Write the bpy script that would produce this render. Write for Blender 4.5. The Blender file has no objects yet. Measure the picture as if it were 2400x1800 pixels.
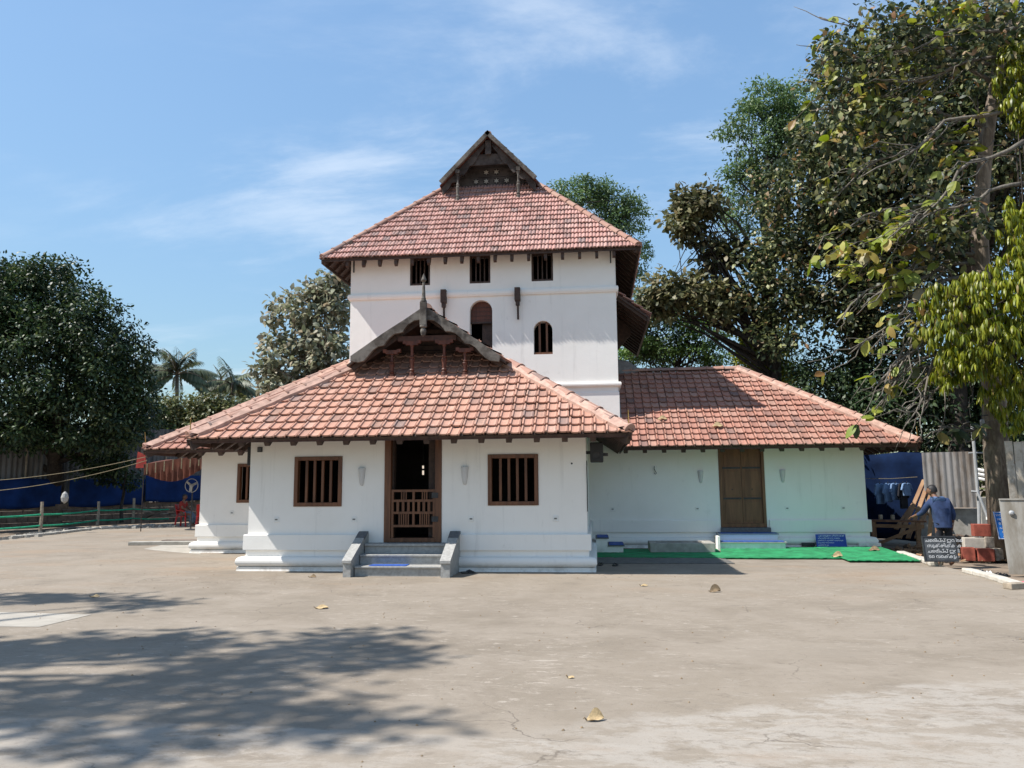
import bpy, bmesh, math, random
import numpy as np
from mathutils import Vector, Matrix
from mathutils.geometry import tessellate_polygon

rnd = random.Random(7)
rng = np.random.default_rng(11)
scene = bpy.context.scene
col = scene.collection

# ------------------------------------------------------------------ camera
cam_data = bpy.data.cameras.new("camera")
cam = bpy.data.objects.new("camera", cam_data)
col.objects.link(cam)
cam_data.sensor_width = 36.0
cam_data.lens = 27.37
cam_data.clip_start = 0.05
cam_data.clip_end = 3000.0
YAW, PITCH, ROLL = -0.1056, 0.1293, -0.0081
cy_, sy_ = math.cos(YAW), math.sin(YAW)
cp_, sp_ = math.cos(PITCH), math.sin(PITCH)
cr_, sr_ = math.cos(ROLL), math.sin(ROLL)
fwd0 = Vector((sy_, cy_, 0)); rgt0 = Vector((cy_, -sy_, 0)); up0 = Vector((0, 0, 1))
fwd = fwd0 * cp_ + up0 * sp_
upv = up0 * cp_ - fwd0 * sp_
rgt = rgt0 * cr_ + upv * sr_
upv = upv * cr_ - rgt0 * sr_
m3 = Matrix((rgt, upv, -fwd)).transposed()
cam.matrix_world = Matrix.Translation((0, -14.87, 1.6)) @ m3.to_4x4()
scene.camera = cam

# ------------------------------------------------------------------ world and sun
SUN_D = Vector((0.74, 0.22, -1.0)).normalized()
sun_el = math.asin(-SUN_D.z)
sun_az = math.atan2(-SUN_D.x, -SUN_D.y)
world = bpy.data.worlds.new("World")
scene.world = world
world.use_nodes = True
wt = world.node_tree
for n in list(wt.nodes): wt.nodes.remove(n)
def wn(t, **kw):
    n = wt.nodes.new(t)
    for k, v in kw.items(): setattr(n, k, v)
    return n
w_out = wn('ShaderNodeOutputWorld'); w_bg = wn('ShaderNodeBackground')
sky = wn('ShaderNodeTexSky', sky_type='NISHITA')
sky.sun_disc = False
sky.sun_elevation = sun_el
sky.sun_rotation = sun_az
sky.altitude = 0.0
sky.air_density = 1.05
sky.dust_density = 0.5
sky.ozone_density = 1.1
w_bg.inputs['Strength'].default_value = 0.12
tc = wn('ShaderNodeTexCoord')
sep = wn('ShaderNodeSeparateXYZ'); wt.links.new(tc.outputs['Generated'], sep.inputs[0])
zc = wn('ShaderNodeMath', operation='MAXIMUM'); wt.links.new(sep.outputs['Z'], zc.inputs[0]); zc.inputs[1].default_value = 0.02
za = wn('ShaderNodeMath', operation='ADD'); wt.links.new(zc.outputs[0], za.inputs[0]); za.inputs[1].default_value = 0.12
dx = wn('ShaderNodeMath', operation='DIVIDE'); wt.links.new(sep.outputs['X'], dx.inputs[0]); wt.links.new(za.outputs[0], dx.inputs[1])
dy = wn('ShaderNodeMath', operation='DIVIDE'); wt.links.new(sep.outputs['Y'], dy.inputs[0]); wt.links.new(za.outputs[0], dy.inputs[1])
comb = wn('ShaderNodeCombineXYZ'); wt.links.new(dx.outputs[0], comb.inputs[0]); wt.links.new(dy.outputs[0], comb.inputs[1])
def wnoise(scale, detail, rough, loc, sc, rot=0.0, dist=0.0):
    mp = wn('ShaderNodeMapping'); wt.links.new(comb.outputs[0], mp.inputs['Vector'])
    mp.inputs['Location'].default_value = loc; mp.inputs['Scale'].default_value = sc
    mp.inputs['Rotation'].default_value = (0, 0, rot)
    n = wn('ShaderNodeTexNoise'); wt.links.new(mp.outputs[0], n.inputs['Vector'])
    n.inputs['Scale'].default_value = scale; n.inputs['Detail'].default_value = detail
    n.inputs['Roughness'].default_value = rough; n.inputs['Distortion'].default_value = dist
    return n
def wramp(src, a, b, hi=1.0):
    r = wn('ShaderNodeMapRange'); r.interpolation_type = 'SMOOTHSTEP'
    wt.links.new(src, r.inputs['Value'])
    r.inputs['From Min'].default_value = a; r.inputs['From Max'].default_value = b
    r.inputs['To Min'].default_value = 0; r.inputs['To Max'].default_value = hi
    return r
n1 = wnoise(1.5, 8, 0.62, (99.9, 60.0, 0), (0.8, 1.5, 1), 0.35, 0.3)
n2 = wnoise(0.42, 3, 0.5, (2.9, 8.6, 0), (1, 1, 1), 0.2)
m1 = wramp(n1.outputs['Fac'], 0.44, 0.72)
m2 = wramp(n2.outputs['Fac'], 0.40, 0.58)
mm = wn('ShaderNodeMath', operation='MULTIPLY'); wt.links.new(m1.outputs[0], mm.inputs[0]); wt.links.new(m2.outputs[0], mm.inputs[1])
mk = wn('ShaderNodeMath', operation='MULTIPLY'); wt.links.new(mm.outputs[0], mk.inputs[0]); mk.inputs[1].default_value = 0.45
mixc = wn('ShaderNodeMix', data_type='RGBA')
hz = wramp(sep.outputs['Z'], 0.0, 0.06)
mh = wn('ShaderNodeMath', operation='MULTIPLY'); wt.links.new(mk.outputs[0], mh.inputs[0]); wt.links.new(hz.outputs[0], mh.inputs[1])
wt.links.new(mh.outputs[0], mixc.inputs['Factor'])
# the lens's soft shoulder: the whole sky's brightness is gently compressed, hue kept
bw = wn('ShaderNodeRGBToBW'); wt.links.new(sky.outputs[0], bw.inputs[0])
k1 = wn('ShaderNodeMath', operation='MULTIPLY_ADD'); wt.links.new(bw.outputs[0], k1.inputs[0]); k1.inputs[1].default_value = 0.45; k1.inputs[2].default_value = 1.0
k2 = wn('ShaderNodeMath', operation='DIVIDE'); k2.inputs[0].default_value = 2.0; wt.links.new(k1.outputs[0], k2.inputs[1])
kv = wn('ShaderNodeVectorMath', operation='SCALE'); wt.links.new(sky.outputs[0], kv.inputs[0]); wt.links.new(k2.outputs[0], kv.inputs['Scale'])
kt = wn('ShaderNodeVectorMath', operation='MULTIPLY'); wt.links.new(kv.outputs[0], kt.inputs[0]); kt.inputs[1].default_value = (0.905, 1.0, 0.985)
wt.links.new(kt.outputs[0], mixc.inputs['A'])
mixc.inputs['B'].default_value = (4.6, 5.0, 5.5, 1)
wt.links.new(mixc.outputs['Result'], w_bg.inputs['Color'])
wt.links.new(w_bg.outputs[0], w_out.inputs[0])

sun_data = bpy.data.lights.new("sun", 'SUN')
sun_data.energy = 4.3
sun_data.angle = math.radians(0.53)
sun_data.color = (1.0, 0.955, 0.89)
sun = bpy.data.objects.new("sun", sun_data)
sun.rotation_euler = SUN_D.to_track_quat('-Z', 'Y').to_euler()
sun.location = (-20, -15, 40)
col.objects.link(sun)
vs = scene.view_settings
vs.view_transform = 'Standard'
vs.look = 'None'
vs.exposure = 0.84
vs.gamma = 1.0
vs.use_curve_mapping = False
scene.cycles.max_bounces = 5
scene.cycles.diffuse_bounces = 3
scene.cycles.glossy_bounces = 2
scene.cycles.transmission_bounces = 2
scene.cycles.transparent_max_bounces = 4
scene.cycles.caustics_reflective = False
scene.cycles.caustics_refractive = False

# ------------------------------------------------------------------ helpers
def tag(o, label=None, cat=None, group=None, kind=None):
    if label: o["label"] = label
    if cat: o["category"] = cat
    if group: o["group"] = group
    if kind: o["kind"] = kind
    return o

def link(name, mesh, parent=None):
    o = bpy.data.objects.new(name, mesh)
    col.objects.link(o)
    if parent is not None:
        o.parent = parent
        w = parent.location.copy() if parent.parent is None else Vector((0, 0, 0))
        o.matrix_parent_inverse = Matrix.Translation(-w)
    return o

def empty(name, loc, label=None, cat=None, group=None):
    o = bpy.data.objects.new(name, None)
    o.empty_display_size = 0.2
    col.objects.link(o)
    o.location = loc
    return tag(o, label, cat, group)

class MB:
    def __init__(s): s.v = []; s.f = []; s.mi = []; s.cur = 0
    def add(s, vs_, fs_):
        b = len(s.v)
        s.v += [tuple(v) for v in vs_]
        for f in fs_:
            s.f.append(tuple(b + i for i in f)); s.mi.append(s.cur)
        return s
    def box(s, x0, x1, y0, y1, z0, z1):
        return s.add([(x0,y0,z0),(x1,y0,z0),(x1,y1,z0),(x0,y1,z0),(x0,y0,z1),(x1,y0,z1),(x1,y1,z1),(x0,y1,z1)],
            [(0,3,2,1),(4,5,6,7),(0,1,5,4),(1,2,6,5),(2,3,7,6),(3,0,4,7)])
    def obox(s, c, ax, ay, az, hx, hy, hz):
        c = Vector(c); ax = Vector(ax).normalized()*hx; ay = Vector(ay).normalized()*hy; az = Vector(az).normalized()*hz
        vs_ = [c+ax*i+ay*j+az*k for k in (-1,1) for (i,j) in ((-1,-1),(1,-1),(1,1),(-1,1))]
        return s.add(vs_, [(0,3,2,1),(4,5,6,7),(0,1,5,4),(1,2,6,5),(2,3,7,6),(3,0,4,7)])
    def beam(s, a, b, w, h, up=(0,0,1)):
        a = Vector(a); b = Vector(b); d = (b-a)
        L = d.length; d.normalize(); up = Vector(up)
        sd = d.cross(up)
        if sd.length < 1e-4: sd = d.cross(Vector((1,0,0)))
        sd.normalize(); u2 = sd.cross(d)
        return s.obox((a+b)/2, d, sd, u2, L/2, w/2, h/2)
    def tube(s, pts, radii, n=8, cap=True):
        pts = [Vector(p) for p in pts]
        if not hasattr(radii, '__len__'): radii = [radii]*len(pts)
        rings = []
        ref = None
        for i, p in enumerate(pts):
            t = (pts[min(i+1, len(pts)-1)] - pts[max(i-1, 0)])
            if t.length < 1e-9: t = Vector((0,0,1))
            t.normalize()
            if ref is None:
                ref = Vector((1,0,0)) if abs(t.x) < 0.8 else Vector((0,1,0))
            a = t.cross(ref)
            if a.length < 1e-6: a = t.orthogonal()
            a.normalize(); b = t.cross(a); ref = -t.cross(a).cross(t) if False else ref
            rings.append([p + a*math.cos(k*2*math.pi/n)*radii[i] + b*math.sin(k*2*math.pi/n)*radii[i] for k in range(n)])
        vs_ = [v for r in rings for v in r]
        fs_ = []
        for i in range(len(rings)-1):
            for k in range(n):
                fs_.append((i*n+k, i*n+(k+1)%n, (i+1)*n+(k+1)%n, (i+1)*n+k))
        if cap:
            fs_.append(tuple(range(n))[::-1]); m = (len(rings)-1)*n
            fs_.append(tuple(m+k for k in range(n)))
        return s.add(vs_, fs_)
    def lathe(s, c, prof, n=12, axis=(0,0,1)):
        c = Vector(c); q = Vector((0,0,1)).rotation_difference(Vector(axis))
        vs_ = []; fs_ = []
        for (r, h) in prof:
            for k in range(n):
                a = 2*math.pi*k/n
                vs_.append(c + q @ Vector((r*math.cos(a), r*math.sin(a), h)))
        for i in range(len(prof)-1):
            for k in range(n):
                fs_.append((i*n+k, i*n+(k+1)%n, (i+1)*n+(k+1)%n, (i+1)*n+k))
        fs_.append(tuple(range(n))[::-1]); m = (len(prof)-1)*n
        fs_.append(tuple(m+k for k in range(n)))
        return s.add(vs_, fs_)
    def prism(s, poly, O, U, V, W, depth, holes=()):
        """polygon poly (u,v) at O, axes U,V, extruded along W by depth; holes are polygons too"""
        O = Vector(O); U = Vector(U); V = Vector(V); W = Vector(W)
        loops = [list(poly)] + [list(h) for h in holes]
        flat = [p for l in loops for p in l]
        tri = tessellate_polygon([[Vector((p[0], p[1], 0)) for p in l] for l in loops])
        n = len(flat)
        vs_ = [O+U*p[0]+V*p[1] for p in flat] + [O+U*p[0]+V*p[1]+W*depth for p in flat]
        fs_ = []
        for t in tri:
            a, b, c = (flat[i] for i in t)
            ar = (b[0]-a[0])*(c[1]-a[1])-(b[1]-a[1])*(c[0]-a[0])
            if abs(ar) < 1e-9: continue
            t = tuple(t) if ar > 0 else tuple(t)[::-1]
            flip = U.cross(V).dot(W) > 0
            f = t[::-1] if flip else t
            fs_.append(f); fs_.append(tuple(i+n for i in f[::-1]))
        b = 0
        for l in loops:
            m = len(l)
            for i in range(m):
                j = (i+1) % m
                fs_.append((b+i, b+j, n+b+j, n+b+i))
            b += m
        return s.add(vs_, fs_)
    def sweep(s, prof, path, closed_ends=True):
        """prof: (out, z) points; path: plan points (x,y); outward is to the right of travel. mitred."""
        P = [Vector((p[0], p[1])) for p in path]
        rings = []
        for i, p in enumerate(P):
            def nrm(a, b):
                d = (b-a).normalized(); return Vector((d.y, -d.x))
            if i == 0: o = nrm(P[0], P[1])
            elif i == len(P)-1: o = nrm(P[-2], P[-1])
            else:
                n1_ = nrm(P[i-1], p); n2_ = nrm(p, P[i+1]); o = (n1_+n2_); o = o/(o.dot(n1_))
            rings.append([(p.x+o.x*q[0], p.y+o.y*q[0], q[1]) for q in prof])
        k = len(prof); vs_ = [v for r in rings for v in r]; fs_ = []
        for i in range(len(P)-1):
            for j in range(k-1):
                fs_.append((i*k+j, (i+1)*k+j, (i+1)*k+j+1, i*k+j+1))
        if closed_ends:
            fs_.append(tuple(range(k))); m = (len(P)-1)*k
            fs_.append(tuple(m+j for j in range(k))[::-1])
        return s.add(vs_, fs_)
    def mesh(s, name, mats, smooth=False, off=(0,0,0)):
        me = bpy.data.meshes.new(name)
        ox, oy, oz = off
        me.from_pydata([(v[0]-ox, v[1]-oy, v[2]-oz) for v in s.v], [], s.f)
        if not isinstance(mats, (list, tuple)): mats = [mats]
        for m in mats: me.materials.append(m)
        if len(mats) > 1: me.polygons.foreach_set('material_index', s.mi)
        if smooth: me.polygons.foreach_set('use_smooth', [True]*len(me.polygons))
        bm = bmesh.new(); bm.from_mesh(me)
        bmesh.ops.recalc_face_normals(bm, faces=bm.faces)
        bm.to_mesh(me); bm.free()
        me.update()
        return me
    def build(s, name, mats, parent=None, label=None, cat=None, group=None, kind=None, smooth=False, bevel=0):
        if parent is None and s.v:
            a = np.array(s.v); off = ((a[:,0].min()+a[:,0].max())/2, (a[:,1].min()+a[:,1].max())/2, a[:,2].min())
            off = tuple(float(q) for q in off)
            o = link(name, s.mesh(name, mats, smooth, off)); o.location = off
        else:
            o = link(name, s.mesh(name, mats, smooth), parent)
        if bevel:
            b = o.modifiers.new('bevel', 'BEVEL'); b.width = bevel; b.segments = 2; b.limit_method = 'ANGLE'
            b.angle_limit = math.radians(40)
        return tag(o, label, cat, group, kind)

def np_mesh(name, verts, faces, mat, k):
    """verts (n,3), faces (m,k)"""
    me = bpy.data.meshes.new(name)
    n = len(verts); m = len(faces)
    me.vertices.add(n); me.vertices.foreach_set('co', np.ascontiguousarray(verts, dtype=np.float32).ravel())
    me.loops.add(m*k); me.loops.foreach_set('vertex_index', np.ascontiguousarray(faces, dtype=np.int32).ravel())
    me.polygons.add(m); me.polygons.foreach_set('loop_start', np.arange(0, m*k, k, dtype=np.int32))
    me.update(calc_edges=True)
    me.validate()
    me.materials.append(mat)
    return me

# ------------------------------------------------------------------ materials
MATS = {}
class NT:
    def __init__(s, name):
        s.m = bpy.data.materials.new(name); s.m.use_nodes = True
        s.t = s.m.node_tree; s.b = s.t.nodes['Principled BSDF']; s.out = s.t.nodes['Material Output']
    def n(s, typ, **kw):
        x = s.t.nodes.new(typ)
        for k, v in kw.items(): setattr(x, k, v)
        return x
    def l(s, a, b): s.t.links.new(a, b)
    def coord(s, scale=(1,1,1), obj=False):
        if obj:
            g = s.n('ShaderNodeTexCoord').outputs['Object']
        else:
            g = s.n('ShaderNodeNewGeometry').outputs['Position']
        mp = s.n('ShaderNodeMapping'); s.l(g, mp.inputs['Vector']); mp.inputs['Scale'].default_value = scale
        return mp.outputs[0]
    def noise(s, scale, detail=4, rough=0.55, vec=None, dist=0.0):
        x = s.n('ShaderNodeTexNoise')
        if vec is not None: s.l(vec, x.inputs['Vector'])
        x.inputs['Scale'].default_value = scale; x.inputs['Detail'].default_value = detail
        x.inputs['Roughness'].default_value = rough; x.inputs['Distortion'].default_value = dist
        return x.outputs['Fac']
    def rng(s, v, a, b, lo=0.0, hi=1.0, smooth=True):
        x = s.n('ShaderNodeMapRange')
        if smooth: x.interpolation_type = 'SMOOTHSTEP'
        s.l(v, x.inputs['Value'])
        for k, q in (('From Min', a), ('From Max', b), ('To Min', lo), ('To Max', hi)): x.inputs[k].default_value = q
        return x.outputs[0]
    def mix(s, fac, a, b, mode='MIX'):
        x = s.n('ShaderNodeMix', data_type='RGBA', blend_type=mode)
        for k, v in (('Factor', fac), ('A', a), ('B', b)):
            if isinstance(v, (int, float)): x.inputs[k].default_value = v
            elif isinstance(v, tuple): x.inputs[k].default_value = v if len(v) == 4 else v+(1,)
            else: s.l(v, x.inputs[k])
        return x.outputs['Result']
    def math(s, op, a, b=None):
        x = s.n('ShaderNodeMath', operation=op)
        for i, v in enumerate((a, b)):
            if v is None: continue
            if isinstance(v, (int, float)): x.inputs[i].default_value = v
            else: s.l(v, x.inputs[i])
        return x.outputs[0]
    def ramp(s, v, stops, interp='LINEAR'):
        x = s.n('ShaderNodeValToRGB'); s.l(v, x.inputs[0]); e = x.color_ramp.elements
        x.color_ramp.interpolation = interp
        while len(e) < len(stops): e.new(0.5)
        for i, (p, c) in enumerate(stops): e[i].position = p; e[i].color = c+(1,) if len(c) == 3 else c
        return x.outputs[0]
    def bump(s, h, strength=0.3, dist=0.01):
        x = s.n('ShaderNodeBump'); s.l(h, x.inputs['Height'])
        x.inputs['Strength'].default_value = strength; x.inputs['Distance'].default_value = dist
        s.l(x.outputs[0], s.b.inputs['Normal'])
    def fin(s, colr, rough=0.7, metal=0.0, spec=None):
        if isinstance(colr, tuple): s.b.inputs['Base Color'].default_value = colr if len(colr) == 4 else colr+(1,)
        else: s.l(colr, s.b.inputs['Base Color'])
        if isinstance(rough, (int, float)): s.b.inputs['Roughness'].default_value = rough
        else: s.l(rough, s.b.inputs['Roughness'])
        s.b.inputs['Metallic'].default_value = metal
        if spec is not None: s.b.inputs['Specular IOR Level'].default_value = spec
        return s.m

def simple(name, c, rough=0.6, var=0.18, scale=6.0, metal=0.0, bump=0.0, spec=0.4):
    t = NT(name)
    v = t.coord()
    f = t.noise(scale, 5, 0.6, v)
    a = tuple(q*(1-var) for q in c); b = tuple(min(1, q*(1+var)) for q in c)
    cc = t.mix(t.rng(f, 0.3, 0.7), a, b)
    if bump: t.bump(t.noise(scale*6, 4, 0.6, v), bump, 0.01)
    return t.fin(cc, rough, metal, spec)

def plaster():
    t = NT('white_plaster'); v = t.coord()
    big = t.rng(t.noise(0.7, 4, 0.6, v), 0.35, 0.7)
    c = t.mix(big, (0.85, 0.825, 0.785), (0.81, 0.782, 0.738))
    sm = t.rng(t.noise(5.5, 6, 0.7, t.coord((1, 1, 0.35))), 0.60, 0.78, 0, 0.35)
    c = t.mix(sm, c, (0.60, 0.58, 0.54))
    stk = t.noise(2.6, 7, 0.7, t.coord((1.6, 1.6, 0.10)))
    c = t.mix(t.rng(stk, 0.55, 0.75, 0, 0.42), c, (0.55, 0.53, 0.50))
    c = t.mix(t.rng(t.noise(1.6, 8, 0.75, v), 0.60, 0.70, 0, 0.22), c, (0.52, 0.49, 0.45))
    # splash dirt with its own ragged shape low on the plinth
    z = t.n('ShaderNodeSeparateXYZ'); t.l(t.n('ShaderNodeNewGeometry').outputs['Position'], z.inputs[0])
    low = t.rng(z.outputs['Z'], 0.0, 0.22, 1, 0)
    d = t.math('MULTIPLY', low, t.rng(t.noise(3.2, 6, 0.7, v), 0.42, 0.66))
    c = t.mix(t.math('MULTIPLY', d, 0.6), c, (0.46, 0.41, 0.35))
    h = t.math('ADD', t.noise(3.0, 3, 0.5, v), t.math('MULTIPLY', t.noise(38, 4, 0.6, v), 0.35))
    t.bump(h, 0.22, 0.02)
    return t.fin(c, 0.85, 0, 0.25)

def wood(name, c, dark, rough=0.5, stretch=(1,1,8), scale=9.0, grey=None, bump=0.25):
    t = NT(name)
    sc = tuple(1.0/q*1.0 for q in stretch)
    v = t.coord(sc)
    g = t.noise(scale, 6, 0.65, v, 0.6)
    cc = t.mix(t.rng(g, 0.3, 0.72), dark, c)
    if grey is not None:
        gm = t.rng(t.noise(2.4, 6, 0.7, t.coord()), 0.40, 0.62)
        cc = t.mix(gm, cc, grey)
    t.bump(g, bump, 0.006)
    return t.fin(cc, rough, 0, 0.35)

def tile_mat(name, c1, c2, c3, stain, moss, stain_lo=0.5):
    t = NT(name)
    r1 = t.n('ShaderNodeNewGeometry').outputs['Random Per Island']
    r2 = t.n('ShaderNodeObjectInfo').outputs['Random']
    r = t.math('FRACT', t.math('ADD', r1, r2))
    gr = sum(c2)/3
    c = t.ramp(r, [(0.0, c1), (0.40, c2), (0.72, c3), (0.86, tuple(q*0.80 for q in c2)), (0.95, tuple(0.7*q*0.72+0.3*gr*0.8 for q in c2)), (1.0, tuple(0.5*q*0.6+0.5*gr*0.7 for q in c2))])
    v = t.coord()
    n_ = t.noise(9.0, 6, 0.7, v)
    c = t.mix(t.rng(n_, 0.35, 0.75, 0, 0.55), c, tuple(q*0.72+0.03 for q in c2))
    # lichen and soot: some tiles much darker
    rr = t.math('FRACT', t.math('MULTIPLY', r, 7.31))
    rs = t.rng(rr, stain_lo, 1.0, 0, 0.8)
    big = t.rng(t.noise(1.1, 4, 0.6, v), 0.40, 0.66)
    st = t.math('MULTIPLY', t.math('MULTIPLY', rs, big), t.rng(t.noise(16, 5, 0.7, v), 0.25, 0.65))
    c = t.mix(t.math('MULTIPLY', st, moss), c, stain)
    # pale lime bloom
    bl_ = t.rng(t.noise(5.0, 5, 0.65, t.coord((1.3, 0.8, 1))), 0.56, 0.78, 0, 0.45)
    c = t.mix(bl_, c, (0.60, 0.47, 0.41))
    t.bump(t.noise(70, 4, 0.65, v), 0.25, 0.004)
    return t.fin(c, 0.85, 0, 0.2)

def leaf_mat(name, stops, trans=0.3, rough=0.5, spec=0.35):
    t = NT(name)
    r = t.n('ShaderNodeNewGeometry').outputs['Random Per Island']
    r2 = t.n('ShaderNodeObjectInfo').outputs['Random']
    rr = t.math('FRACT', t.math('ADD', r, r2))
    c = t.ramp(rr, stops)
    n_ = t.rng(t.noise(0.55, 3, 0.5, t.coord()), 0.35, 0.68, 0.72, 1.25)
    hs = t.n('ShaderNodeHueSaturation'); t.l(c, hs.inputs['Color']); t.l(n_, hs.inputs['Value'])
    c = hs.outputs[0]
    t.fin(c, rough, 0, spec)
    tr = t.n('ShaderNodeBsdfTranslucent')
    hs2 = t.n('ShaderNodeHueSaturation'); t.l(c, hs2.inputs['Color']); hs2.inputs['Value'].default_value = 1.3; hs2.inputs['Saturation'].default_value = 1.15
    t.l(hs2.outputs[0], tr.inputs['Color'])
    mx = t.n('ShaderNodeMixShader'); mx.inputs[0].default_value = trans
    t.l(t.b.outputs[0], mx.inputs[1]); t.l(tr.outputs[0], mx.inputs[2]); t.l(mx.outputs[0], t.out.inputs['Surface'])
    return t.m

def ground_mat():
    t = NT('courtyard_concrete'); v = t.coord()
    sx = t.n('ShaderNodeSeparateXYZ'); t.l(t.n('ShaderNodeNewGeometry').outputs['Position'], sx.inputs[0])
    n_big = t.noise(0.22, 5, 0.6, v); n_mid = t.noise(1.1, 7, 0.68, v, 0.4)
    n_fine = t.noise(14, 6, 0.7, v); n_str = t.noise(2.2, 8, 0.75, t.coord((0.8, 1.5, 1)), 0.25)
    c = t.mix(t.rng(n_big, 0.35, 0.65), (0.209, 0.175, 0.137), (0.244, 0.206, 0.162))
    c = t.mix(t.rng(n_mid, 0.42, 0.64, 0, 0.7), c, (0.270, 0.230, 0.186))
    c = t.mix(t.rng(n_mid, 0.30, 0.44, 0.6, 0.0), c, (0.175, 0.148, 0.118))
    # reddish laterite dust near the plinth and in drifts
    du = t.math('MULTIPLY', t.rng(t.noise(0.5, 5, 0.6, t.coord((0.6, 1.6, 1))), 0.48, 0.66), t.rng(sx.outputs['Y'], -4.5, -0.6, 0.0, 0.6))
    c = t.mix(du, c, (0.266, 0.196, 0.136))
    # bare lime-washed screed towards the gate (edge ragged, worn through in places)
    wob = t.math('MULTIPLY', t.math('SUBTRACT', t.noise(0.9, 6, 0.65, v), 0.5), 1.5)
    xs = t.math('MULTIPLY', t.math('MAXIMUM', sx.outputs['X'], -0.5), 0.42)
    e = t.math('ADD', t.math('SUBTRACT', sx.outputs['Y'], xs), wob)
    pale = t.rng(e, -9.15, -9.42)
    e2 = t.math('ADD', sx.outputs['Y'], t.math('MULTIPLY', t.math('SUBTRACT', t.noise(0.25, 3, 0.5, v), 0.5), 0.3))
    pale2 = t.rng(t.math('ADD', e2, t.math('MULTIPLY', sx.outputs['X'], 0.06)), -9.72, -9.78)
    right = t.rng(t.math('ADD', sx.outputs['X'], wob), -1.2, 0.6)
    pm = t.math('ADD', t.math('MULTIPLY', pale, right), t.math('MULTIPLY', pale2, t.math('SUBTRACT', 1.0, right)))
    worn = t.rng(n_str, 0.42, 0.54, 0.12, 1.0)
    pm = t.math('MULTIPLY', pm, worn)
    palec = t.mix(t.rng(t.noise(0.8, 6, 0.7, t.coord((1, 2.2, 1))), 0.5, 0.72), (0.354, 0.323, 0.285), (0.283, 0.222, 0.169))
    c = t.mix(t.math('MULTIPLY', pm, 0.68), c, palec)
    # trowel scuffs and pits
    sc_ = t.math('MULTIPLY', t.rng(t.noise(4.0, 9, 0.78, t.coord((0.8, 1.8, 1)), 1.0), 0.54, 0.68, 0, 0.75), t.rng(t.noise(0.45, 4, 0.6, v), 0.42, 0.6))
    c = t.mix(sc_, c, (0.319, 0.284, 0.244))
    c = t.mix(t.rng(n_fine, 0.30, 0.44, 0.5, 0.0), c, (0.146, 0.125, 0.103))
    sp = t.noise(75, 5, 0.75, v)
    c = t.mix(t.rng(sp, 0.30, 0.46, 0.55, 0.0), c, (0.133, 0.110, 0.086))
    c = t.mix(t.rng(sp, 0.58, 0.72, 0.0, 0.5), c, (0.319, 0.280, 0.231))
    fl = t.noise(9.0, 10, 0.82, t.coord((0.55, 1.5, 1)), 0.6)
    c = t.mix(t.math('MULTIPLY', t.rng(fl, 0.54, 0.62, 0.0, 0.95), t.rng(t.noise(0.8, 5, 0.6, v), 0.40, 0.60)), c, (0.371, 0.325, 0.274))
    c = t.mix(t.rng(t.noise(6.0, 9, 0.8, t.coord((0.6, 1.3, 1)), 0.4), 0.32, 0.46, 0.85, 0.0), c, (0.165, 0.137, 0.108))
    bn = t.math('MULTIPLY', t.rng(t.noise(0.35, 7, 0.7, t.coord((0.7, 1.6, 1))), 0.50, 0.60), 0.45)
    c = t.mix(bn, c, (0.283, 0.243, 0.197))
    vo = t.n('ShaderNodeTexVoronoi', feature='DISTANCE_TO_EDGE'); vo.inputs['Scale'].default_value = 0.42
    wv = t.n('ShaderNodeVectorMath', operation='ADD'); t.l(v, wv.inputs[0])
    nz = t.n('ShaderNodeTexNoise'); t.l(v, nz.inputs['Vector']); nz.inputs['Scale'].default_value = 1.7; nz.inputs['Detail'].default_value = 5
    t.l(nz.outputs['Color'], wv.inputs[1]); t.l(wv.outputs[0], vo.inputs['Vector'])
    cr = t.math('MULTIPLY', t.rng(vo.outputs['Distance'], 0.0, 0.006, 0.75, 0.0), t.rng(t.noise(0.6, 3, 0.5, v), 0.50, 0.62))
    c = t.mix(cr, c, (0.124, 0.103, 0.083))
    h = t.math('ADD', t.math('MULTIPLY', n_mid, 0.5), t.math('ADD', t.math('ADD', t.math('MULTIPLY', n_fine, 0.16), t.math('MULTIPLY', sp, 0.05)), t.math('MULTIPLY', n_str, 0.35)))
    t.bump(h, 0.5, 0.03)
    return t.fin(c, 0.9, 0, 0.2)

def rib_mat(name, c, c2, rough=0.5, metal=0.0):
    t = NT(name); v = t.coord()
    f = t.rng(t.noise(2.2, 6, 0.7, t.coord((1, 1, 0.25))), 0.38, 0.66)
    return t.fin(t.mix(f, c, c2), rough, metal, 0.4)

def bark(name, c, d):
    t = NT(name)
    g = t.noise(11, 7, 0.72, t.coord((1, 1, 0.22)), 0.8)
    t.bump(g, 0.7, 0.03)
    cc = t.mix(t.rng(g, 0.35, 0.68), d, c)
    cc = t.mix(t.rng(t.noise(2.0, 4, 0.6, t.coord()), 0.55, 0.72, 0, 0.5), cc, tuple(min(1, q*1.5) for q in c))
    return t.fin(cc, 0.9, 0, 0.15)

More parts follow.
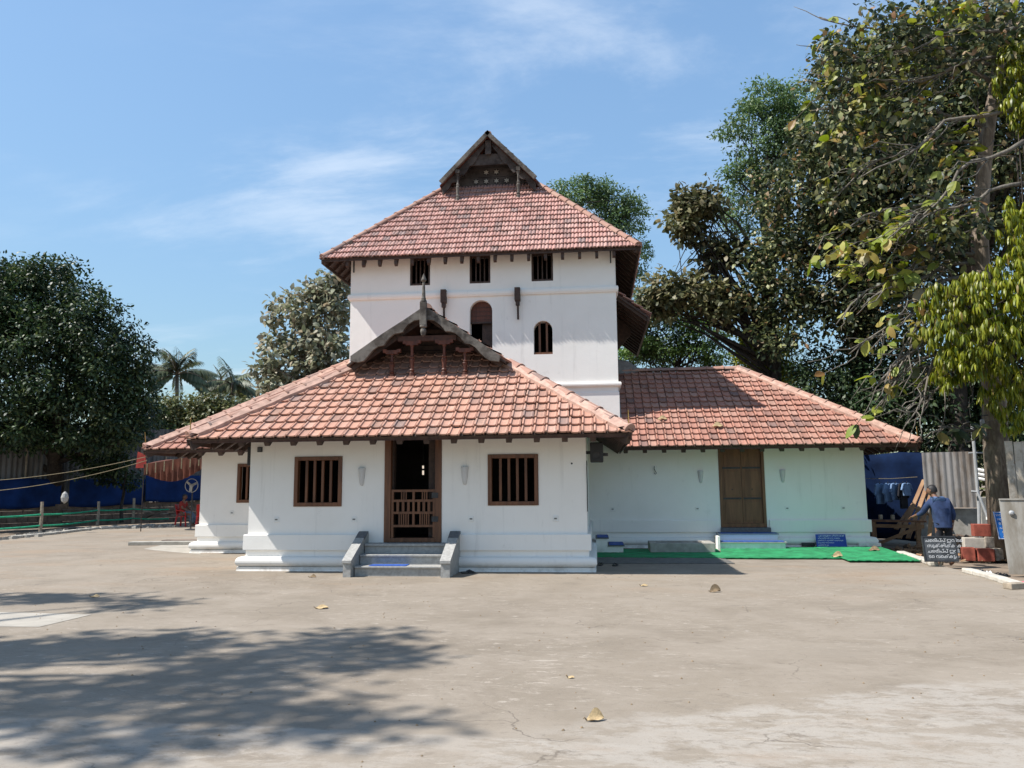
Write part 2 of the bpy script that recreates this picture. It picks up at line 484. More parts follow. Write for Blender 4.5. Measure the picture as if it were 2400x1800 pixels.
M = dict(
    plaster=plaster(),
    ground=ground_mat(),
    patch=simple('pale_patch', (0.34, 0.31, 0.265), 0.9, 0.12, 3.0, bump=0.2),
    dirt=simple('dirt', (0.20, 0.155, 0.115), 0.95, 0.3, 1.2, bump=0.5),
    wood=wood('door_teak', (0.185, 0.078, 0.038), (0.095, 0.040, 0.021), 0.42),
    wood_w=wood('wing_door_teak', (0.215, 0.098, 0.048), (0.12, 0.054, 0.027), 0.5),
    wood_dark=wood('dark_rafter_wood', (0.075, 0.045, 0.034), (0.035, 0.022, 0.018), 0.65, (1, 8, 1)),
    wood_board=wood('soffit_board_wood', (0.085, 0.038, 0.026), (0.04, 0.019, 0.014), 0.7, (1, 8, 1)),
    wood_red=wood('red_brown_wood', (0.14, 0.045, 0.026), (0.06, 0.021, 0.014), 0.55),
    wood_grey=wood('weathered_grey_wood', (0.085, 0.070, 0.058), (0.035, 0.029, 0.025), 0.85, (5, 1, 1), 10, (0.165, 0.15, 0.132), 0.5),
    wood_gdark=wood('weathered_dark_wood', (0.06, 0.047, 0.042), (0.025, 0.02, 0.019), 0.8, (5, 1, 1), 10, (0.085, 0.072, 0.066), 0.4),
    interior=simple('shade_dark_interior', (0.030, 0.025, 0.024), 0.9, 0.3, 2.0),
    tile_a=tile_mat('terracotta_front', (0.494, 0.274, 0.198), (0.435, 0.232, 0.170), (0.480, 0.290, 0.224), (0.150, 0.125, 0.105), 0.85),
    tile_w=tile_mat('terracotta_wing', (0.399, 0.199, 0.147), (0.348, 0.169, 0.127), (0.403, 0.234, 0.180), (0.160, 0.120, 0.100), 0.65),
    tile_t=tile_mat('terracotta_tower', (0.486, 0.277, 0.240), (0.434, 0.241, 0.207), (0.482, 0.309, 0.270), (0.090, 0.075, 0.065), 1.0, 0.42),
    ridge=tile_mat('ridge_terracotta', (0.396, 0.230, 0.174), (0.371, 0.209, 0.162), (0.391, 0.250, 0.197), (0.260, 0.180, 0.150), 0.5),
    mortar=simple('pink_mortar', (0.45, 0.29, 0.23), 0.95, 0.2, 7, bump=0.3),
    granite=simple('grey_granite', (0.33, 0.325, 0.31), 0.75, 0.16, 18, bump=0.15),
    granite_d=simple('dark_granite', (0.10, 0.105, 0.115), 0.6, 0.2, 18, bump=0.15),
    cement=simple('cement', (0.33, 0.31, 0.275), 0.9, 0.2, 5, bump=0.3),
    blue_mat=simple('blue_rubber_mat', (0.028, 0.085, 0.34), 0.7, 0.25, 14, bump=0.2),
    carpet=simple('green_carpet', (0.016, 0.205, 0.075), 0.95, 0.34, 3.5, bump=0.8),
    dark_mat=simple('grey_floor_mat', (0.12, 0.115, 0.105), 0.95, 0.2, 8, bump=0.4),
    black=simple('black_plastic', (0.018, 0.018, 0.02), 0.45, 0.2, 5),
    white=simple('white_enamel', (0.78, 0.77, 0.74), 0.4, 0.05, 6),
    shade=simple('frosted_lamp_glass', (0.56, 0.555, 0.55), 0.35, 0.05, 6),
    iron=simple('black_iron', (0.03, 0.03, 0.032), 0.5, 0.3, 8),
    brass=simple('brass', (0.42, 0.26, 0.08), 0.45, 0.2, 9, metal=0.8),
    leaf_dry=simple('dry_leaf', (0.42, 0.31, 0.17), 0.85, 0.3, 18, bump=0.4),
    leaf_dry_d=simple('dark_dry_leaf', (0.22, 0.155, 0.09), 0.85, 0.3, 18, bump=0.4),
    chalkboard=simple('chalkboard', (0.055, 0.06, 0.065), 0.8, 0.45, 7),
    chalk=simple('chalk', (0.66, 0.66, 0.66), 0.95, 0.15, 30),
    blue_sign=simple('blue_sign', (0.018, 0.055, 0.33), 0.5, 0.12, 4),
    sky_sign=simple('bright_blue_sign', (0.02, 0.16, 0.55), 0.45, 0.1, 4),
    sign_white=simple('sign_white', (0.75, 0.77, 0.8), 0.6, 0.05, 6),
    brick=simple('red_cement_block', (0.27, 0.068, 0.045), 0.85, 0.25, 8, bump=0.4),
    kerb=simple('lime_kerb', (0.46, 0.43, 0.375), 0.9, 0.15, 7, bump=0.5),
    rock=simple('rubble_stone', (0.34, 0.30, 0.25), 0.95, 0.35, 14, bump=0.6),
    stained=rib_mat('stained_cement_sheet', (0.34, 0.325, 0.295), (0.20, 0.175, 0.14), 0.85, 0.0),
    sheet=rib_mat('weathered_steel_sheet', (0.24, 0.235, 0.235), (0.125, 0.10, 0.08), 0.7, 0.1),
    sheet_d=rib_mat('dull_steel_sheet', (0.17, 0.17, 0.175), (0.10, 0.097, 0.095), 0.6, 0.1),
    plank=wood('grey_planks', (0.40, 0.345, 0.27), (0.22, 0.185, 0.145), 0.85, (1, 1, 9), 7, (0.45, 0.41, 0.35), 0.5),
    lumber=wood('sawn_lumber', (0.33, 0.20, 0.11), (0.20, 0.11, 0.06), 0.75, (4, 4, 4), 7),
    tarp=simple('blue_tarpaulin', (0.005, 0.026, 0.115), 0.8, 0.3, 1.3, bump=0.25, spec=0.2),
    tarp_d=simple('navy_tarpaulin', (0.004, 0.012, 0.040), 0.9, 0.35, 1.3, bump=0.25, spec=0.1),
    laterite=simple('damp_laterite', (0.15, 0.11, 0.085), 0.95, 0.35, 3, bump=0.6),
    rope=simple('straw_rope', (0.19, 0.155, 0.095), 0.9, 0.2, 20),
    rope_g=simple('green_net_rope', (0.018, 0.30, 0.16), 0.8, 0.25, 9),
    post=simple('pale_post', (0.30, 0.25, 0.19), 0.9, 0.25, 9, bump=0.3),
    canopy=simple('rust_canopy_cloth', (0.085, 0.022, 0.010), 0.85, 0.3, 2.5),
    red=simple('red_plastic', (0.45, 0.012, 0.012), 0.35, 0.1, 4),
    pvc=simple('grey_pvc', (0.34, 0.35, 0.36), 0.4, 0.15, 6),
    orange=simple('orange_plastic', (0.62, 0.17, 0.02), 0.4, 0.1, 5),
    pink=simple('pink_plastic', (0.7, 0.12, 0.2), 0.4, 0.1, 5),
    bark=bark('pale_bark', (0.27, 0.22, 0.17), (0.12, 0.095, 0.075)),
    bark_d=bark('dark_bark', (0.075, 0.062, 0.052), (0.03, 0.026, 0.023)),
    twig=bark('grey_twig', (0.20, 0.18, 0.152), (0.10, 0.088, 0.075)),
    skin=simple('brown_skin', (0.17, 0.085, 0.052), 0.55, 0.1, 8),
    hair=simple('black_hair', (0.012, 0.011, 0.012), 0.6, 0.2, 30),
    denim=simple('blue_denim_shirt', (0.022, 0.04, 0.10), 0.9, 0.25, 9, bump=0.3),
    denim_l=simple('pale_denim_yoke', (0.085, 0.14, 0.26), 0.9, 0.15, 9, bump=0.3),
    trouser=simple('black_trousers', (0.012, 0.013, 0.018), 0.9, 0.2, 8),
    maroon=simple('red_blouse', (0.26, 0.03, 0.022), 0.9, 0.2, 8),
    bluecloth=simple('grey_blue_skirt', (0.12, 0.17, 0.22), 0.9, 0.25, 8),
    cloth_b=simple('pale_blue_shirt_cloth', (0.15, 0.24, 0.40), 0.9, 0.2, 6),
    cloth_k=simple('black_shirt_cloth', (0.012, 0.012, 0.016), 0.9, 0.2, 6),
    flash=simple('cement_flashing', (0.20, 0.195, 0.19), 0.9, 0.3, 4, bump=0.3),
)
t_ = NT('gap_glow'); t_.b.inputs['Emission Color'].default_value = (1, 0.83, 0.66, 1); t_.b.inputs['Emission Strength'].default_value = 0.45
M['lamp'] = t_.fin((0.8, 0.75, 0.7), 0.4)  # glow standing in for daylight through a gap beyond the doorway

# ------------------------------------------------------------------ ground
def flat(name, pts, z, mat, thick=0.0, **kw):
    mb = MB()
    if thick:
        mb.prism(pts, (0,0,z-thick), (1,0,0), (0,1,0), (0,0,1), thick)
    else:
        tri = tessellate_polygon([[Vector((p[0], p[1], 0)) for p in pts]])
        mb.add([(p[0], p[1], z) for p in pts], [tuple(t) for t in tri])
    o = mb.build(name, mat, None, **kw)
    return o

def terrain():
    n = 60
    xs = np.sign(np.linspace(-1, 1, n)) * np.abs(np.linspace(-1, 1, n))**2.2 * 900
    mb = MB()
    vs_ = []
    for j in range(n):
        for i in range(n):
            x, y = xs[i], xs[j]
            d = math.hypot(x, y)
            vs_.append((x, y, -0.25 + (0 if d < 60 else (math.sin(x*0.011)+math.cos(y*0.013))*min(1.0, (d-60)/200)*0.8)))
    fs_ = [(j*n+i, j*n+i+1, (j+1)*n+i+1, (j+1)*n+i) for j in range(n-1) for i in range(n-1)]
    mb.add(vs_, fs_)
    mb.build('ground', M['dirt'], kind='structure')
terrain()
flat('courtyard', [(-60,-60),(30,-60),(30,-6.0),(6.62,-2.4),(6.50,-0.4),(6.62,2.0),(6.80,4.6),(6.9,14),(-12,17.5),(-17.4,17.0),(-20.9,16.0),(-20.4,12.5),(-19.6,9.2),(-19.0,4.0),(-60,2.0)], 0.0, M['ground'], 0.3, kind='structure')
flat('pale_cement_patch', [(-8.545,-5.130,0.000)[:2], (-7.818,-5.124,0.000)[:2], (-6.448,-5.250,0.000)[:2], (-6.503,-6.129,0.000)[:2], (-7.797,-6.152,0.000)[:2]], 0.004, M['patch'], kind='structure')
flat('pale_cement_patch', [(-11.963,4.989,0.000)[:2], (-12.413,7.124,0.000)[:2], (-12.555,9.138,0.000)[:2], (-9.521,3.369,-0.000)[:2], (-11.055,4.329,0.000)[:2]], 0.004, M['patch'], kind='structure')

# ------------------------------------------------------------------ the building
B = empty('palace_building', (-3.5, 3.0, 0), 'white plastered three-storey palace house with red tiled hip roofs and gables', 'building')
AX0, AX1 = -6.805, -0.179          # front hall walls
WX1 = 6.684; YW = 5.545            # side wing
LX0 = -9.914; YL = 3.988           # rear left room
TX0, TX1, TY0, TY1 = -6.676, 0.645, 5.70, 12.9
GS = 1.155
TAN = 0.675; TANT = 1.03
EZ = 2.50

def rect(x0, x1, z0, z1): return [(x0, z0), (x1, z0), (x1, z1), (x0, z1)]
def arch(x0, x1, z0, z1, n=12):
    r = (x1-x0)/2; c = (x0+x1)/2; zc_ = z1-r
    return [(x0, z0), (x1, z0)] + [(c+r*math.cos(a), zc_+r*math.sin(a)) for a in [math.pi*k/n for k in range(n+1)]]
def wall_front(x0, x1, y, z0, z1, holes=(), th=0.3, notch=None):
    outer = rect(x0, x1, z0, z1)
    if notch:
        nx0, nx1, nz0 = notch
        outer = [(x0, z0), (nx0, z0), (nx0, nz0), (nx1, nz0), (nx1, z0), (x1, z0), (x1, z1), (x0, z1)]
    mb = MB(); mb.prism(outer, (0, y, 0), (1,0,0), (0,0,1), (0,1,0), th, holes)
    return mb

DX0, DX1 = -4.08, -2.95            # front door
WD0, WD1 = 3.115, 4.250            # wing door
winL = (-5.895, -4.924); winR = (-2.058, -1.086); WZ0, WZ1 = 1.218, 2.192
# front hall
mb = wall_front(AX0, AX1, 0, 0.0, 2.98, [rect(winL[0], winL[1], WZ0, WZ1), rect(winR[0], winR[1], WZ0, WZ1)], notch=(DX0, DX1, 2.72))
# reveal sides down to the sill in the notch
mb.box(DX0, DX1, 0.06, 0.3, 0.0, 0.50)
mb.build('wall', M['plaster'], B)
MB().box(AX0, AX0+0.3, 0.3, YL+0.02, 0, 2.98).build('wall', M['plaster'], B)
MB().box(AX1-0.3, AX1, 0.3, YW+0.02, 0, 2.98).build('wall', M['plaster'], B)
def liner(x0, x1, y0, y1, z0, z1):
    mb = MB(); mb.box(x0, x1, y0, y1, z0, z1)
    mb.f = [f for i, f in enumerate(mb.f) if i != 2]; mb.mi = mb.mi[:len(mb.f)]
    o = mb.build('interior', M['interior'], B)  # room lining near black: the shade indoors is put into its colour
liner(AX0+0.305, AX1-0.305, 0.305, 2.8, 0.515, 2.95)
# side wing
mb = wall_front(AX1-0.3, WX1, YW, 0.0, 2.98, [], notch=(WD0, WD1, 2.72)); mb.box(WD0, WD1, YW+0.06, YW+0.3, 0, 0.50)
mb.build('wall', M['plaster'], B)
MB().box(WX1-0.3, WX1, YW+0.3, 11.6, 0, 2.98).build('wall', M['plaster'], B)
MB().box(AX1-0.3, WX1-0.3, 11.3, 11.6, 0, 2.98).build('wall', M['plaster'], B)
# rear left room
lwin = (-8.96, -7.99)
wall_front(LX0, AX0+0.3, YL, 0.0, 2.98, [rect(lwin[0], lwin[1], WZ0, WZ1)]).build('wall', M['plaster'], B)
MB().box(LX0, LX0+0.3, YL+0.3, 12.0, 0, 2.98).build('wall', M['plaster'], B)
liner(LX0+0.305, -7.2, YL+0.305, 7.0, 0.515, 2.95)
# tower
tw = [(-4.995, -4.431), (-3.326, -2.751), (-1.623, -1.036)]
TZ0, TZ1 = 7.090, 7.884
mb = wall_front(TX0, TX1, TY0, 2.6, 8.12, [rect(a, b, TZ0, TZ1) for a, b in tw] + [arch(-3.326, -2.705, 4.71, 6.618), arch(-1.583, -1.076, 5.076, 5.991)], 0.32)
mb.build('wall', M['plaster'], B)
MB().box(TX0, TX0+0.3, TY0+0.32, TY1, 2.6, 8.12).build('wall', M['plaster'], B)
MB().box(TX1-0.3, TX1, TY0+0.32, TY1, 2.6, 8.12).build('wall', M['plaster'], B)
MB().box(TX0+0.3, TX1-0.3, TY1-0.3, TY1, 2.6, 8.12).build('wall', M['plaster'], B)
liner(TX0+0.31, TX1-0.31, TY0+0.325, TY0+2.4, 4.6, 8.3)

# plinth mouldings
def plinth(path):
    ledge = [(0.0, 0.386), (0.063, 0.386), (0.066, 0.40), (0.066, 0.672), (0.058, 0.684), (0.0, 0.684)]
    neck = [(0.0, 0.255), (0.022, 0.255), (0.022, 0.386)]
    torus = [(0.0, 0.075), (0.10, 0.075), (0.135, 0.083)] + [(0.085+0.085*math.cos(a), 0.172+0.094*math.sin(a)) for a in [(-70+20*k)*math.pi/180 for k in range(9)]] + [(0.0, 0.27)]
    foot = [(0.0, 0.0), (0.150, 0.0), (0.142, 0.03), (0.146, 0.075), (0.0, 0.075)]
    a = MB().sweep(ledge, path).build('plinth_ledge', M['plaster'], B)
    MB().sweep(neck, path).build('plinth_neck', M['plaster'], B)
    MB().sweep(torus, path).build('plinth_torus', M['plaster'], B)
    MB().sweep(foot, path).build('plinth_foot', M['plaster'], B)
CX0, CX1 = -4.36, -2.76
plinth([(AX0, YL-0.08), (AX0, 0), (CX0-0.12, 0)])
plinth([(CX1+0.10, 0), (AX1, 0), (AX1, YW-0.08)])
plinth([(LX0, 12.0), (LX0, YL), (AX0, YL)])
plinth([(AX1, YW), (WD0-0.02, YW)])
plinth([(WD1+0.06, YW), (WX1, YW), (WX1, 11.6)])
MB().box(WX1-0.32, WX1+0.19, YW-0.26, YW-0.15, 0, 0.13).build('plinth_block', M['plaster'], B)
# string courses on the tower
for z0, z1, pr in ((6.722, 6.883, 0.063), (4.167, 4.282, 0.08)):
    pf = [(0, z0), (pr*0.6, z0), (pr, z0+(z1-z0)*0.35), (pr, z0+(z1-z0)*0.7), (pr*0.7, z1), (0, z1)]
    MB().sweep(pf, [(TX0, TY1), (TX0, TY0), (TX1, TY0), (TX1, TY1)]).build('string_course', M['plaster'], B)
MB().sweep([(0, 2.7), (0.018, 2.7), (0.018, 4.017), (0, 4.03)], [(TX0, TY0+2), (TX0, TY0), (TX1, TY0), (TX1, TY0+2)]).build('plaster_band', M['plaster'], B)

# ---- windows
def barred_window(x0, x1, z0, z1, y, nb, fw=0.075, mat='wood', bw=0.05, arch_top=False, sill=False):
    w = None
    mb = MB()
    d0, d1 = y-0.025, y+0.10
    mb.box(x0, x0+fw, d0, d1, z0, z1); mb.box(x1-fw, x1, d0, d1, z0, z1)
    mb.box(x0+fw, x1-fw, d0, d1, z0, z0+fw); mb.box(x0+fw, x1-fw, d0, d1, z1-fw, z1)
    w = mb.build('window', M[mat], B, bevel=0.006)
    n = nb
    iw = x1-x0-2*fw
    for k in range(n):
        xc = x0+fw+iw*(k+1)/(n+1)
        MB().box(xc-bw/2, xc+bw/2, y+0.02, y+0.075, z0+fw, z1-fw).build('window_bar', M[mat], w, bevel=0.004)
    return w
barred_window(winL[0]+0.003, winL[1]-0.003, WZ0+0.003, WZ1-0.003, 0.0, 4)
barred_window(winR[0]+0.003, winR[1]-0.003, WZ0+0.003, WZ1-0.003, 0.0, 4)
barred_window(lwin[0]+0.003, lwin[1]-0.003, WZ0+0.003, WZ1-0.003, YL, 4)
for a, b in tw:
    barred_window(a+0.003, b-0.003, TZ0+0.003, TZ1-0.003, TY0+0.02, 3, 0.05, 'wood_dark', 0.034)
# arched window: timber posts and sill
w = MB().box(-1.58, -1.079, TY0+0.02, TY0+0.20, 5.079, 5.133).build('arched_window', M['wood'], B)
for xc in (-1.427, -1.232):
    MB().box(xc-0.027, xc+0.027, TY0+0.09, TY0+0.15, 5.133, 5.975).build('window_bar', M['wood'], w)
# tall arched opening: timber head panel of boards over a dark doorway
w = MB().prism(arch(-3.321, -2.71, 6.043, 6.612), (0, TY0+0.17, 0), (1,0,0), (0,0,1), (0,1,0), 0.05).build('arched_door', M['wood_red'], B)
for k in range(4):
    z = 6.09+0.115*k
    MB().box(-3.30, -2.73, TY0+0.162, TY0+0.169, z, z+0.013).build('board_joint', M['wood_dark'], w)
MB().box(-3.321, -2.71, TY0+0.14, TY0+0.22, 5.997, 6.045).build('transom', M['wood_dark'], w)
MB().box(-3.016, -2.71, TY0+0.25, TY0+0.28, 4.71, 5.997).build('door_leaf', M['wood_dark'], w)

# ---- brackets
def hanging_bracket(x, z0, z1):
    r = MB().box(x-0.075, x+0.075, TY0-0.18, TY0+0.02, z1-0.36, z1).build('bracket', M['wood_dark'], B, bevel=0.008)
    MB().obox((x+0.005, TY0-0.10, z1-0.415), (1,0,0), (0,1,0), (0,0,1), 0.052, 0.055, 0.07).build('bracket_neck', M['wood_dark'], r)
    MB().beam((x+0.01, TY0-0.10, z1-0.44), (x+0.012, TY0-0.08, z0), 0.052, 0.055, (0,1,0)).build('bracket_rod', M['wood_dark'], r)
hanging_bracket(-4.03, 5.974, 6.912)
hanging_bracket(-2.003, 6.031, 6.90)
for x in (-6.56, 0.518):
    MB().beam((x, TY0-0.11, 7.493), (x, TY0-0.11, 7.95), 0.035, 0.035, (0,1,0)).build('bracket_rod', M['iron'], B)

# ------------------------------------------------------------------ roofs
FLAT = [(0.0, 0.0), (0.003, 0.030), (0.016, 0.042), (0.036, 0.040), (0.052, 0.016), (0.085, 0.010), (0.150, 0.010), (0.178, 0.020), (0.2085, 0.004)]
FLUTE = [(u_*1.155, n_*1.1) for u_, n_ in [(0.0, 0.0), (0.012, 0.018), (0.032, 0.026), (0.055, 0.018), (0.074, 0.002), (0.088, 0.002), (0.102, 0.019), (0.124, 0.026), (0.146, 0.017), (0.163, 0.001)]]
def tile_arrays(prof, gauge, lap, lip, tilt):
    L = gauge+lap
    vs_ = []; k = len(prof)
    for (u, n) in prof: vs_.append((u, 0.0, n+tilt-lip))
    for (u, n) in prof: vs_.append((u, 0.0, n+tilt))
    for (u, n) in prof: vs_.append((u, L, n*0.9+0.002))
    fs_ = []
    for j in range(k-1):
        fs_.append((j, j+1, k+j+1, k+j)); fs_.append((k+j, k+j+1, 2*k+j+1, 2*k+j))
    return vs_, fs_

class Plane:
    """O: lower-left eave corner seen from outside, U along eave, run direction R (horizontal, inwards), tan"""
    def __init__(s, O, U, R, tan):
        s.O = Vector(O); s.U = Vector(U).normalized(); R = Vector(R).normalized()
        s.cos = 1/math.sqrt(1+tan*tan); s.V = (R*s.cos + Vector((0,0,1))*(tan*s.cos)); s.N = s.U.cross(s.V)
        if s.N.z < 0: s.N = -s.N
        s.M = Matrix((s.U, s.V, s.N)).transposed()
    def p(s, u, v, n=0.0): return s.O + s.U*u + s.V*v + s.N*n

def lay_tiles(pl, lo, hi, vmax, prof, width, gauge, tilt, lip, roofobj, mat, as_objects, bucket, jitter=0.006, skip=None):
    vs0, fs0 = tile_arrays(prof, gauge, 0.05, lip, tilt)
    meshes = None
    nrow = int(vmax/gauge + 0.999)
    made = 0
    for r in range(nrow):
        v0 = r*gauge - 0.02
        a = min(lo(max(v0, 0)), lo(min(v0+gauge, vmax))); b = max(hi(max(v0, 0)), hi(min(v0+gauge, vmax)))
        i0 = int(math.floor(a/width)); i1 = int(math.ceil(b/width))
        for i in range(i0, i1):
            u0 = i*width + (0.0)
            if skip and skip(u0+width/2, v0+gauge/2): continue
            inside = True; pts = []; outside = True
            for (x, y, n) in vs0:
                vv = v0+y; vc = min(max(vv, 0), vmax)
                l_, h_ = lo(vc)+0.015, hi(vc)-0.015
                if h_ < l_: h_ = l_ = (l_+h_)/2
                uu = u0+x; uc = min(max(uu, l_), h_)
                if abs(uc-uu) > 1e-6 or vv > vmax+0.06: inside = False
                else: outside = False
                pts.append((uc, min(vv, vmax+0.05), n))
            if outside and not inside:
                us = [q[0] for q in pts]
                if max(us)-min(us) < 0.01: continue
            jn = rnd.uniform(-jitter, jitter); ju = rnd.uniform(-jitter, jitter); jv = rnd.uniform(-jitter*2, jitter*1.5)
            sk = rnd.uniform(-0.022, 0.022)
            if rnd.random() < 0.05: jv -= rnd.uniform(0.01, 0.03); jn += 0.006
            if as_objects and inside:
                if meshes is None:
                    meshes = []
                    for kk in range(3):
                        me = bpy.data.meshes.new('tile'); me.from_pydata([(x, y+kk*0.003*(x-0.1), n+0.002*kk*(x-0.1)) for x, y, n in vs0], [], fs0)
                        me.materials.append(mat); meshes.append(me)
                o = link('tile', rnd.choice(meshes), roofobj)
                Mx = pl.M.to_4x4(); Mx.translation = pl.p(u0+ju, v0+jv, jn)
                rt = Matrix.Rotation(sk*0.8, 4, 'Z')
                o.matrix_basis = Mx @ rt
                made += 1
            else:
                b0 = len(bucket.v)
                bucket.v += [tuple(pl.p(x+ju*(1 if inside else 0), y+jv*0.5, n+jn)) for x, y, n in pts]
                for f in fs0: bucket.f.append(tuple(b0+q for q in f)); bucket.mi.append(0)
    return made

def deck(pl, poly, roofobj, mat, th=0.045, name='deck'):
    mb = MB(); mb.prism(poly, pl.O - pl.N*(th+0.004), pl.U, pl.V, pl.N, th)
    return mb.build(name, mat, roofobj)

def ridge_tiles(a, b, roofobj, mat, L=0.40, r=0.085, mort=True, normals=None, sink=0.03, skipends=0.0):
    a = Vector(a); b = Vector(b); d = b-a; n = max(1, int(d.length/L)); st = d/n
    dn = d.normalized(); up = Vector((0,0,1)); sd = dn.cross(up).normalized(); u2 = sd.cross(dn)
    if u2.z < 0: u2 = -u2
    prof = [(math.cos(t)*1.15, math.sin(t)) for t in [math.pi*k/8 for k in range(9)]]
    for i in range(n):
        p0 = a+st*i + Vector((rnd.uniform(-.006,.006), rnd.uniform(-.006,.006), rnd.uniform(-.006,.006))); p1 = a+st*(i+1.0)
        mb = MB(); vs_ = []
        secs = ((0.0, 1.16), (0.10, 1.16), (0.12, 1.0), (0.80, 0.95), (1.04, 0.92))
        for (f, k) in secs:
            c = p0+(p1-p0)*f - u2*sink
            vs_ += [c + sd*(q[0]*r*k) + u2*(q[1]*r*k) for q in prof]
        kk = len(prof); fs_ = []
        for s_ in range(len(secs)-1):
            for j in range(kk-1): fs_.append((s_*kk+j, s_*kk+j+1, (s_+1)*kk+j+1, (s_+1)*kk+j))
        fs_.append(tuple(range(kk))); fs_.append(tuple((len(secs)-1)*kk+j for j in range(kk))[::-1])
        mb.add(vs_, fs_); mb.build('ridge_tile', mat, roofobj, smooth=False)

def fillet(pl, u_of_v, v0, v1, side, roofobj, w=0.22, t=0.055):
    """mortar band along a hip on plane pl; side=+1 if the plane lies to +u of the hip"""
    vs_ = []; n = 10
    for k in range(n+1):
        v = v0+(v1-v0)*k/n; u = u_of_v(v); ww = w*(1+0.12*math.sin(k*2.1))
        vs_ += [pl.p(u-side*0.01, v, 0.0), pl.p(u-side*0.01, v, t+0.085), pl.p(u+side*ww*0.85, v, t+0.042), pl.p(u+side*ww, v, 0.0)]
    fs_ = [(k*4+j, k*4+j+1, k*4+j+5, k*4+j+4) for k in range(n) for j in range(3)]
    MB().add(vs_, fs_).build('hip_mortar', M['mortar'], roofobj)

def rafters(xs, y_eave, y_wall, z_eave, tan, roofobj, w=0.105, h=0.115, axis='y', sgn=1, back=0.25, mat='wood_dark'):
    for x in xs:
        e0 = y_eave+sgn*0.06; e1 = y_wall+sgn*back
        za = z_eave+abs(e0-y_eave)*tan-0.075-h/2; zb = z_eave+abs(e1-y_eave)*tan-0.075-h/2
        mb = MB()
        if axis == 'y': mb.beam((x, e0, za), (x, e1, zb), w, h)
        else: mb.beam((e0, x, za), (e1, x, zb), w, h)
        mb.build('rafter', M[mat], roofobj, bevel=0.006)

tiles_rest = {}
def bucket(mat):
    return tiles_rest.setdefault(mat, MB())

G = 0.285; TW = 0.218
# ---- front hall roof
RX0, RX1, RY0 = -7.65, 0.65, -0.95
RC = (RX0+RX1)/2; ZR = EZ + (RX1-RX0)/2*TAN
roof_a = MB().box(RX0+0.03, RX1-0.03, RY0+0.025, RY0+0.055, EZ-0.068, EZ-0.035).build('roof', M['wood_board'], B, label='front hall roof of salmon clay tiles with carved gable')
pf = Plane((RX0, RY0, EZ), (1,0,0), (0,1,0), TAN)
c_ = pf.cos; LU = RX1-RX0; VF = 3.0/c_
lo = lambda v: v*c_; hi = lambda v: LU-v*c_
deck(pf, [(0,0),(LU,0),(hi(VF),VF),(lo(VF),VF)], roof_a, M['wood_dark'])
lay_tiles(pf, lo, hi, VF-0.02, FLAT, TW, G, 0.048, 0.030, roof_a, M['tile_a'], True, bucket('tile_a'))
GY = 0.95                                   # gable plane
VG = 2.45/c_                                # where gable starts on the side slopes
TYB = TY0-0.005
pr = Plane((RX1, RY0, EZ), (0,1,0), (-1,0,0), TAN)      # right slope, u = +y
pl_ = Plane((RX0, TYB, EZ), (0,-1,0), (1,0,0), TAN)     # left slope, u = -y
VR = (RX1-RX0)/2/c_
LY = TYB-RY0
lo_r = lambda v: v*c_ if v < VG else (GY-RY0)
hi_r = lambda v: LY
lo_l = lambda v: 0.0
hi_l = lambda v: LY-v*c_ if v < VG else LY-(GY-RY0)
LYB = LY+2.2   # lower right eave runs on behind the tower corner to the wing
deck(pr, [(0,0),(LY,0),(LY,VR),(GY-RY0,VR),(GY-RY0,VG),(VG*c_,VG)], roof_a, M['wood_dark'])
deck(pl_, [(0,0),(LY,0),(LY-VG*c_,VG),(LY-(GY-RY0),VG),(LY-(GY-RY0),VR),(0,VR)], roof_a, M['wood_dark'])
lay_tiles(pr, lo_r, hi_r, VR-0.02, FLAT, TW, G, 0.048, 0.030, roof_a, M['tile_a'], False, bucket('tile_a'))
lay_tiles(pl_, lo_l, hi_l, VR-0.02, FLAT, TW, G, 0.048, 0.030, roof_a, M['tile_a'], False, bucket('tile_a'))
VH = 2.5/c_
fillet(pf, lambda v: v*c_, 0.05, VH, 1, roof_a); fillet(pf, lambda v: LU-v*c_, 0.05, VH, -1, roof_a)
fillet(pr, lambda v: v*c_, 0.05, VH, 1, roof_a); fillet(pl_, lambda v: LY-v*c_, 0.05, VH, -1, roof_a)
for sx_ in (0, 1):
    x_ = RX0 if sx_ == 0 else RX1; sg = 1 if sx_ == 0 else -1
    ridge_tiles((x_+sg*0.02, RY0+0.02, EZ+0.085), (x_+sg*2.42, RY0+2.42, EZ+2.42*TAN+0.085), roof_a, M['ridge'], 0.38, 0.10)
    MB().tube([(x_+sg*0.05, RY0+0.05, EZ+0.10), (x_+sg*0.05, RY0+0.05, EZ+0.42)], [0.012, 0.006], 6).build('hip_spike', M['brass'], roof_a)
    # upturned wooden hip end
    MB().beam((x_+sg*0.06, RY0+0.06, EZ-0.12), (x_+sg*1.3, RY0+1.3, EZ-0.12+1.24*TAN), 0.12, 0.16).build('hip_rafter', M['wood_dark'], roof_a)
rafters([-6.095+0.505*k for k in range(12)], RY0, 0.0, EZ, TAN, roof_a)
rafters([-6.6, -0.035], RY0, 0.0, EZ, TAN, roof_a, back=-0.28)
rafters([0.0+0.45*k for k in range(12)], RX1, AX1, EZ, TAN, roof_a, axis='x', sgn=-1)
rafters([0.0+0.45*k for k in range(6)], RX0, AX0, EZ, TAN, roof_a, axis='x', sgn=1)
for (xa, xb) in ((RX0, RX0+0.03), (RX1-0.03, RX1)):
    MB().box(xa, xb, RY0+0.03, TY0-0.05, EZ-0.11, EZ-0.03).build('fascia', M['wood_board'], roof_a)
ridge_tiles((RC, GY+0.02, ZR+0.05), (RC, TY0-0.02, ZR+0.05), roof_a, M['ridge'], 0.36, 0.10)

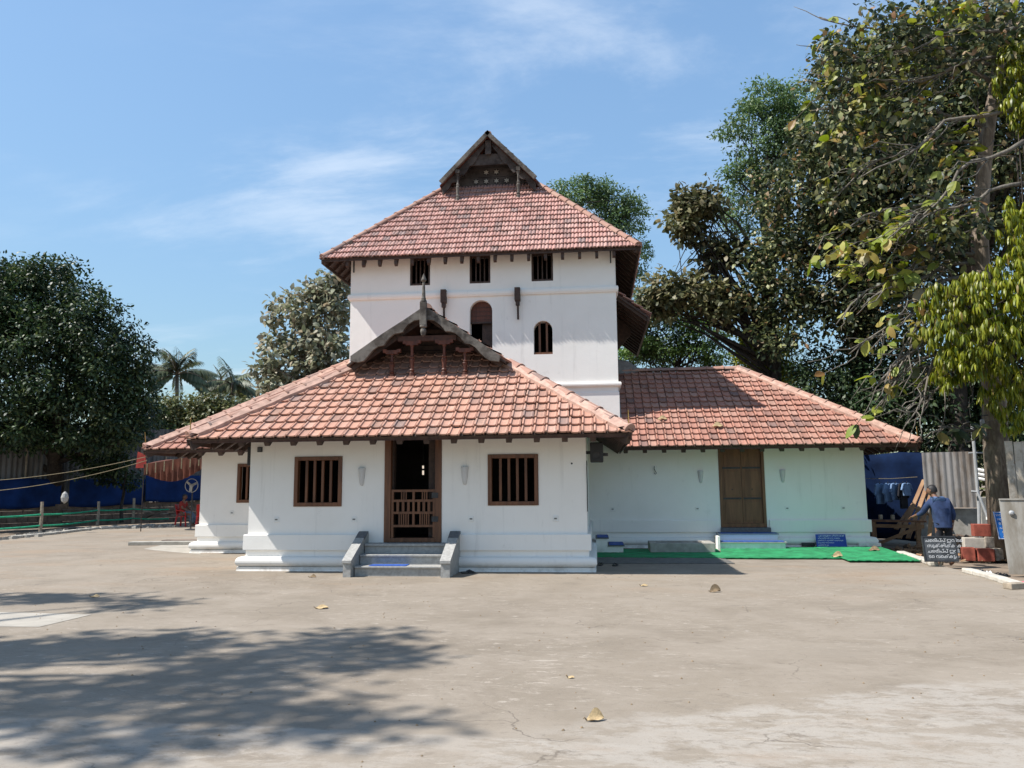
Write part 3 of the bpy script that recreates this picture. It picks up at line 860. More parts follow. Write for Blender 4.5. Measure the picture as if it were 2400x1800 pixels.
# carved gable of the front hall
Lo = [(-3.514,0.950,5.346),(-3.578,0.950,5.306),(-3.942,0.950,5.071),(-4.397,0.950,4.792),(-4.761,0.950,4.543),(-5.086,0.950,4.327),(-5.084,0.950,4.209),(-4.930,0.950,4.183),(-4.793,0.950,4.211),(-4.702,0.950,4.308),(-4.594,0.950,4.442),(-4.485,0.950,4.510),(-4.353,0.950,4.535),(-4.312,0.950,4.603),(-4.245,0.950,4.693),(-4.140,0.950,4.770),(-3.957,0.950,4.805),(-3.921,0.950,4.873),(-3.846,0.950,4.965),(-3.722,0.950,5.042),(-3.513,0.950,5.065)]
Ro = [(-3.514,0.950,5.346),(-3.513,0.950,5.065),(-3.303,0.950,5.033),(-3.176,0.950,4.942),(-3.094,0.950,4.848),(-3.056,0.950,4.789),(-2.955,0.950,4.786),(-2.847,0.950,4.743),(-2.739,0.950,4.650),(-2.685,0.950,4.577),(-2.643,0.950,4.525),(-2.541,0.950,4.511),(-2.434,0.950,4.444),(-2.327,0.950,4.319),(-2.238,0.950,4.228),(-2.132,0.950,4.154),(-1.937,0.950,4.127),(-1.904,0.950,4.246),(-2.223,0.950,4.474),(-2.616,0.950,4.751),(-3.049,0.950,5.050),(-3.432,0.950,5.302)]
gable = MB().prism([(q[0], q[2]) for q in Lo], (0, GY-0.10, 0), (1,0,0), (0,0,1), (0,1,0), 0.085).build('bargeboard', M['wood_grey'], B, bevel=0.01)
MB().prism([(q[0]+0.002, q[2]) for q in Ro], (0, GY-0.10, 0), (1,0,0), (0,0,1), (0,1,0), 0.085).build('bargeboard', M['wood_grey'], B, bevel=0.01)
ax, az = (-3.514,0.950,5.346)[0], (-3.514,0.950,5.346)[2]
post = MB().box(ax-0.07, ax+0.07, GY-0.19, GY-0.102, az-0.42, az+0.08).build('gable_post', M['wood_grey'], B, bevel=0.01)
MB().lathe((ax, GY-0.14, az-0.66), [(0.005,0),(0.045,0.03),(0.065,0.10),(0.06,0.15),(0.03,0.18),(0.075,0.205),(0.075,0.24)], 10).build('pendant', M['wood_grey'], post)
MB().lathe((ax, GY-0.13, az+0.07), [(0.065,0),(0.07,0.03),(0.045,0.06),(0.054,0.075),(0.042,0.10),(0.030,0.34),(0.026,0.44),(0.055,0.465),(0.058,0.485),(0.03,0.56),(0.002,0.63)], 10).build('finial', M['wood_grey'], post)
# underside rafters and back wall of the gable
GB = 2.05
zb_ = EZ+(GB-RY0)*TAN
hw = (ZR-zb_)/TAN
MB().prism([(RC-hw, zb_-0.05), (RC+hw, zb_-0.05), (RC, ZR-0.09)], (0, GB, 0), (1,0,0), (0,0,1), (0,1,0), 0.06).build('gable_wall', M['wood_dark'], B)
for k in range(5):
    z = zb_+0.12*k+0.03; h_ = (ZR-0.12-z)/TAN
    if h_ > 0.15: MB().obox((RC, GB-0.02, z), (1,0,0), (0,1,0.6), (0,-0.6,1), h_, 0.012, 0.05).build('gable_slat', M['wood_dark'], B)
bt = [(r_*1.35, q_) for r_, q_ in [(0.045,0),(0.045,0.10),(0.03,0.12),(0.045,0.15),(0.028,0.18),(0.036,0.30),(0.046,0.36),(0.03,0.39),(0.042,0.42),(0.024,0.45),(0.022,0.62),(0.034,0.66),(0.034,0.72)]]
for x, top in ((-4.23, 4.42), (-3.80, 4.60), (-3.11, 4.60), (-2.67, 4.42)):
    zf = EZ+(1.02-RY0)*TAN+0.03; h = top-zf
    b = MB().lathe((x, 1.02, zf), [(r_, q/0.72*h) for r_, q in bt], 8).build('baluster', M['wood_red'], B)
    MB().box(x-0.06, x+0.06, 0.96, 1.08, zf-0.03, zf+0.03).build('baluster_foot', M['tile_a'], b)
    MB().box(x-0.13, x+0.13, 0.98, 1.06, top-0.05, top+0.03).build('bracket_head', M['wood_red'], b)
    MB().box(x-0.19, x-0.11, 0.975, 1.065, top-0.02, top+0.05).build('bracket_scroll', M['wood_red'], b)
    MB().box(x+0.11, x+0.19, 0.975, 1.065, top-0.02, top+0.05).build('bracket_scroll', M['wood_red'], b)
MB().box(-4.10, -2.85, 0.98, 1.08, 4.632, 4.74).build('gable_beam', M['wood_board'], B)
for s_ in (-1, 1):
    MB().beam((RC+s_*1.6, 1.06, ZR-1.6*TAN-0.14), (RC+s_*0.1, 1.06, ZR-0.1*TAN-0.14), 0.06, 0.10).build('gable_rafter', M['wood_dark'], B)

# ---- wing roof
WRX, WRY = 7.70, 4.60
WRUN = 3.5; WYB = WRY+2*WRUN
roof_w = MB().box(TX1+0.15, WRX-0.03, WRY+0.025, WRY+0.055, EZ-0.068, EZ-0.035).build('roof', M['wood_board'], B, label='side wing roof of red clay tiles beside tower')
x00 = TX1+0.01
pw = Plane((x00, WRY, EZ), (1,0,0), (0,1,0), TAN); LW = WRX-x00; VW = WRUN/c_
lo = lambda v: 0.0; hi = lambda v: LW-v*c_
deck(pw, [(0,0),(LW,0),(hi(VW),VW),(0,VW)], roof_w, M['wood_dark'])
lay_tiles(pw, lo, hi, VW-0.03, FLAT, TW, G, 0.048, 0.030, roof_w, M['tile_w'], False, bucket('tile_w'))
pws = Plane((WRX, WRY, EZ), (0,1,0), (-1,0,0), TAN)
deck(pws, [(0,0),(2*WRUN,0),(WRUN,VW)], roof_w, M['wood_dark'])
lay_tiles(pws, lambda v: v*c_, lambda v: 2*WRUN-v*c_, VW-0.03, FLAT, TW, G, 0.048, 0.030, roof_w, M['tile_w'], False, bucket('tile_w'))
pwb = Plane((WRX, WYB, EZ), (-1,0,0), (0,-1,0), TAN)
deck(pwb, [(0,0),(LW,0),(LW,VW),(WRUN,VW)], roof_w, M['wood_board'])
fillet(pw, lambda v: LW-v*c_, 0.05, VW, -1, roof_w); fillet(pws, lambda v: v*c_, 0.05, VW, 1, roof_w)
ridge_tiles((WRX-0.02, WRY+0.02, EZ+0.085), (WRX-WRUN, WRY+WRUN, EZ+WRUN*TAN+0.085), roof_w, M['ridge'], 0.40, 0.10)
ridge_tiles((WRX-WRUN, WRY+WRUN, EZ+WRUN*TAN+0.06), (TX1+0.05, WRY+WRUN, EZ+WRUN*TAN+0.06), roof_w, M['ridge'], 0.40, 0.10)
MB().tube([(WRX-0.05, WRY+0.05, EZ+0.10), (WRX-0.05, WRY+0.05, EZ+0.42)], [0.012, 0.006], 6).build('hip_spike', M['brass'], roof_w)
MB().beam((WRX-0.06, WRY+0.06, EZ-0.12), (WRX-1.3, WRY+1.3, EZ-0.12+1.24*TAN), 0.12, 0.16).build('hip_rafter', M['wood_dark'], roof_w)
rafters([0.75+0.47*k for k in range(12)], WRY, YW, EZ, TAN, roof_w)
rafters([6.39], WRY, YW, EZ, TAN, roof_w, back=-0.05)
rafters([6.86], WRY, YW, EZ, TAN, roof_w, back=-0.35)
rafters([5.9+0.5*k for k in range(8)], WRX, WX1, EZ, TAN, roof_w, axis='x', sgn=-1)
MB().box(WRX-0.03, WRX, WRY+0.03, WYB, EZ-0.11, EZ-0.03).build('fascia', M['wood_board'], roof_w)
# cement flashing where the wing roof meets the tower
mb = MB(); mb.prism([(WRY+0.02, EZ-0.02), (WRY+WRUN, EZ+WRUN*TAN-0.02), (WRY+WRUN, EZ+WRUN*TAN+0.16), (WRY+0.02, EZ+0.09)], (TX1+0.004, 0, 0), (0,1,0), (0,0,1), (1,0,0), 0.055)
mb.prism([(WRY+0.05, EZ-0.03), (WRY+WRUN, EZ+WRUN*TAN-0.05), (WRY+WRUN, EZ-0.03)], (TX1+0.002, 0, 0), (0,1,0), (0,0,1), (1,0,0), 0.03)
mb.build('flashing', M['flash'], roof_w)
mb = MB(); mb.add([(TX1+0.02,7.9,4.6),(TX1+0.75,8.0,4.9),(TX1+0.40,8.1,5.22),(TX1+0.02,8.1,5.30),(TX1+0.02,8.4,4.6),(TX1+0.75,8.4,4.9),(TX1+0.40,8.4,5.22),(TX1+0.02,8.4,5.30)],
    [(0,1,2,3),(4,7,6,5),(0,3,7,4),(1,5,6,2),(2,6,7,3),(0,4,5,1)])
mb.build('mortar_lump', M['flash'], roof_w, bevel=0.08)

# ---- rear left roof
LRX, LRY = -10.95, 3.05
roof_l = MB().box(LRX+0.03, RX0+0.6, LRY+0.025, LRY+0.055, EZ-0.055, EZ-0.02).build('roof', M['wood_board'], B, label='rear left roof of clay tiles behind front hall')
plf = Plane((LRX, LRY, EZ+0.02), (1,0,0), (0,1,0), TAN); LL = TX0-LRX; VL = 4.3/c_
deck(plf, [(0,0),(LL,0),(LL,VL),(4.3,VL)], roof_l, M['wood_dark'])
lay_tiles(plf, lambda v: v*c_, lambda v: LL, VL-0.03, FLAT, TW, G, 0.048, 0.030, roof_l, M['tile_w'], False, bucket('tile_w'))
pls = Plane((LRX, LRY+8.6, EZ+0.02), (0,-1,0), (1,0,0), TAN)
deck(pls, [(0,0),(8.6,0),(4.3,VL)], roof_l, M['wood_dark'])
lay_tiles(pls, lambda v: v*c_, lambda v: 8.6-v*c_, VL-0.03, FLAT, TW, G, 0.048, 0.030, roof_l, M['tile_w'], False, bucket('tile_w'))
fillet(plf, lambda v: v*c_, 0.05, VL, 1, roof_l)
ridge_tiles((LRX+0.02, LRY+0.02, EZ+0.105), (LRX+4.3, LRY+4.3, EZ+4.3*TAN+0.105), roof_l, M['ridge'], 0.40, 0.10)
pass
MB().tube([(LRX+0.05, LRY+0.05, EZ+0.10), (LRX+0.01, LRY+0.05, EZ+0.46)], [0.012, 0.006], 6).build('hip_spike', M['brass'], roof_l)
MB().beam((LRX+0.06, LRY+0.06, EZ-0.10), (LRX+1.3, LRY+1.3, EZ-0.10+1.24*TAN), 0.12, 0.16).build('hip_rafter', M['wood_dark'], roof_l)
rafters([-9.5+0.5*k for k in range(5)], LRY, YL, EZ, TAN, roof_l, w=0.11)
rafters([4.6+0.5*k for k in range(8)], LRX, LX0, EZ, TAN, roof_l, axis='x', sgn=1)
MB().box(LRX, LRX+0.03, LRY+0.03, LRY+8.6, EZ-0.09, EZ-0.01).build('fascia', M['wood_board'], roof_l)

# ---- tower roof
QX0, QX1, QY0, QY1, QZ = -7.38, 1.275, 5.225, 13.4, 7.80
QC = (QX0+QX1)/2; QW = QX1-QX0; ZT = QZ+QW/2*TANT
roof_t = MB().box(QX0+0.03, QX1-0.03, QY0+0.02, QY0+0.05, QZ-0.07, QZ-0.03).build('roof', M['wood_dark'], B, label='steep tower roof of stained pink clay tiles')
pt = Plane((QX0, QY0, QZ), (1,0,0), (0,1,0), TANT); ct = pt.cos
VT = 3.17/ct; lo = lambda v: v*ct; hi = lambda v: QW-v*ct
GT, WT = 0.288, 0.196
deck(pt, [(0,0),(QW,0),(hi(VT),VT),(lo(VT),VT)], roof_t, M['wood_dark'])
lay_tiles(pt, lo, hi, VT-0.02, FLUTE, WT, GT, 0.052, 0.034, roof_t, M['tile_t'], False, bucket('tile_t'), 0.006)
TGY = 7.50; VGT = 2.91/ct; VRT = QW/2/ct; LQ = QY1-QY0
ptr = Plane((QX1, QY0, QZ), (0,1,0), (-1,0,0), TANT)
ptl = Plane((QX0, QY1, QZ), (0,-1,0), (1,0,0), TANT)
dg = TGY-QY0
deck(ptr, [(0,0),(LQ,0),(LQ-VGT*ct,VGT),(LQ-dg,VGT),(LQ-dg,VRT),(dg,VRT),(dg,VGT),(VGT*ct,VGT)], roof_t, M['wood_dark'])
deck(ptl, [(0,0),(LQ,0),(LQ-VGT*ct,VGT),(LQ-dg,VGT),(LQ-dg,VRT),(dg,VRT),(dg,VGT),(VGT*ct,VGT)], roof_t, M['wood_dark'])
lo_s = lambda v: v*ct if v < VGT else dg
hi_s = lambda v: LQ-v*ct if v < VGT else LQ-dg
lay_tiles(ptr, lo_s, hi_s, VRT-0.02, FLUTE, WT, GT, 0.052, 0.034, roof_t, M['tile_t'], False, bucket('tile_t'), 0.006)
lay_tiles(ptl, lo_s, hi_s, VRT-0.02, FLUTE, WT, GT, 0.052, 0.034, roof_t, M['tile_t'], False, bucket('tile_t'), 0.006)
ptb = Plane((QX1, QY1, QZ), (-1,0,0), (0,-1,0), TANT)
deck(ptb, [(0,0),(QW,0),(hi(VT),VT),(lo(VT),VT)], roof_t, M['wood_dark'])
for x_, sg in ((QX0, 1), (QX1, -1)):
    ridge_tiles((x_+sg*0.02, QY0+0.02, QZ+0.07), (x_+sg*2.83, QY0+2.83, QZ+2.83*TANT+0.07), roof_t, M['ridge'], 0.40, 0.098)
    MB().beam((x_+sg*0.05, QY0+0.05, QZ-0.10), (x_+sg*0.9, QY0+0.9, QZ-0.10+0.85*TANT), 0.10, 0.14).build('hip_rafter', M['wood_dark'], roof_t)
ridge_tiles((QC, TGY+0.03, ZT+0.03), (QC, QY1-dg, ZT+0.03), roof_t, M['ridge'], 0.36, 0.085)
for k in range(17):
    x = QX0+0.72+0.454*k
    mb = MB(); mb.prism([(0,0),(0.34,0.34*TANT),(0.34,0.34*TANT-0.10),(0.08,-0.19),(0,-0.15)], (x-0.04, QY0+0.06, QZ-0.05), (0,1,0), (0,0,1), (1,0,0), 0.08)
    mb.build('rafter', M['wood_dark'], roof_t)
rafters([5.7+0.45*k for k in range(17)], QX1, TX1, QZ, TANT, roof_t, axis='x', sgn=-1, w=0.07, h=0.09, back=0.02)
rafters([5.7+0.45*k for k in range(17)], QX0, TX0, QZ, TANT, roof_t, axis='x', sgn=1, w=0.07, h=0.09, back=0.02)
for xa, xb in ((QX0, QX0+0.03), (QX1-0.03, QX1)):
    MB().box(xa, xb, QY0+0.03, QY1, QZ-0.12, QZ-0.03).build('fascia', M['wood_dark'], roof_t)
MB().tube([(QX0+0.02, QY0+0.02, QZ+0.05), (QX0-0.05, QY0-0.02, QZ+0.22)], [0.008, 0.004], 5).build('hip_spike', M['iron'], roof_t)
# tower gable
def trib(x0, z0, x1, z1, w, y, th, mat, name='bargeboard'):
    d = Vector((x1-x0, 0, z1-z0)); L = d.length; d.normalize(); nrm = Vector((d.z, 0, -d.x))
    if nrm.z > 0: nrm = -nrm
    mb = MB(); mb.prism([(0,0),(L,0),(L+w*0.0,w),(0,w)], (x0, y, z0), d, nrm, (0,1,0), th)
    return mb.build(name, mat, B, bevel=0.006)
for s_ in (-1, 1):
    xe = QC+s_*1.29*GS; ze = ZT+0.06-1.29*GS*TANT
    trib(QC, ZT+0.06, xe, ze, 0.13, TGY-0.10, 0.085, M['wood_grey'])
    def P2(t, w):  # along slope, drop below
        a = (0.10+1.13*t)*GS
        return (QC+s_*a, ZT-0.11-a*TANT-w*GS)
    outline = [P2(0,0), P2(1.0,0), P2(1.02,0.02), P2(1.0,0.24), P2(0.86,0.25), P2(0.78,0.17), P2(0.70,0.25), P2(0.62,0.30), P2(0.55,0.22), P2(0.50,0.30), P2(0.42,0.29), P2(0.36,0.22), P2(0.30,0.27), P2(0.22,0.26), P2(0.12,0.16), P2(0.0,0.14)]
    MB().prism(outline, (0, TGY+0.12, 0), (1,0,0), (0,0,1), (0,1,0), 0.05).build('inner_bargeboard', M['wood_gdark'], B)
    g_ = 1.28*GS
    MB().prism([(QC, ZT-0.06), (QC+s_*g_, ZT-0.06-g_*TANT), (QC+s_*g_, ZT-0.10-g_*TANT), (QC, ZT-0.10)], (0, TGY-0.01, 0), (1,0,0), (0,0,1), (0,1,0), 0.9).build('gable_soffit', M['wood_red'], B)
MB().prism([(QC-0.72, ZT-0.92), (QC+0.72, ZT-0.92), (QC+0.48, ZT-0.58), (QC-0.48, ZT-0.58)], (0, TGY+0.20, 0), (1,0,0), (0,0,1), (0,1,0), 0.05).build('collar_beam', M['wood_gdark'], B)
MB().box(QC-0.09, QC+0.09, TGY+0.06, TGY+0.12, ZT-0.63, ZT-0.20).build('king_post', M['wood_gdark'], B)
for s_ in (-1, 1):
    x = QC+s_*0.80*GS; zf = QZ+(TGY-QY0)*TANT+0.02; top = ZT-0.21-0.80*GS*TANT
    h = top-zf
    b = MB().lathe((x, TGY-0.02, zf-0.06), [(r_, q/0.72*h) for r_, q in bt], 8).build('gable_baluster', M['wood_grey'], B)
    MB().box(x-0.062, x+0.062, TGY-0.08, TGY+0.03, top-0.09, top+0.02).build('bracket_head', M['wood_grey'], b)
    MB().prism([(x-0.02, top+0.02), (x+0.06*s_, top+0.02), (x+0.09*s_, top+0.18), (x+0.035*s_, top+0.20)], (0, TGY-0.04, 0), (1,0,0), (0,0,1), (0,1,0), 0.05).build('bracket_scroll', M['wood_grey'], b)
# panelled gable wall with pierced rosettes
TGB = TGY+0.65; zt0 = QZ+(TGB-QY0)*TANT
gw = MB().prism([(QC-(ZT-zt0)/TANT, zt0-0.12), (QC+(ZT-zt0)/TANT, zt0-0.12), (QC, ZT-0.12)], (0, TGB+0.02, 0), (1,0,0), (0,0,1), (0,1,0), 0.05).build('gable_wall', M['wood_gdark'], B)
MB().box(QC-1.05, QC+1.05, TGB-0.01, TGB+0.018, zt0+0.02, zt0+0.30).build('board', M['wood_gdark'], gw)
MB().box(QC-0.80, QC+0.80, TGB-0.01, TGB+0.018, zt0+0.312, zt0+0.60).build('board', M['wood_gdark'], gw)
MB().box(QC-1.15, QC+1.15, TGB-0.05, TGB+0.0, zt0-0.11, zt0-0.03).build('gable_moulding', M['wood_grey'], gw)
MB().box(QC-1.10, QC+1.10, TGB-0.035, TGB+0.0, zt0-0.025, zt0+0.015).build('gable_moulding', M['wood_gdark'], gw)
for (x, z) in ((-0.48, 0.17), (-0.16, 0.17), (0.16, 0.17), (0.48, 0.17), (-0.16, 0.46), (0.16, 0.46)):
    x = QC+x+0.02; z = zt0+z
    ro = MB().lathe((x, TGB-0.011, z), [(0.102, 0), (0.102, 0.004), (0.087, 0.006)], 16, (0,-1,0)).build('rosette', M['interior'], gw)
    mb = MB()
    for k in range(6):
        a = math.pi/6+k*math.pi/3
        mb.prism([(0,0),(0.04,0.02),(0.09,0),(0.04,-0.02)], (x, TGB-0.018, z), (math.cos(a),0,math.sin(a)), (-math.sin(a),0,math.cos(a)), (0,-1,0), 0.012)
    mb.build('rosette_star', M['cement'], ro)

# ---- lean-to roof on the right flank of the tower
lean = MB().prism([(TX1+0.0, 6.86), (1.54, 6.16), (1.54, 6.10), (TX1+0.0, 6.78)], (0, 6.35, 0), (1,0,0), (0,0,1), (0,1,0), 6.0).build('lean_to_roof', M['wood_dark'], B)
for k in range(14):
    y = 6.45+0.44*k
    MB().beam((1.52, y, 6.07), (TX1+0.02, y, 6.74), 0.07, 0.09).build('rafter', M['wood_dark'], lean)
pln = Plane((1.56, 6.30, 6.20), (0,1,0), (-1,0,0), 0.76)
lay_tiles(pln, lambda v: 0.0, lambda v: 6.1, 1.12, FLUTE, WT, GT, 0.052, 0.034, lean, M['tile_t'], False, bucket('tile_t'), 0.006)
MB().box(1.50, 1.56, 6.32, 12.38, 6.03, 6.14).build('fascia', M['wood_dark'], lean)
MB().prism([(TX1+0.003, 5.5), (TX1+0.5, 6.10), (TX1+0.5, 6.25), (TX1+0.003, 6.70)], (0, 8.5, 0), (1,0,0), (0,0,1), (0,1,0), 0.09).build('lean_to_bracket', M['wood_dark'], lean)

# all other roof tiles, too many to be single objects
for k, bk in tiles_rest.items():
    me = bpy.data.meshes.new('roof_tiles')
allb = MB(); mlist = list(tiles_rest.keys())
for i, k in enumerate(mlist):
    bk = tiles_rest[k]; b0 = len(allb.v); allb.v += bk.v
    allb.f += [tuple(b0+q for q in f) for f in bk.f]; allb.mi += [i]*len(bk.f)
me = bpy.data.meshes.new('roof_tiles'); me.from_pydata(allb.v, [], allb.f)
for k in mlist: me.materials.append(M[k])
me.polygons.foreach_set('material_index', allb.mi); me.update()
tag(link('roof_tiles', me, B), kind='stuff')

# ---- front steps
steps = MB().box(CX0+0.003, CX1-0.003, -0.30, 0.06, 0.0, 0.485).build('front_steps', M['granite'], B, label='grey granite steps with sloping cheek walls below front door')
MB().box(CX0+0.003, CX1-0.003, -0.335, 0.055, 0.487, 0.528).build('step_slab', M['granite'], steps, bevel=0.006)
for k, (y0, z) in enumerate(((-0.62, 0.352), (-0.95, 0.176))):
    MB().box(CX0+0.003, CX1-0.003, y0+0.03, y0+0.33, 0.0, z-0.035).build('riser', M['granite'], steps)
    MB().box(CX0+0.003, CX1-0.003, y0, y0+0.345, z-0.033, z).build('step_slab', M['granite'], steps, bevel=0.006)
for (x0, x1) in ((CX0-0.17, CX0), (CX1, CX1+0.19)):
    MB().prism([(-1.10, 0.0), (0.0, 0.0), (0.0, 0.70), (-0.12, 0.70), (-1.10, 0.25)], (x0+0.015, 0, 0), (0,1,0), (0,0,1), (1,0,0), x1-x0-0.03).build('cheek_wall', M['granite'], steps)
    c = MB().prism([(-1.125, 0.246), (-0.36, 0.594), (-0.36, 0.64), (-1.125, 0.292)], (x0, 0, 0), (0,1,0), (0,0,1), (1,0,0), x1-x0).build('coping', M['granite'], steps)
    MB().prism([(-0.358, 0.595), (-0.115, 0.705), (-0.068, 0.705), (-0.068, 0.748), (-0.13, 0.748), (-0.358, 0.645)], (x0, 0, 0), (0,1,0), (0,0,1), (1,0,0), x1-x0).build('coping', M['granite_d'], steps)

# ---- front door: frame, half gate
door = MB().box(DX0+0.003, DX0+0.13, -0.02, 0.14, 0.535, 2.70).build('front_door', M['wood'], B, bevel=0.006, label='open front doorway with wooden half gate')
MB().box(DX1-0.13, DX1-0.003, -0.02, 0.14, 0.535, 2.70).build('door_jamb', M['wood'], door, bevel=0.006)
MB().box(DX0+0.13, DX1-0.13, -0.02, 0.14, 0.535, 0.615).build('threshold', M['wood'], door, bevel=0.006)
MB().box(DX0+0.13, DX1-0.13, -0.015, 0.14, 2.58, 2.70).build('lintel', M['wood'], door)
MB().box(DX0+0.132, DX0+0.165, 0.10, 0.26, 0.62, 2.58).build('inner_jamb', M['wood_dark'], door)
MB().box(DX1-0.30, DX1-0.132, 0.20, 0.26, 0.62, 2.58).build('door_leaf', M['wood_dark'], door)
gx0, gx1, gz0, gz1 = DX0+0.14, DX1-0.115, 0.82, 1.535
gm = (gx0+gx1)/2
gate = MB().box(gx0, gx0+0.045, 0.0, 0.045, 0.62, gz1).build('half_gate', M['wood'], door)
for (a, b, c, d) in ((gx1-0.06, gx1, 0.62, gz1), (gm-0.022, gm+0.022, gz0, gz1)):
    MB().box(a, b, 0.0, 0.045, c, d).build('gate_stile', M['wood'], gate)
zr = [0.84, 1.09, 1.32, 1.51]
for z in zr:
    for (a, b) in ((gx0+0.045, gm-0.022), (gm+0.022, gx1-0.06)):
        MB().box(a, b, 0.002, 0.043, z-0.022, z+0.022).build('gate_rail', M['wood'], gate)
for (a, b) in ((gx0+0.045, gm-0.022), (gm+0.022, gx1-0.06)):
    w_ = b-a
    for zi, fr, bw in ((2, (0.42, 0.54, 0.66), 0.022), (1, (0.22, 0.5, 0.78), 0.05), (0, (0.30, 0.42, 0.54, 0.66, 0.78), 0.024)):
        for f in fr:
            MB().box(a+w_*f-bw/2, a+w_*f+bw/2, 0.01, 0.035, zr[zi]+0.022, zr[zi+1]-0.022).build('gate_bar', M['wood'], gate)
for z in (1.42, 0.97):
    MB().box(gx1-0.075, gx1+0.05, -0.032, -0.012, z-0.05, z+0.05).build('gate_hinge', M['iron'], gate)
# ---- wing door
wd = MB().box(WD0+0.003, WD0+0.075, YW-0.02, YW+0.12, 0.505, 2.70).build('wing_door', M['wood_w'], B, bevel=0.006, label='closed double-leaf teak door of the side wing')
MB().box(WD1-0.075, WD1-0.003, YW-0.02, YW+0.12, 0.505, 2.70).build('door_jamb', M['wood_w'], wd, bevel=0.006)
MB().box(WD0+0.075, WD1-0.075, YW-0.02, YW+0.12, 0.505, 0.60).build('threshold', M['wood_w'], wd)
wm = (WD0+WD1)/2
for (a, b) in ((WD0+0.077, wm-0.004), (wm+0.004, WD1-0.077)):
    lf = MB().box(a, b, YW+0.045, YW+0.09, 0.602, 2.70).build('door_leaf', M['wood_w'], wd)
    for z in (1.20, 1.97):
        MB().box(a+0.02, b-0.02, YW+0.03, YW+0.044, z, z+0.045).build('iron_band', M['iron'], lf)
    for z0, z1 in ((0.66, 1.15), (1.29, 1.92), (2.06, 2.65)):
        MB().box(a+0.06, b-0.06, YW+0.034, YW+0.044, z0, z1).build('door_panel', M['wood_w'], lf, bevel=0.008)
    MB().lathe(((a+b)/2, YW+0.034, 1.45), [(0.016,0),(0.016,0.01),(0.006,0.014)], 8, (0,-1,0)).build('door_stud', M['iron'], lf)
# ---- wing steps
ws = MB().box(2.99, 4.40, YW-0.42, YW-0.16, 0.0, 0.345).build('wing_steps', M['plaster'], B, label='white steps with blue mats below the wing door')
MB().box(2.97, 4.43, YW-0.45, YW-0.15, 0.347, 0.375).build('step_slab', M['granite'], ws)
MB().box(2.96, 4.50, YW-0.76, YW-0.455, 0.0, 0.165).build('riser', M['plaster'], ws)
MB().box(2.94, 4.53, YW-0.79, YW-0.452, 0.167, 0.195).build('step_slab', M['granite'], ws)
MB().box(2.90, 2.957, YW-0.80, YW-0.10, 0.0, 0.33).build('cheek_wall', M['plaster'], ws)
MB().box(WD0-0.02, WD1+0.06, YW-0.15, YW+0.055, 0.0, 0.50).build('sill_block', M['granite_d'], ws)
# ---- steps to the side door of the front hall
ss = MB().box(AX1+0.15, 0.24, 3.78, 4.75, 0.0, 0.34).build('side_steps', M['plaster'], B, label='small steps with blue mats beside the front hall flank')
MB().box(AX1+0.14, 0.27, 3.75, 4.77, 0.342, 0.37).build('step_slab', M['granite_d'], ss)
MB().box(0.242, 0.60, 3.78, 4.75, 0.0, 0.165).build('riser', M['plaster'], ss)
MB().box(0.25, 0.63, 3.75, 4.77, 0.167, 0.195).build('step_slab', M['granite_d'], ss)

# ------------------------------------------------------------------ fittings on the building (each a thing)
def sconce(x, y, z0, z1, label):
    h = z1-z0
    mb = MB(); n = 10; rings = []
    prof = [(0.006, 0.0), (0.03, 0.015), (0.042, 0.06), (0.056, 0.16), (0.068, 0.28), (0.074, h-0.012), (0.070, h)]
    vs_ = []
    for r_, q in prof:
        for k in range(n+1):
            a = math.pi*k/n
            vs_.append((x+r_*math.cos(a), y-0.004-r_*0.95*math.sin(a), z0+q))
    m = n+1; fs_ = [(i*m+k, i*m+k+1, (i+1)*m+k+1, (i+1)*m+k) for i in range(len(prof)-1) for k in range(n)]
    mb.add(vs_, fs_)
    root = empty('wall_lamp', (x, y, z0), label, 'lamp', 'white cone wall lamps')
    mb.build('lamp_shade', M['shade'], root, smooth=True)
    MB().box(x-0.05, x+0.05, y-0.006, y-0.001, z0+0.05, z1+0.02).build('back_plate', M['white'], root)
sconce(-4.53, 0, 1.61, 1.96, 'white cone wall lamp between left barred window and front door')
sconce(-2.50, 0, 1.61, 1.96, 'white cone wall lamp between front door and right barred window')
sconce(2.66, YW, 1.61, 1.93, 'white cone wall lamp on tower side of wing door')
sconce(4.69, YW, 1.61, 1.93, 'white cone wall lamp on far side of wing door from tower')
def socket(x, y, z, label):
    root = empty('wall_socket', (x, y, z-0.05), label, 'socket', 'white socket plates low on the walls')
    MB().box(x-0.052, x+0.052, y-0.014, y-0.001, z-0.052, z+0.052).build('plate', M['white'], root, bevel=0.006)
    MB().box(x-0.028, x+0.028, y-0.0175, y-0.0145, z-0.014, z+0.016).build('slot', M['granite'], root)
    MB().box(x-0.024, x+0.018, y-0.0195, y-0.0178, z-0.002, z+0.008).build('switch', M['black'], root)
socket(-6.23, 0, 0.97, 'white socket plate below outer edge of left front window')
socket(-4.67, 0, 0.97, 'white socket plate left of the granite front steps')
socket(-2.38, 0, 0.97, 'white socket plate between front door and right window')
socket(-0.77, 0, 0.97, 'white socket plate near right corner of front hall')
socket(2.55, YW, 0.97, 'white socket plate on wing wall beside wing door jamb')
socket(4.76, YW, 0.97, 'white socket plate beyond the wing door')
socket(6.12, YW, 0.97, 'white socket plate near outer corner of side wing')
socket(0.41, YW, 0.97, 'white socket plate in shaded corner above side steps')
socket(-9.06, YL, 0.97, 'white socket plate on rear left room wall')
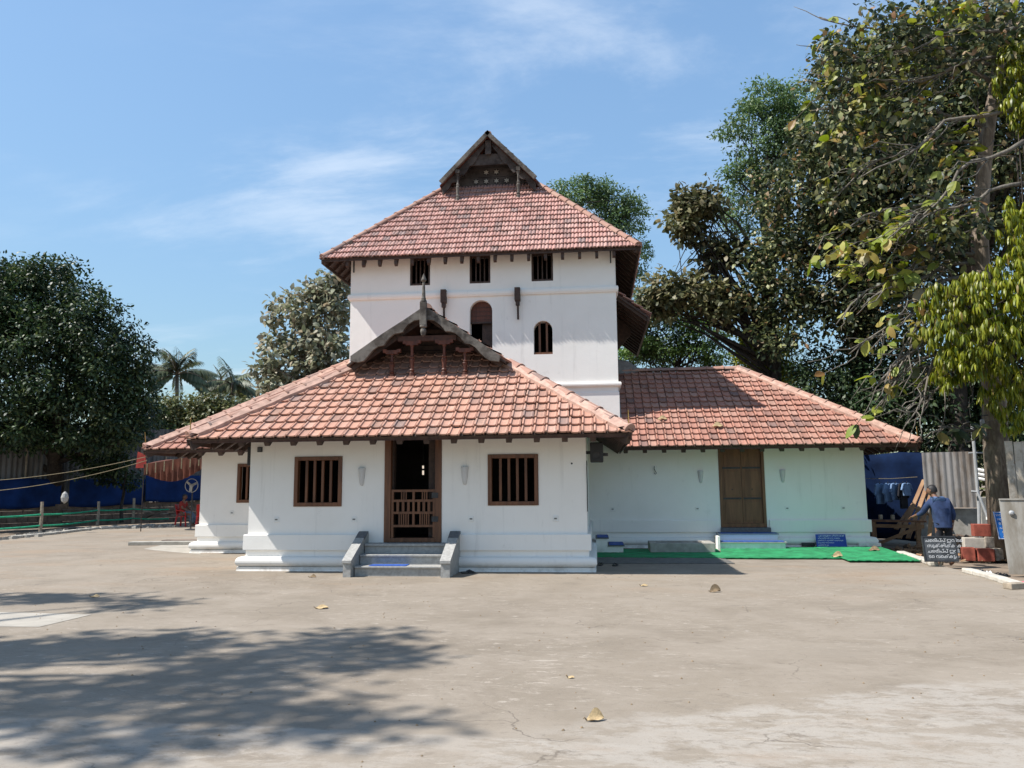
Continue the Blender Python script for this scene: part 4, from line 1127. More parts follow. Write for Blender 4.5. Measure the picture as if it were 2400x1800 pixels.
# bare wire box
r = empty('wire_box', (1.51, YW, 1.9), 'open cable box with dangling black wire on wing wall', 'cable')
MB().box(1.45, 1.57, YW-0.016, YW-0.001, 1.95, 2.07).build('box', M['white'], r)
MB().tube([(1.50, YW-0.02, 2.05), (1.49, YW-0.05, 1.99), (1.52, YW-0.06, 1.92), (1.55, YW-0.05, 1.88), (1.52, YW-0.04, 1.85), (1.49, YW-0.04, 1.89)], 0.009, 6).build('wire', M['black'], r)
r = empty('small_vent_box', (-6.61, 0, 2.3), 'small dark square box near top left of front wall', 'box')
MB().box(-6.66, -6.56, -0.03, -0.001, 2.29, 2.39).build('box', M['iron'], r, bevel=0.006)
MB().box(-6.645, -6.575, -0.034, -0.031, 2.305, 2.375).build('cover', M['granite_d'], r)
MB().lathe((-0.45, -0.001, 2.0), [(0.018, 0), (0.018, 0.004), (0.012, 0.006)], 10, (0,-1,0)).build('wall_hook', M['iron'], label='tiny black cable hole cap on right front wall', cat='cap')
# loudspeaker on the right flank
r = empty('loudspeaker', (0.05, 0.25, 2.1), 'black loudspeaker mounted under right eave of front hall', 'speaker')
MB().box(-0.10, 0.15, 0.08, 0.36, 2.02, 2.40).build('cabinet', M['black'], r, bevel=0.02)
MB().lathe((0.02, 0.078, 2.15), [(0.075, 0), (0.07, 0.006), (0.03, -0.004)], 14, (0,-1,0)).build('cone', M['iron'], r)
MB().box(0.15, 0.24, 0.18, 0.24, 2.14, 2.20).build('bracket', M['iron'], r)
MB().box(-0.178, -0.10, 0.18, 0.24, 2.18, 2.24).build('wall_arm', M['iron'], r)
MB().tube([(-0.165, -0.0, 2.05), (-0.17, -0.02, 1.9), (-0.165, -0.01, 1.6), (-0.168, -0.012, 1.1)], 0.009, 5).build('cable', M['black'], r)
r = empty('loudspeaker', (-6.95, 0.5, 2.0), 'dark loudspeaker on left flank of front hall', 'speaker')
MB().box(-7.04, -6.84, 0.35, 0.62, 2.04, 2.42).build('cabinet', M['black'], r, bevel=0.015)
MB().box(-6.84, -6.806, 0.45, 0.52, 2.2, 2.26).build('wall_arm', M['iron'], r)
# glowing panes on an added cord, in place of daylight through a gap
r = empty('lamp_or_gap_glow', (-3.58, 1.0, 1.7), 'small glowing panes standing in for daylight gap in dark front doorway', 'lamp')
MB().box(-3.60, -3.565, 1.18, 1.20, 1.83, 1.92).build('lower_gap_glow', M['lamp'], r)
MB().box(-3.60, -3.567, 1.18, 1.20, 1.96, 2.02).build('upper_gap_glow', M['lamp'], r)
MB().tube([(-3.583, 1.19, 1.922), (-3.583, 1.19, 1.958)], 0.004, 5).build('link', M['iron'], r)
MB().tube([(-3.583, 1.19, 2.022), (-3.583, 1.19, 2.94)], 0.004, 5).build('added_cord', M['iron'], r)

# mats, carpets
def slab_mat(name, x0, x1, y0, y1, z, mat, label, cat='mat', group=None, wob=0.0, th=0.012):
    n = 14; mb = MB(); vs_ = []
    for j in range(2):
        for i in range(n+1):
            x = x0+(x1-x0)*i/n; y = y0 if j == 0 else y1
            vs_.append((x, y+rnd.uniform(-wob, wob), z+th+rnd.uniform(0, wob*0.6)))
    fs_ = [(i, i+1, n+2+i, n+1+i) for i in range(n)]
    mb.add(vs_, fs_)
    b = len(vs_); mb.add([(v[0], v[1], z+0.001) for v in vs_], [(i, n+1+i, n+2+i, i+1) for i in range(n)])
    for i in range(n):
        mb.f.append((i, b+i, b+i+1, i+1)); mb.f.append((n+1+i, n+2+i, b+n+2+i, b+n+1+i)); mb.mi += [0, 0]
    for i in (0, n):
        mb.f.append((i, n+1+i, b+n+1+i, b+i)); mb.mi.append(0)
    return mb.build(name, mat, None, label, cat, group)
slab_mat('door_mat', -4.10, -3.42, -0.92, -0.63, 0.176, M['blue_mat'], 'blue door mat on bottom granite step of front hall', group='blue rubber step mats')
slab_mat('door_mat', 3.02, 4.40, YW-0.43, YW-0.17, 0.376, M['blue_mat'], 'blue mat on upper white step of wing door', group='blue rubber step mats', wob=0.006)
slab_mat('door_mat', 2.98, 4.48, YW-0.77, YW-0.47, 0.196, M['blue_mat'], 'blue mat on lower white step of wing door', group='blue rubber step mats', wob=0.006)
slab_mat('door_mat', 0.0, 0.25, 3.80, 4.70, 0.371, M['blue_mat'], 'blue mat on upper side step by shaded corner', group='blue rubber step mats')
slab_mat('door_mat', 0.28, 0.61, 3.80, 4.70, 0.196, M['blue_mat'], 'blue mat on lower side step by shaded corner', group='blue rubber step mats')
def carpet(name, quad, z, mat, label, cat, wob=0.02):
    n, m = 26, 8; mb = MB(); vs_ = []
    A_, B_, C_, D_ = [Vector((q[0], q[1])) for q in quad]   # near-left, near-right, far-right, far-left
    for j in range(m+1):
        for i in range(n+1):
            s_, t_2 = i/n, j/m
            p = (A_*(1-s_)+B_*s_)*(1-t_2) + (D_*(1-s_)+C_*s_)*t_2
            e = wob if j in (0, m) else 0
            vs_.append((p.x, p.y+rnd.uniform(-e, e), z+0.010+abs(math.sin(i*1.3+j*0.7))*wob*0.35+rnd.uniform(0, wob*0.35)))
    k = n+1
    fs_ = [(j*k+i, j*k+i+1, (j+1)*k+i+1, (j+1)*k+i) for j in range(m) for i in range(n)]
    mb.add(vs_, fs_)
    b = len(vs_)
    rim = [i for i in range(k)] + [j*k+n for j in range(1, m+1)] + [m*k+i for i in range(n-1, -1, -1)] + [j*k for j in range(m-1, 0, -1)]
    mb.add([(vs_[i][0], vs_[i][1], z+0.001) for i in rim], [])
    R_ = len(rim)
    for q in range(R_):
        mb.f.append((rim[q], b+q, b+(q+1) % R_, rim[(q+1) % R_])); mb.mi.append(0)
    return mb.build(name, mat, None, label, cat)
carpet('floor_mat', [(-0.078,1.361,0.000)[:2], (2.726,1.432,0.000)[:2], (2.689,2.917,0.000)[:2], (-0.053,2.868,-0.000)[:2]], 0.0, M['dark_mat'], 'grey floor mat lying before the concrete trough', 'mat')
carpet('green_carpet', [(-0.081,2.664,0.000)[:2], (2.761,2.521,0.000)[:2], (2.885,4.836,0.000)[:2], (-0.055,4.812,0.000)[:2]], 0.012, M['carpet'], 'green carpet strip in shade beside the side steps', 'carpet')
carpet('green_carpet', [(2.612,2.422,0.000)[:2], (5.065,2.378,-0.000)[:2], (5.448,5.235,0.000)[:2], (3.025,5.220,0.000)[:2]], 0.022, M['carpet'], 'sunlit green carpet before the wing door steps', 'carpet')
carpet('green_carpet', [(5.025,1.746,0.000)[:2], (6.428,1.737,0.000)[:2], (6.821,5.244,0.000)[:2], (5.246,5.234,0.000)[:2]], 0.034, M['carpet'], 'slanting green carpet below the blue sign', 'carpet')
# concrete trough
r = empty('concrete_trough', (1.95, 4.1, 0), 'low rectangular concrete trough on the carpet beside wing steps', 'trough')
tx0, tx1, ty0, ty1 = 1.22, 2.70, 3.78, 4.62
MB().box(tx0, tx1, ty0, ty0+0.12, 0.03, 0.24).build('trough_wall', M['cement'], r, bevel=0.01)
MB().box(tx0, tx1, ty1-0.12, ty1, 0.03, 0.24).build('trough_wall', M['cement'], r, bevel=0.01)
MB().box(tx0, tx0+0.16, ty0+0.12, ty1-0.12, 0.03, 0.24).build('trough_wall', M['cement'], r, bevel=0.01)
MB().box(tx1-0.22, tx1, ty0+0.12, ty1-0.12, 0.03, 0.24).build('trough_wall', M['cement'], r, bevel=0.01)
MB().box(tx0+0.16, tx1-0.22, ty0+0.12, ty1-0.12, 0.03, 0.07).build('trough_floor', M['cement'], r)

# ------------------------------------------------------------------ lettering
def lettering(lines, O, U, V, N, size, mat, parent, lead=1.25, align='LEFT', name='lettering'):
    """flat text as mesh on a board: O top-left, U right, V up"""
    Mx = Matrix((Vector(U).normalized(), Vector(V).normalized(), Vector(N).normalized())).transposed().to_4x4()
    for k, (txt, dx_, s_) in enumerate(lines):
        cu = bpy.data.curves.new(name, 'FONT'); cu.body = txt; cu.size = size*s_; cu.align_x = 'LEFT'
        ob = bpy.data.objects.new('tmp', cu); col.objects.link(ob)
        dg_ = bpy.context.evaluated_depsgraph_get()
        me = bpy.data.meshes.new_from_object(ob.evaluated_get(dg_))
        bpy.data.objects.remove(ob)
        if len(me.vertices) == 0: continue
        pos = Vector(O)+Vector(U).normalized()*dx_ - Vector(V).normalized()*(size*lead*(k+0.85)) + Vector(N).normalized()*0.003
        T = Mx.copy(); T.translation = pos
        me.transform(T)
        me.materials.clear(); me.materials.append(mat)
        link(name, me, parent)

# blackboard at the kerb
bx0, bx1, by, bz0, bz1 = 6.20, 6.79, 1.05, 0.10, 0.56
r = empty('blackboard', (6.5, by, 0), 'chalk-written blackboard on legs standing at the kerb', 'sign')
tilt = Vector((0, 0.18, 1)).normalized(); nrm = Vector((0, -1, 0.18)).normalized()
cen = Vector(((bx0+bx1)/2, by, (bz0+bz1)/2))
MB().obox(cen, (1,0,0), nrm, tilt, (bx1-bx0)/2, 0.010, 0.23).build('board', M['chalkboard'], r)
for s_ in (-1, 1):
    MB().obox(cen+tilt*0.23*s_+nrm*0.004, (1,0,0), nrm, tilt, (bx1-bx0)/2+0.012, 0.016, 0.012).build('frame', M['iron'], r)
    MB().obox(cen+Vector((1,0,0))*((bx1-bx0)/2)*s_+nrm*0.004, (1,0,0), nrm, tilt, 0.012, 0.016, 0.218).build('frame', M['iron'], r)
MB().beam((6.50, by+0.02, 0.001), (6.50, by+0.06, 0.30), 0.03, 0.03, (0,1,0)).build('leg', M['post'], r)
MB().beam((6.36, by+0.30, 0.001), (6.40, by+0.07, 0.42), 0.03, 0.03, (0,1,0)).build('leg', M['post'], r)
MB().beam((6.64, by+0.30, 0.001), (6.60, by+0.07, 0.42), 0.03, 0.03, (0,1,0)).build('leg', M['post'], r)
lettering([('ചെരിപ്പ് ഇവിടെ', 0.02, 1.0), ('സൂക്ഷിക്കുക', 0.05, 1.0), ('ചെരിപ്പ് ഇവി', 0.04, 1.0), ('ടെ വെക്കുക', 0.05, 1.0)],
    cen - Vector((1,0,0))*0.275 + tilt*0.215 + nrm*0.012, (1,0,0), tilt, nrm, 0.085, M['chalk'], r, 1.18)
# blue sign leaning on the plinth
o = Vector((5.775,5.300,-0.056)); 
r = empty('blue_notice_board', tuple(o), 'dark blue notice with white lines leaning on wing plinth', 'sign')
u_ = Vector((1, 0.05, 0)).normalized(); up_ = Vector((0.0, 0.32, 1)).normalized(); n_ = u_.cross(up_)
if n_.y > 0: n_ = -n_
o = Vector((5.33, 5.17, 0.048))
MB().obox(o+u_*0.36+up_*0.155, u_, n_, up_, 0.36, 0.006, 0.155).build('board', M['blue_sign'], r)
lettering([('പൊതുജന ശ്രദ്ധക്ക്', 0.06, 1.0), ('ക്ഷേത്ര ദർശന സമയം', 0.05, 0.8), ('ചെരിപ്പ് പുറത്ത് വെക്കുക', 0.03, 0.8), ('അകത്ത് നിശബ്ദത', 0.03, 0.7), ('പാലിക്കുക', 0.03, 0.8)],
    o+up_*0.30+n_*0.007, u_, up_, n_, 0.056, M['sign_white'], r, 1.0)
MB().box(5.02, 5.32, 5.30, 5.385, 0.05, 0.135).build('drain_box', M['iron'], None, 'dark open drain box at foot of wing plinth', 'drain')

# ------------------------------------------------------------------ litter
def dry_leaf(x, y, z, L, ang, mat, label, curl=0.5, cat='leaf'):
    root = empty('dry_leaf', (x, y, z), label, cat, 'dry leaves lying on the courtyard')
    n, m = 7, 4; vs_ = []
    ca, sa = math.cos(ang), math.sin(ang)
    for i in range(n+1):
        t = i/n; w = 0.30*L*math.sin(math.pi*min(1, t*0.92+0.06))**0.8
        for j in range(m+1):
            s_ = (j/m-0.5)*2
            hx = t*L - L/2; hy = s_*w*(1-curl*0.35); hz = abs(s_)**1.3*w*curl*(0.5+1.1*t)*(1.7 if s_ > 0 else 0.12) + L*0.05*t*t*curl + 0.004 + 0.045*L*(1+math.sin(7*t+5*s_+L*40))
            vs_.append((x+ca*hx-sa*hy, y+sa*hx+ca*hy, z+hz))
    k = m+1; fs_ = [(i*k+j, i*k+j+1, (i+1)*k+j+1, (i+1)*k+j) for i in range(n) for j in range(m)]
    MB().add(vs_, fs_).build('blade', mat, root, smooth=True)
    MB().tube([(x-ca*L*0.5, y-sa*L*0.5, z+0.012), (x-ca*L*0.62, y-sa*L*0.62, z+0.03), (x-ca*L*0.7, y-sa*L*0.7, z+0.02)], [0.006, 0.005, 0.003], 5).build('stalk', M['leaf_dry_d'], root)
dry_leaf(-0.04, -9.28, 0, 0.125, 0.35, M['leaf_dry'], 'large curled tan leaf lying alone on pale cement floor', 0.95)
dry_leaf(1.73, -2.75, 0, 0.19, 0.5, M['leaf_dry_d'], 'crumpled brown leaf on open floor before the side wing', 1.0)
dry_leaf(-3.64, -4.61, 0, 0.17, 0.1, M['leaf_dry'], 'flat tan leaf on floor out from the front steps', 0.4)
dry_leaf(-7.43, -3.73, 0, 0.12, 0.4, M['leaf_dry'], 'small tan leaf near the tree shade', 0.4)
for (px, lab, L, cu_, mm_) in (((5.024,2.471,0.000), 'upright curled pale leaf at edge of green carpets', 0.22, 0.9, 'leaf_dry'), ((6.295,4.040,0.000), 'curled dry leaf on the slanting green carpet', 0.26, 0.6, 'leaf_dry_d'),
        ((0.723,-2.103,0.000), 'tiny pale leaf scrap near the front hall corner', 0.12, 0.3, 'leaf_dry'), ((-5.039,-1.174,0.000), 'tiny dark leaf scrap by the front plinth', 0.12, 0.7, 'leaf_dry_d'),
        ((-0.243,-8.108,0.000), 'tiny yellow leaf scrap on the scuffed floor', 0.06, 0.4, 'leaf_dry')):
    dry_leaf(px[0], px[1], 0.045 if 'carpet' in lab else 0.0, L, 0.3, M[mm_], lab, cu_)
for (x, y, z, L, lab) in ((3.1, 5.25, 0, 0.30, 'dry leaf caught on sunlit wing roof tiles'), (1.75, 5.6, 0, 0.26, 'dry leaf on wing roof tiles near tower shadow')):
    dry_leaf(x, y, EZ+(y-WRY)*TAN+0.075, L, 0.4, M['leaf_dry'], lab, 0.7)
# scattered crumbs of leaf and grit nobody could count
mb = MB()
for k in range(420):
    x = rnd.uniform(-9, 6); y = rnd.uniform(-11.5, -0.6); s_ = rnd.uniform(0.004, 0.014)
    a = rnd.uniform(0, 6.3); c, d = math.cos(a)*s_, math.sin(a)*s_
    mb.add([(x+c, y+d, 0.002), (x-d, y+c, 0.002), (x-c, y-d, 0.002), (x+d, y-c, 0.002), (x, y, 0.004+s_*0.6)], [(0,1,4),(1,2,4),(2,3,4),(3,0,4)])
mb.build('floor_grit', M['leaf_dry_d'], None, 'specks of grit and leaf crumbs over the courtyard floor', 'grit', kind='stuff')

def sandal(x, y, z, ang, mat, root):
    ca, sa = math.cos(ang), math.sin(ang)
    out = [(-0.12,-0.035),(-0.06,-0.042),(0.04,-0.045),(0.10,-0.04),(0.13,0),(0.10,0.045),(0.04,0.048),(-0.06,0.036),(-0.12,0.033),(-0.135,0)]
    MB().prism(out, (x, y, z+0.001), (ca,sa,0), (-sa,ca,0), (0,0,1), 0.022).build('sole', mat, root)
    for s_ in (-1, 1):
        pts = [(0.085, 0, 0.024), (0.04, 0.025*s_, 0.05), (-0.02, 0.04*s_, 0.024)]
        MB().tube([(x+ca*a-sa*b, y+sa*a+ca*b, z+c) for a, b, c in pts], 0.009, 5).build('strap', mat, root)
def sandals(p, z, ang, mat, label, gap=0.14):
    r = empty('sandals', (p[0], p[1], z), label, 'sandals', 'footwear left on the ground')
    sandal(p[0], p[1], z, ang, mat, r); sandal(p[0]-math.sin(ang)*gap, p[1]+math.cos(ang)*gap, z, ang+0.15, mat, r)
sandals((0.344,1.035,0.000), 0.0, 1.3, M['black'], 'pair of black sandals by the grey floor mat', 0.30)
sandals((-2.36, -0.42, 0), 0.0, 0.3, M['black'], 'pair of black sandals beside granite cheek wall', 0.13)
sandals((6.721,0.033,0.000), 0.0, 0.4, M['granite_d'], 'grey sandals on the ledge behind the white kerb')
sandals((6.754,-0.232,0.000), 0.0, 1.2, M['white'], 'white sandals among the footwear behind the kerb')
sandals((6.807,-0.611,0.000), 0.0, 0.2, M['black'], 'black strappy sandals near the leaning grey sheet')

# kerb stones
def kerb_run(pts, label):
    r = empty('kerb', (pts[0][0], pts[0][1], 0), label, 'kerb', 'white kerb pieces along courtyard edge')
    for a, b in zip(pts[:-1], pts[1:]):
        a = Vector((a[0], a[1], 0.04)); b = Vector((b[0], b[1], 0.04)); n = max(1, int((b-a).length/0.42))
        for i in range(n):
            p0 = a+(b-a)*(i/n); p1 = a+(b-a)*((i+0.985)/n); w = 0.16+rnd.uniform(-.02,.02)
            MB().beam(p0+Vector((rnd.uniform(-.02,.02),0,rnd.uniform(-.012,.008))), p1+Vector((rnd.uniform(-.02,.02),0,0)), w, 0.085).build('kerb_stone', M['kerb'], r, bevel=0.02)
kerb_run([(6.712,3.607,0.000), (6.555,2.316,0.000), (6.418,1.121,0.000)], 'white kerb run between green carpet and blackboard')
kerb_run([(6.503,0.025,0.000), (6.469,-0.865,0.000), (6.351,-1.962,0.000)], 'white kerb run in front of the left-off footwear')
kerb_run([(-19.811,14.715,0.000), (-19.189,11.212,0.000), (-19.067,9.222,0.000)], 'rough pale kerb under the green rope fence')
kerb_run([(-18.711,15.923,0.000), (-19.440,15.316,0.000), (-19.681,14.710,0.000)], 'rough pale kerb toward the red chairs')

# ------------------------------------------------------------------ right hand yard
GL = -0.20
def brick_stack(name, label, items, cat, mat, loc):
    r = empty(name, loc, label, cat)
    return r
def block(name, x, y, z, lx, ly, lz, rot, mat, parent=None, label=None, cat=None, group=None):
    ca, sa = math.cos(rot), math.sin(rot)
    return MB().obox((x, y, z+lz/2), (ca,sa,0), (-sa,ca,0), (0,0,1), lx/2, ly/2, lz/2).build(name, mat, parent, label, cat, group, bevel=0.012)
# heap of blocks by the low wall: each block a thing
K = (8.671,4.390,-0.200); kx, ky = K[0], K[1]
block('red_block', kx-0.20, ky, GL, 0.26, 0.22, 0.30, -0.25, M['brick'], None, 'red cement block lowest in the heap, end toward blackboard', 'block', 'red cement blocks')
block('red_block', kx+0.12, ky-0.08, GL, 0.34, 0.26, 0.28, -0.15, M['brick'], None, 'red cement block lying beside the lowest red block', 'block', 'red cement blocks')
block('stone_block', kx+0.42, ky+0.05, GL, 0.20, 0.26, 0.28, 0.2, M['rock'], None, 'rough grey stone block in the heap of red blocks', 'block')
block('stone_block', kx+0.10, ky+0.30, GL, 0.50, 0.20, 0.50, -0.1, M['kerb'], None, 'pale rubble block standing behind lowest red blocks', 'block')
block('stone_block', kx+0.42, ky+0.20, GL+0.285, 0.30, 0.24, 0.24, -0.1, M['rock'], None, 'speckled grey block laid under the topmost red block', 'block')
block('red_block', kx+0.42, ky+0.30, GL+0.53, 0.66, 0.28, 0.28, -0.2, M['brick'], None, 'long red cement block on top of the heap', 'block', 'red cement blocks')
block('stone_block', kx+0.74, ky-0.05, GL, 0.28, 0.3, 0.50, 0.1, M['kerb'], None, 'cream plaster block between heap and grey sheet', 'block')
block('loose_brick', (6.256,-2.259,0.000)[0]-0.02, (6.256,-2.259,0.000)[1]+0.1, 0.0, 0.34, 0.16, 0.09, 0.35, M['post'], None, 'loose brown brick at end of white kerb', 'brick')
block('pink_scrap', (6.609,-1.537,0.000)[0], (6.609,-1.537,0.000)[1], 0.0, 0.22, 0.10, 0.03, 0.3, M['pink'], None, 'pink plastic scrap behind the loose brick', 'scrap')
# bright blue sign
o = Vector((8.788,3.600,0.335)); u_ = Vector((1, -0.08, 0)).normalized(); up_ = Vector((-0.07, 0.10, 1)).normalized(); n_ = u_.cross(up_)
if n_.y > 0: n_ = -n_
r = empty('blue_notice_sign', tuple(o), 'bright blue bilingual notice leaning behind the grey sheet', 'sign')
MB().obox(o+u_*0.34+up_*0.30, u_, n_, up_, 0.34, 0.008, 0.30).build('board', M['sky_sign'], r)
for a, b, c, d in ((0.34, 0.588, 0.34, 0.006), (0.34, 0.012, 0.34, 0.006), (0.006, 0.30, 0.006, 0.285)):
    MB().obox(o+u_*a+up_*b+n_*0.010, u_, n_, up_, c, 0.001, d).build('border', M['sign_white'], r)
lettering([('WORSHIPPERS', 0.03, 0.82), ('NOT PERMITTED', 0.04, 0.82), ('നിശബ്ദത', 0.06, 1.0), ('പാലിക്കുക', 0.06, 1.0), ('അകത്ത്', 0.09, 0.9), ('പ്രവേശനം', 0.09, 0.9)],
    o+up_*0.58+n_*0.009, u_, up_, n_, 0.082, M['sign_white'], r, 1.12)
# grey cement sheet leaning at the right edge
SL = Vector((7.958,1.610,-0.200))
r = empty('leaning_sheet', (SL.x, SL.y, GL), 'stained grey cement sheet leaning at the yard edge', 'sheet')
sh = MB(); sh.obox((SL.x+0.93, SL.y-0.18, 0.52), (1, -0.25, 0), (0.25, 1, -0.10), (0, 0.10, 1), 0.95, 0.012, 0.72); sh.build('panel', M['stained'], r)
MB().obox((SL.x+0.93, SL.y-0.11, 1.245), (1, -0.25, 0), (0.25, 1, 0), (0, 0, 1), 0.95, 0.03, 0.014).build('rim', M['cement'], r)
MB().lathe((SL.x+0.17, SL.y+0.02, 0.98), [(0.05, 0), (0.05, 0.006), (0.02, 0.03)], 12, (-0.25,-1,0)).build('bolt', M['pvc'], r)
# plank fence, top right
PF = Vector((8.973,3.200,2.440)); zt_p = PF.z
r = empty('plank_fence', (PF.x, PF.y, GL), 'upright fence of pale weathered planks above grey sheet', 'fence')
for k in range(8):
    x = PF.x+k*0.165; y = PF.y-0.02*k
    MB().obox((x, y, zt_p-0.85+rnd.uniform(-.03,.03)), (1,-0.1,0), (0.1,1,0), (rnd.uniform(-.02,.02),0,1), 0.076, 0.012, 0.85).build('plank', M['plank'], r)
for z in (1.15, 2.0):
    MB().beam((PF.x-0.05, PF.y+0.05, z), (PF.x+1.3, PF.y-0.1, z), 0.05, 0.06).build('rail', M['lumber'], r)
for d_ in (0.06, 1.15):
    MB().beam((PF.x+d_, PF.y+0.08-0.12*d_, GL), (PF.x+d_, PF.y+0.08-0.12*d_, 2.2), 0.06, 0.06, (0,1,0)).build('post', M['lumber'], r)
# corrugated sheet fence
def corrugated(name, A_, B_, z0, z1, mat, label, pitch=0.085, amp=0.02, posts=0, sag=0.0, cat='fence', panel=0.9):
    A_ = Vector((A_[0], A_[1], 0)); B_ = Vector((B_[0], B_[1], 0)); d = (B_-A_); L = d.length; d.normalize(); n_ = Vector((d.y, -d.x, 0))
    r = empty(name, (A_.x, A_.y, GL), label, cat)
    k = max(1, int(L/panel))
    for q in range(k):
        a0, a1 = L*q/k, L*(q+1)/k+0.04
        m = max(4, int((a1-a0)/pitch*4)); vs_ = []; off = 0.004*(q % 2)
        top = z1+rnd.uniform(-0.06, 0.05); lean_ = rnd.uniform(-0.03, 0.03)
        for i in range(m+1):
            s_ = a0+(a1-a0)*i/m; w = amp*math.sin(2*math.pi*s_/pitch)
            for z in (z0, (z0+z1)/2, top):
                p = A_+d*s_+n_*(w+off+lean_*(z-z0)); vs_.append((p.x, p.y, z))
        fs_ = [(i*3+j, i*3+j+1, i*3+j+4, i*3+j+3) for i in range(m) for j in range(2)]
        MB().add(vs_, fs_).build('sheet', mat, r, smooth=True)
    for q in range(posts):
        p = A_+d*(L*(q+0.5)/posts)+n_*0.09
        MB().beam((p.x, p.y, GL), (p.x, p.y, z1-0.15), 0.06, 0.06, (0,1,0)).build('post', M['post'], r)
    return r, d, n_, A_, L
corrugated('steel_sheet_fence', (9.285,8.600,2.442), (10.448,8.000,2.463), (10.322,8.000,0.886)[2], (10.448,8.000,2.463)[2], M['sheet'], 'weathered corrugated steel sheets behind the working man', 0.16, 0.03)
corrugated('steel_sheet_fence', (11.2, 8.0), (16.0, 7.0), -0.2, 2.3, M['sheet_d'], 'dull corrugated sheets beyond the plank fence', 0.16, 0.03)
block('boundary_wall', (10.218,8.500,0.872)[0], 8.5, GL, 2.2, 0.22, 1.05, -0.2, M['cement'], None, 'low mossy cement wall below corrugated sheets', 'wall')
block('cement_slab', (10.122,6.500,1.201)[0], 6.5, GL+0.0, 0.75, 0.2, (10.122,6.500,1.201)[2]+0.2, 0.0, M['cement'], None, 'grey cement slab standing behind the plastic pipes', 'slab')
# navy tarp
def tarp(name, A_, B_, z0, z1, mat, label, fold=0.06, n=60, parent_loc=None):
    A_ = Vector((A_[0], A_[1], 0)); B_ = Vector((B_[0], B_[1], 0)); d = (B_-A_); L = d.length; d.normalize(); n_ = Vector((d.y, -d.x, 0))
    ph = [rnd.uniform(0, 6.28) for _ in range(5)]; m = 8; vs_ = []
    for i in range(n+1):
        s_ = L*i/n
        for j in range(m+1):
            t = j/m
            w = fold*(math.sin(s_*2.1+ph[0]+t)+0.6*math.sin(s_*4.7+ph[1]-2*t)+0.4*math.sin(s_*9.3+ph[2])*(1-t))
            zt_ = z1-0.05*abs(math.sin(s_*1.4+ph[3]))*1.0; zb__ = z0+0.04*math.sin(s_*1.9+ph[4])
            p = A_+d*s_+n_*w; vs_.append((p.x, p.y, zb__+(zt_-zb__)*t))
    k = m+1; fs_ = [(i*k+j, i*k+j+1, (i+1)*k+j+1, (i+1)*k+j) for i in range(n) for j in range(m)]
    o = MB().add(vs_, fs_).build(name, mat, None, label, 'tarpaulin', smooth=True)
    md = o.modifiers.new('thick', 'SOLIDIFY'); md.thickness = 0.004
    return o
tarp('tarpaulin', (8.132,11.500,2.713), (10.227,9.400,2.489), GL+0.02, (10.210,10.000,2.514)[2], M['tarp_d'], 'navy tarpaulin screen hanging behind the drying shirts')
tarp('tarpaulin', (8.100,15.000,4.700), (10.005,15.000,4.662), 2.2, (8.948,15.000,4.795)[2], M['tarp'], 'blue tarpaulin bundle showing above wing roof hip')
# clothes line with shirts
def shirt(p, w, h, mat, label):
    x, y, z = p
    r = empty('hanging_shirt', (x, y, z-h), label, 'shirt', 'shirts drying on a line')
    out = [(-w*0.5, -h), (w*0.5, -h), (w*0.46, -h*0.35), (w*0.62, -h*0.62), (w*0.80, -h*0.55), (w*0.52, -h*0.05), (w*0.14, 0), (0, -0.05), (-w*0.14, 0), (-w*0.52, -h*0.05), (-w*0.80, -h*0.55), (-w*0.62, -h*0.62), (-w*0.46, -h*0.35)]
    MB().prism(out, (x, y-0.03, z), (0.8,0.55,0), (0,0,1), (-0.55,0.8,0), 0.06).build('body', mat, r, bevel=0.02)
    MB().tube([(x, y, z-0.04), (x, y, z+0.05)], 0.008, 5).build('hanger', M['iron'], r)
r = MB().tube([(8.043,9.600,1.709), (8.704,9.400,1.702), (9.313,9.100,1.744)], 0.008, 5).build('clothes_line', M['rope'], None, 'thin clothes line stretched in front of navy tarpaulin', 'rope')
SH0 = (8.374,9.450,1.579)
for i, (s_, mt, lb) in enumerate(((0.0, 'cloth_b', 'faded blue shirt farthest in along the clothes line'), (0.22, 'cloth_b', 'pale blue shirt second along the clothes line'), (0.42, 'cloth_b', 'pale blue shirt third along the clothes line'), (0.62, 'cloth_k', 'black shirt hung after the pale blue ones'), (0.72, 'cloth_b', 'white-blue shirt last on the clothes line'))):
    shirt((SH0[0]+s_*0.95, SH0[1]-s_*0.3, SH0[2]), 0.34, 0.62-0.06*i if mt != 'cloth_k' else 0.75, M[mt], lb)
# carpenter's bench and lumber
WB0 = Vector((7.184,7.200,0.597)); WB1 = Vector((8.491,6.600,0.587)); wz = WB1.z
r = empty('work_bench', (WB1.x-0.6, WB1.y, GL), 'rough carpenter bench of sawn timber beside the working man', 'bench')
dB = (WB1-WB0).normalized(); pB = Vector((-dB.y, dB.x, 0))
MB().beam((WB0.x, WB0.y, wz), (WB1.x, WB1.y, wz), 0.32, 0.05).build('top', M['wood'], r)
MB().beam((WB0.x, WB0.y-0.08, wz-0.13), (WB1.x-0.1, WB1.y-0.08, wz-0.13), 0.06, 0.09).build('rail', M['lumber'], r)
for t in (0.12, 0.85):
    for q in (-0.12, 0.14):
        c = WB0+(WB1-WB0)*t+pB*q
        MB().beam((c.x, c.y, GL), (c.x, c.y, wz-0.027), 0.085, 0.085, (0,1,0)).build('leg', M['lumber'], r)
c0 = WB0+(WB1-WB0)*0.12-pB*0.2; c1 = WB0+(WB1-WB0)*0.85-pB*0.2
MB().beam((c0.x, c0.y, GL+0.15), (c1.x, c1.y, wz-0.16), 0.04, 0.08).build('brace', M['lumber'], r)
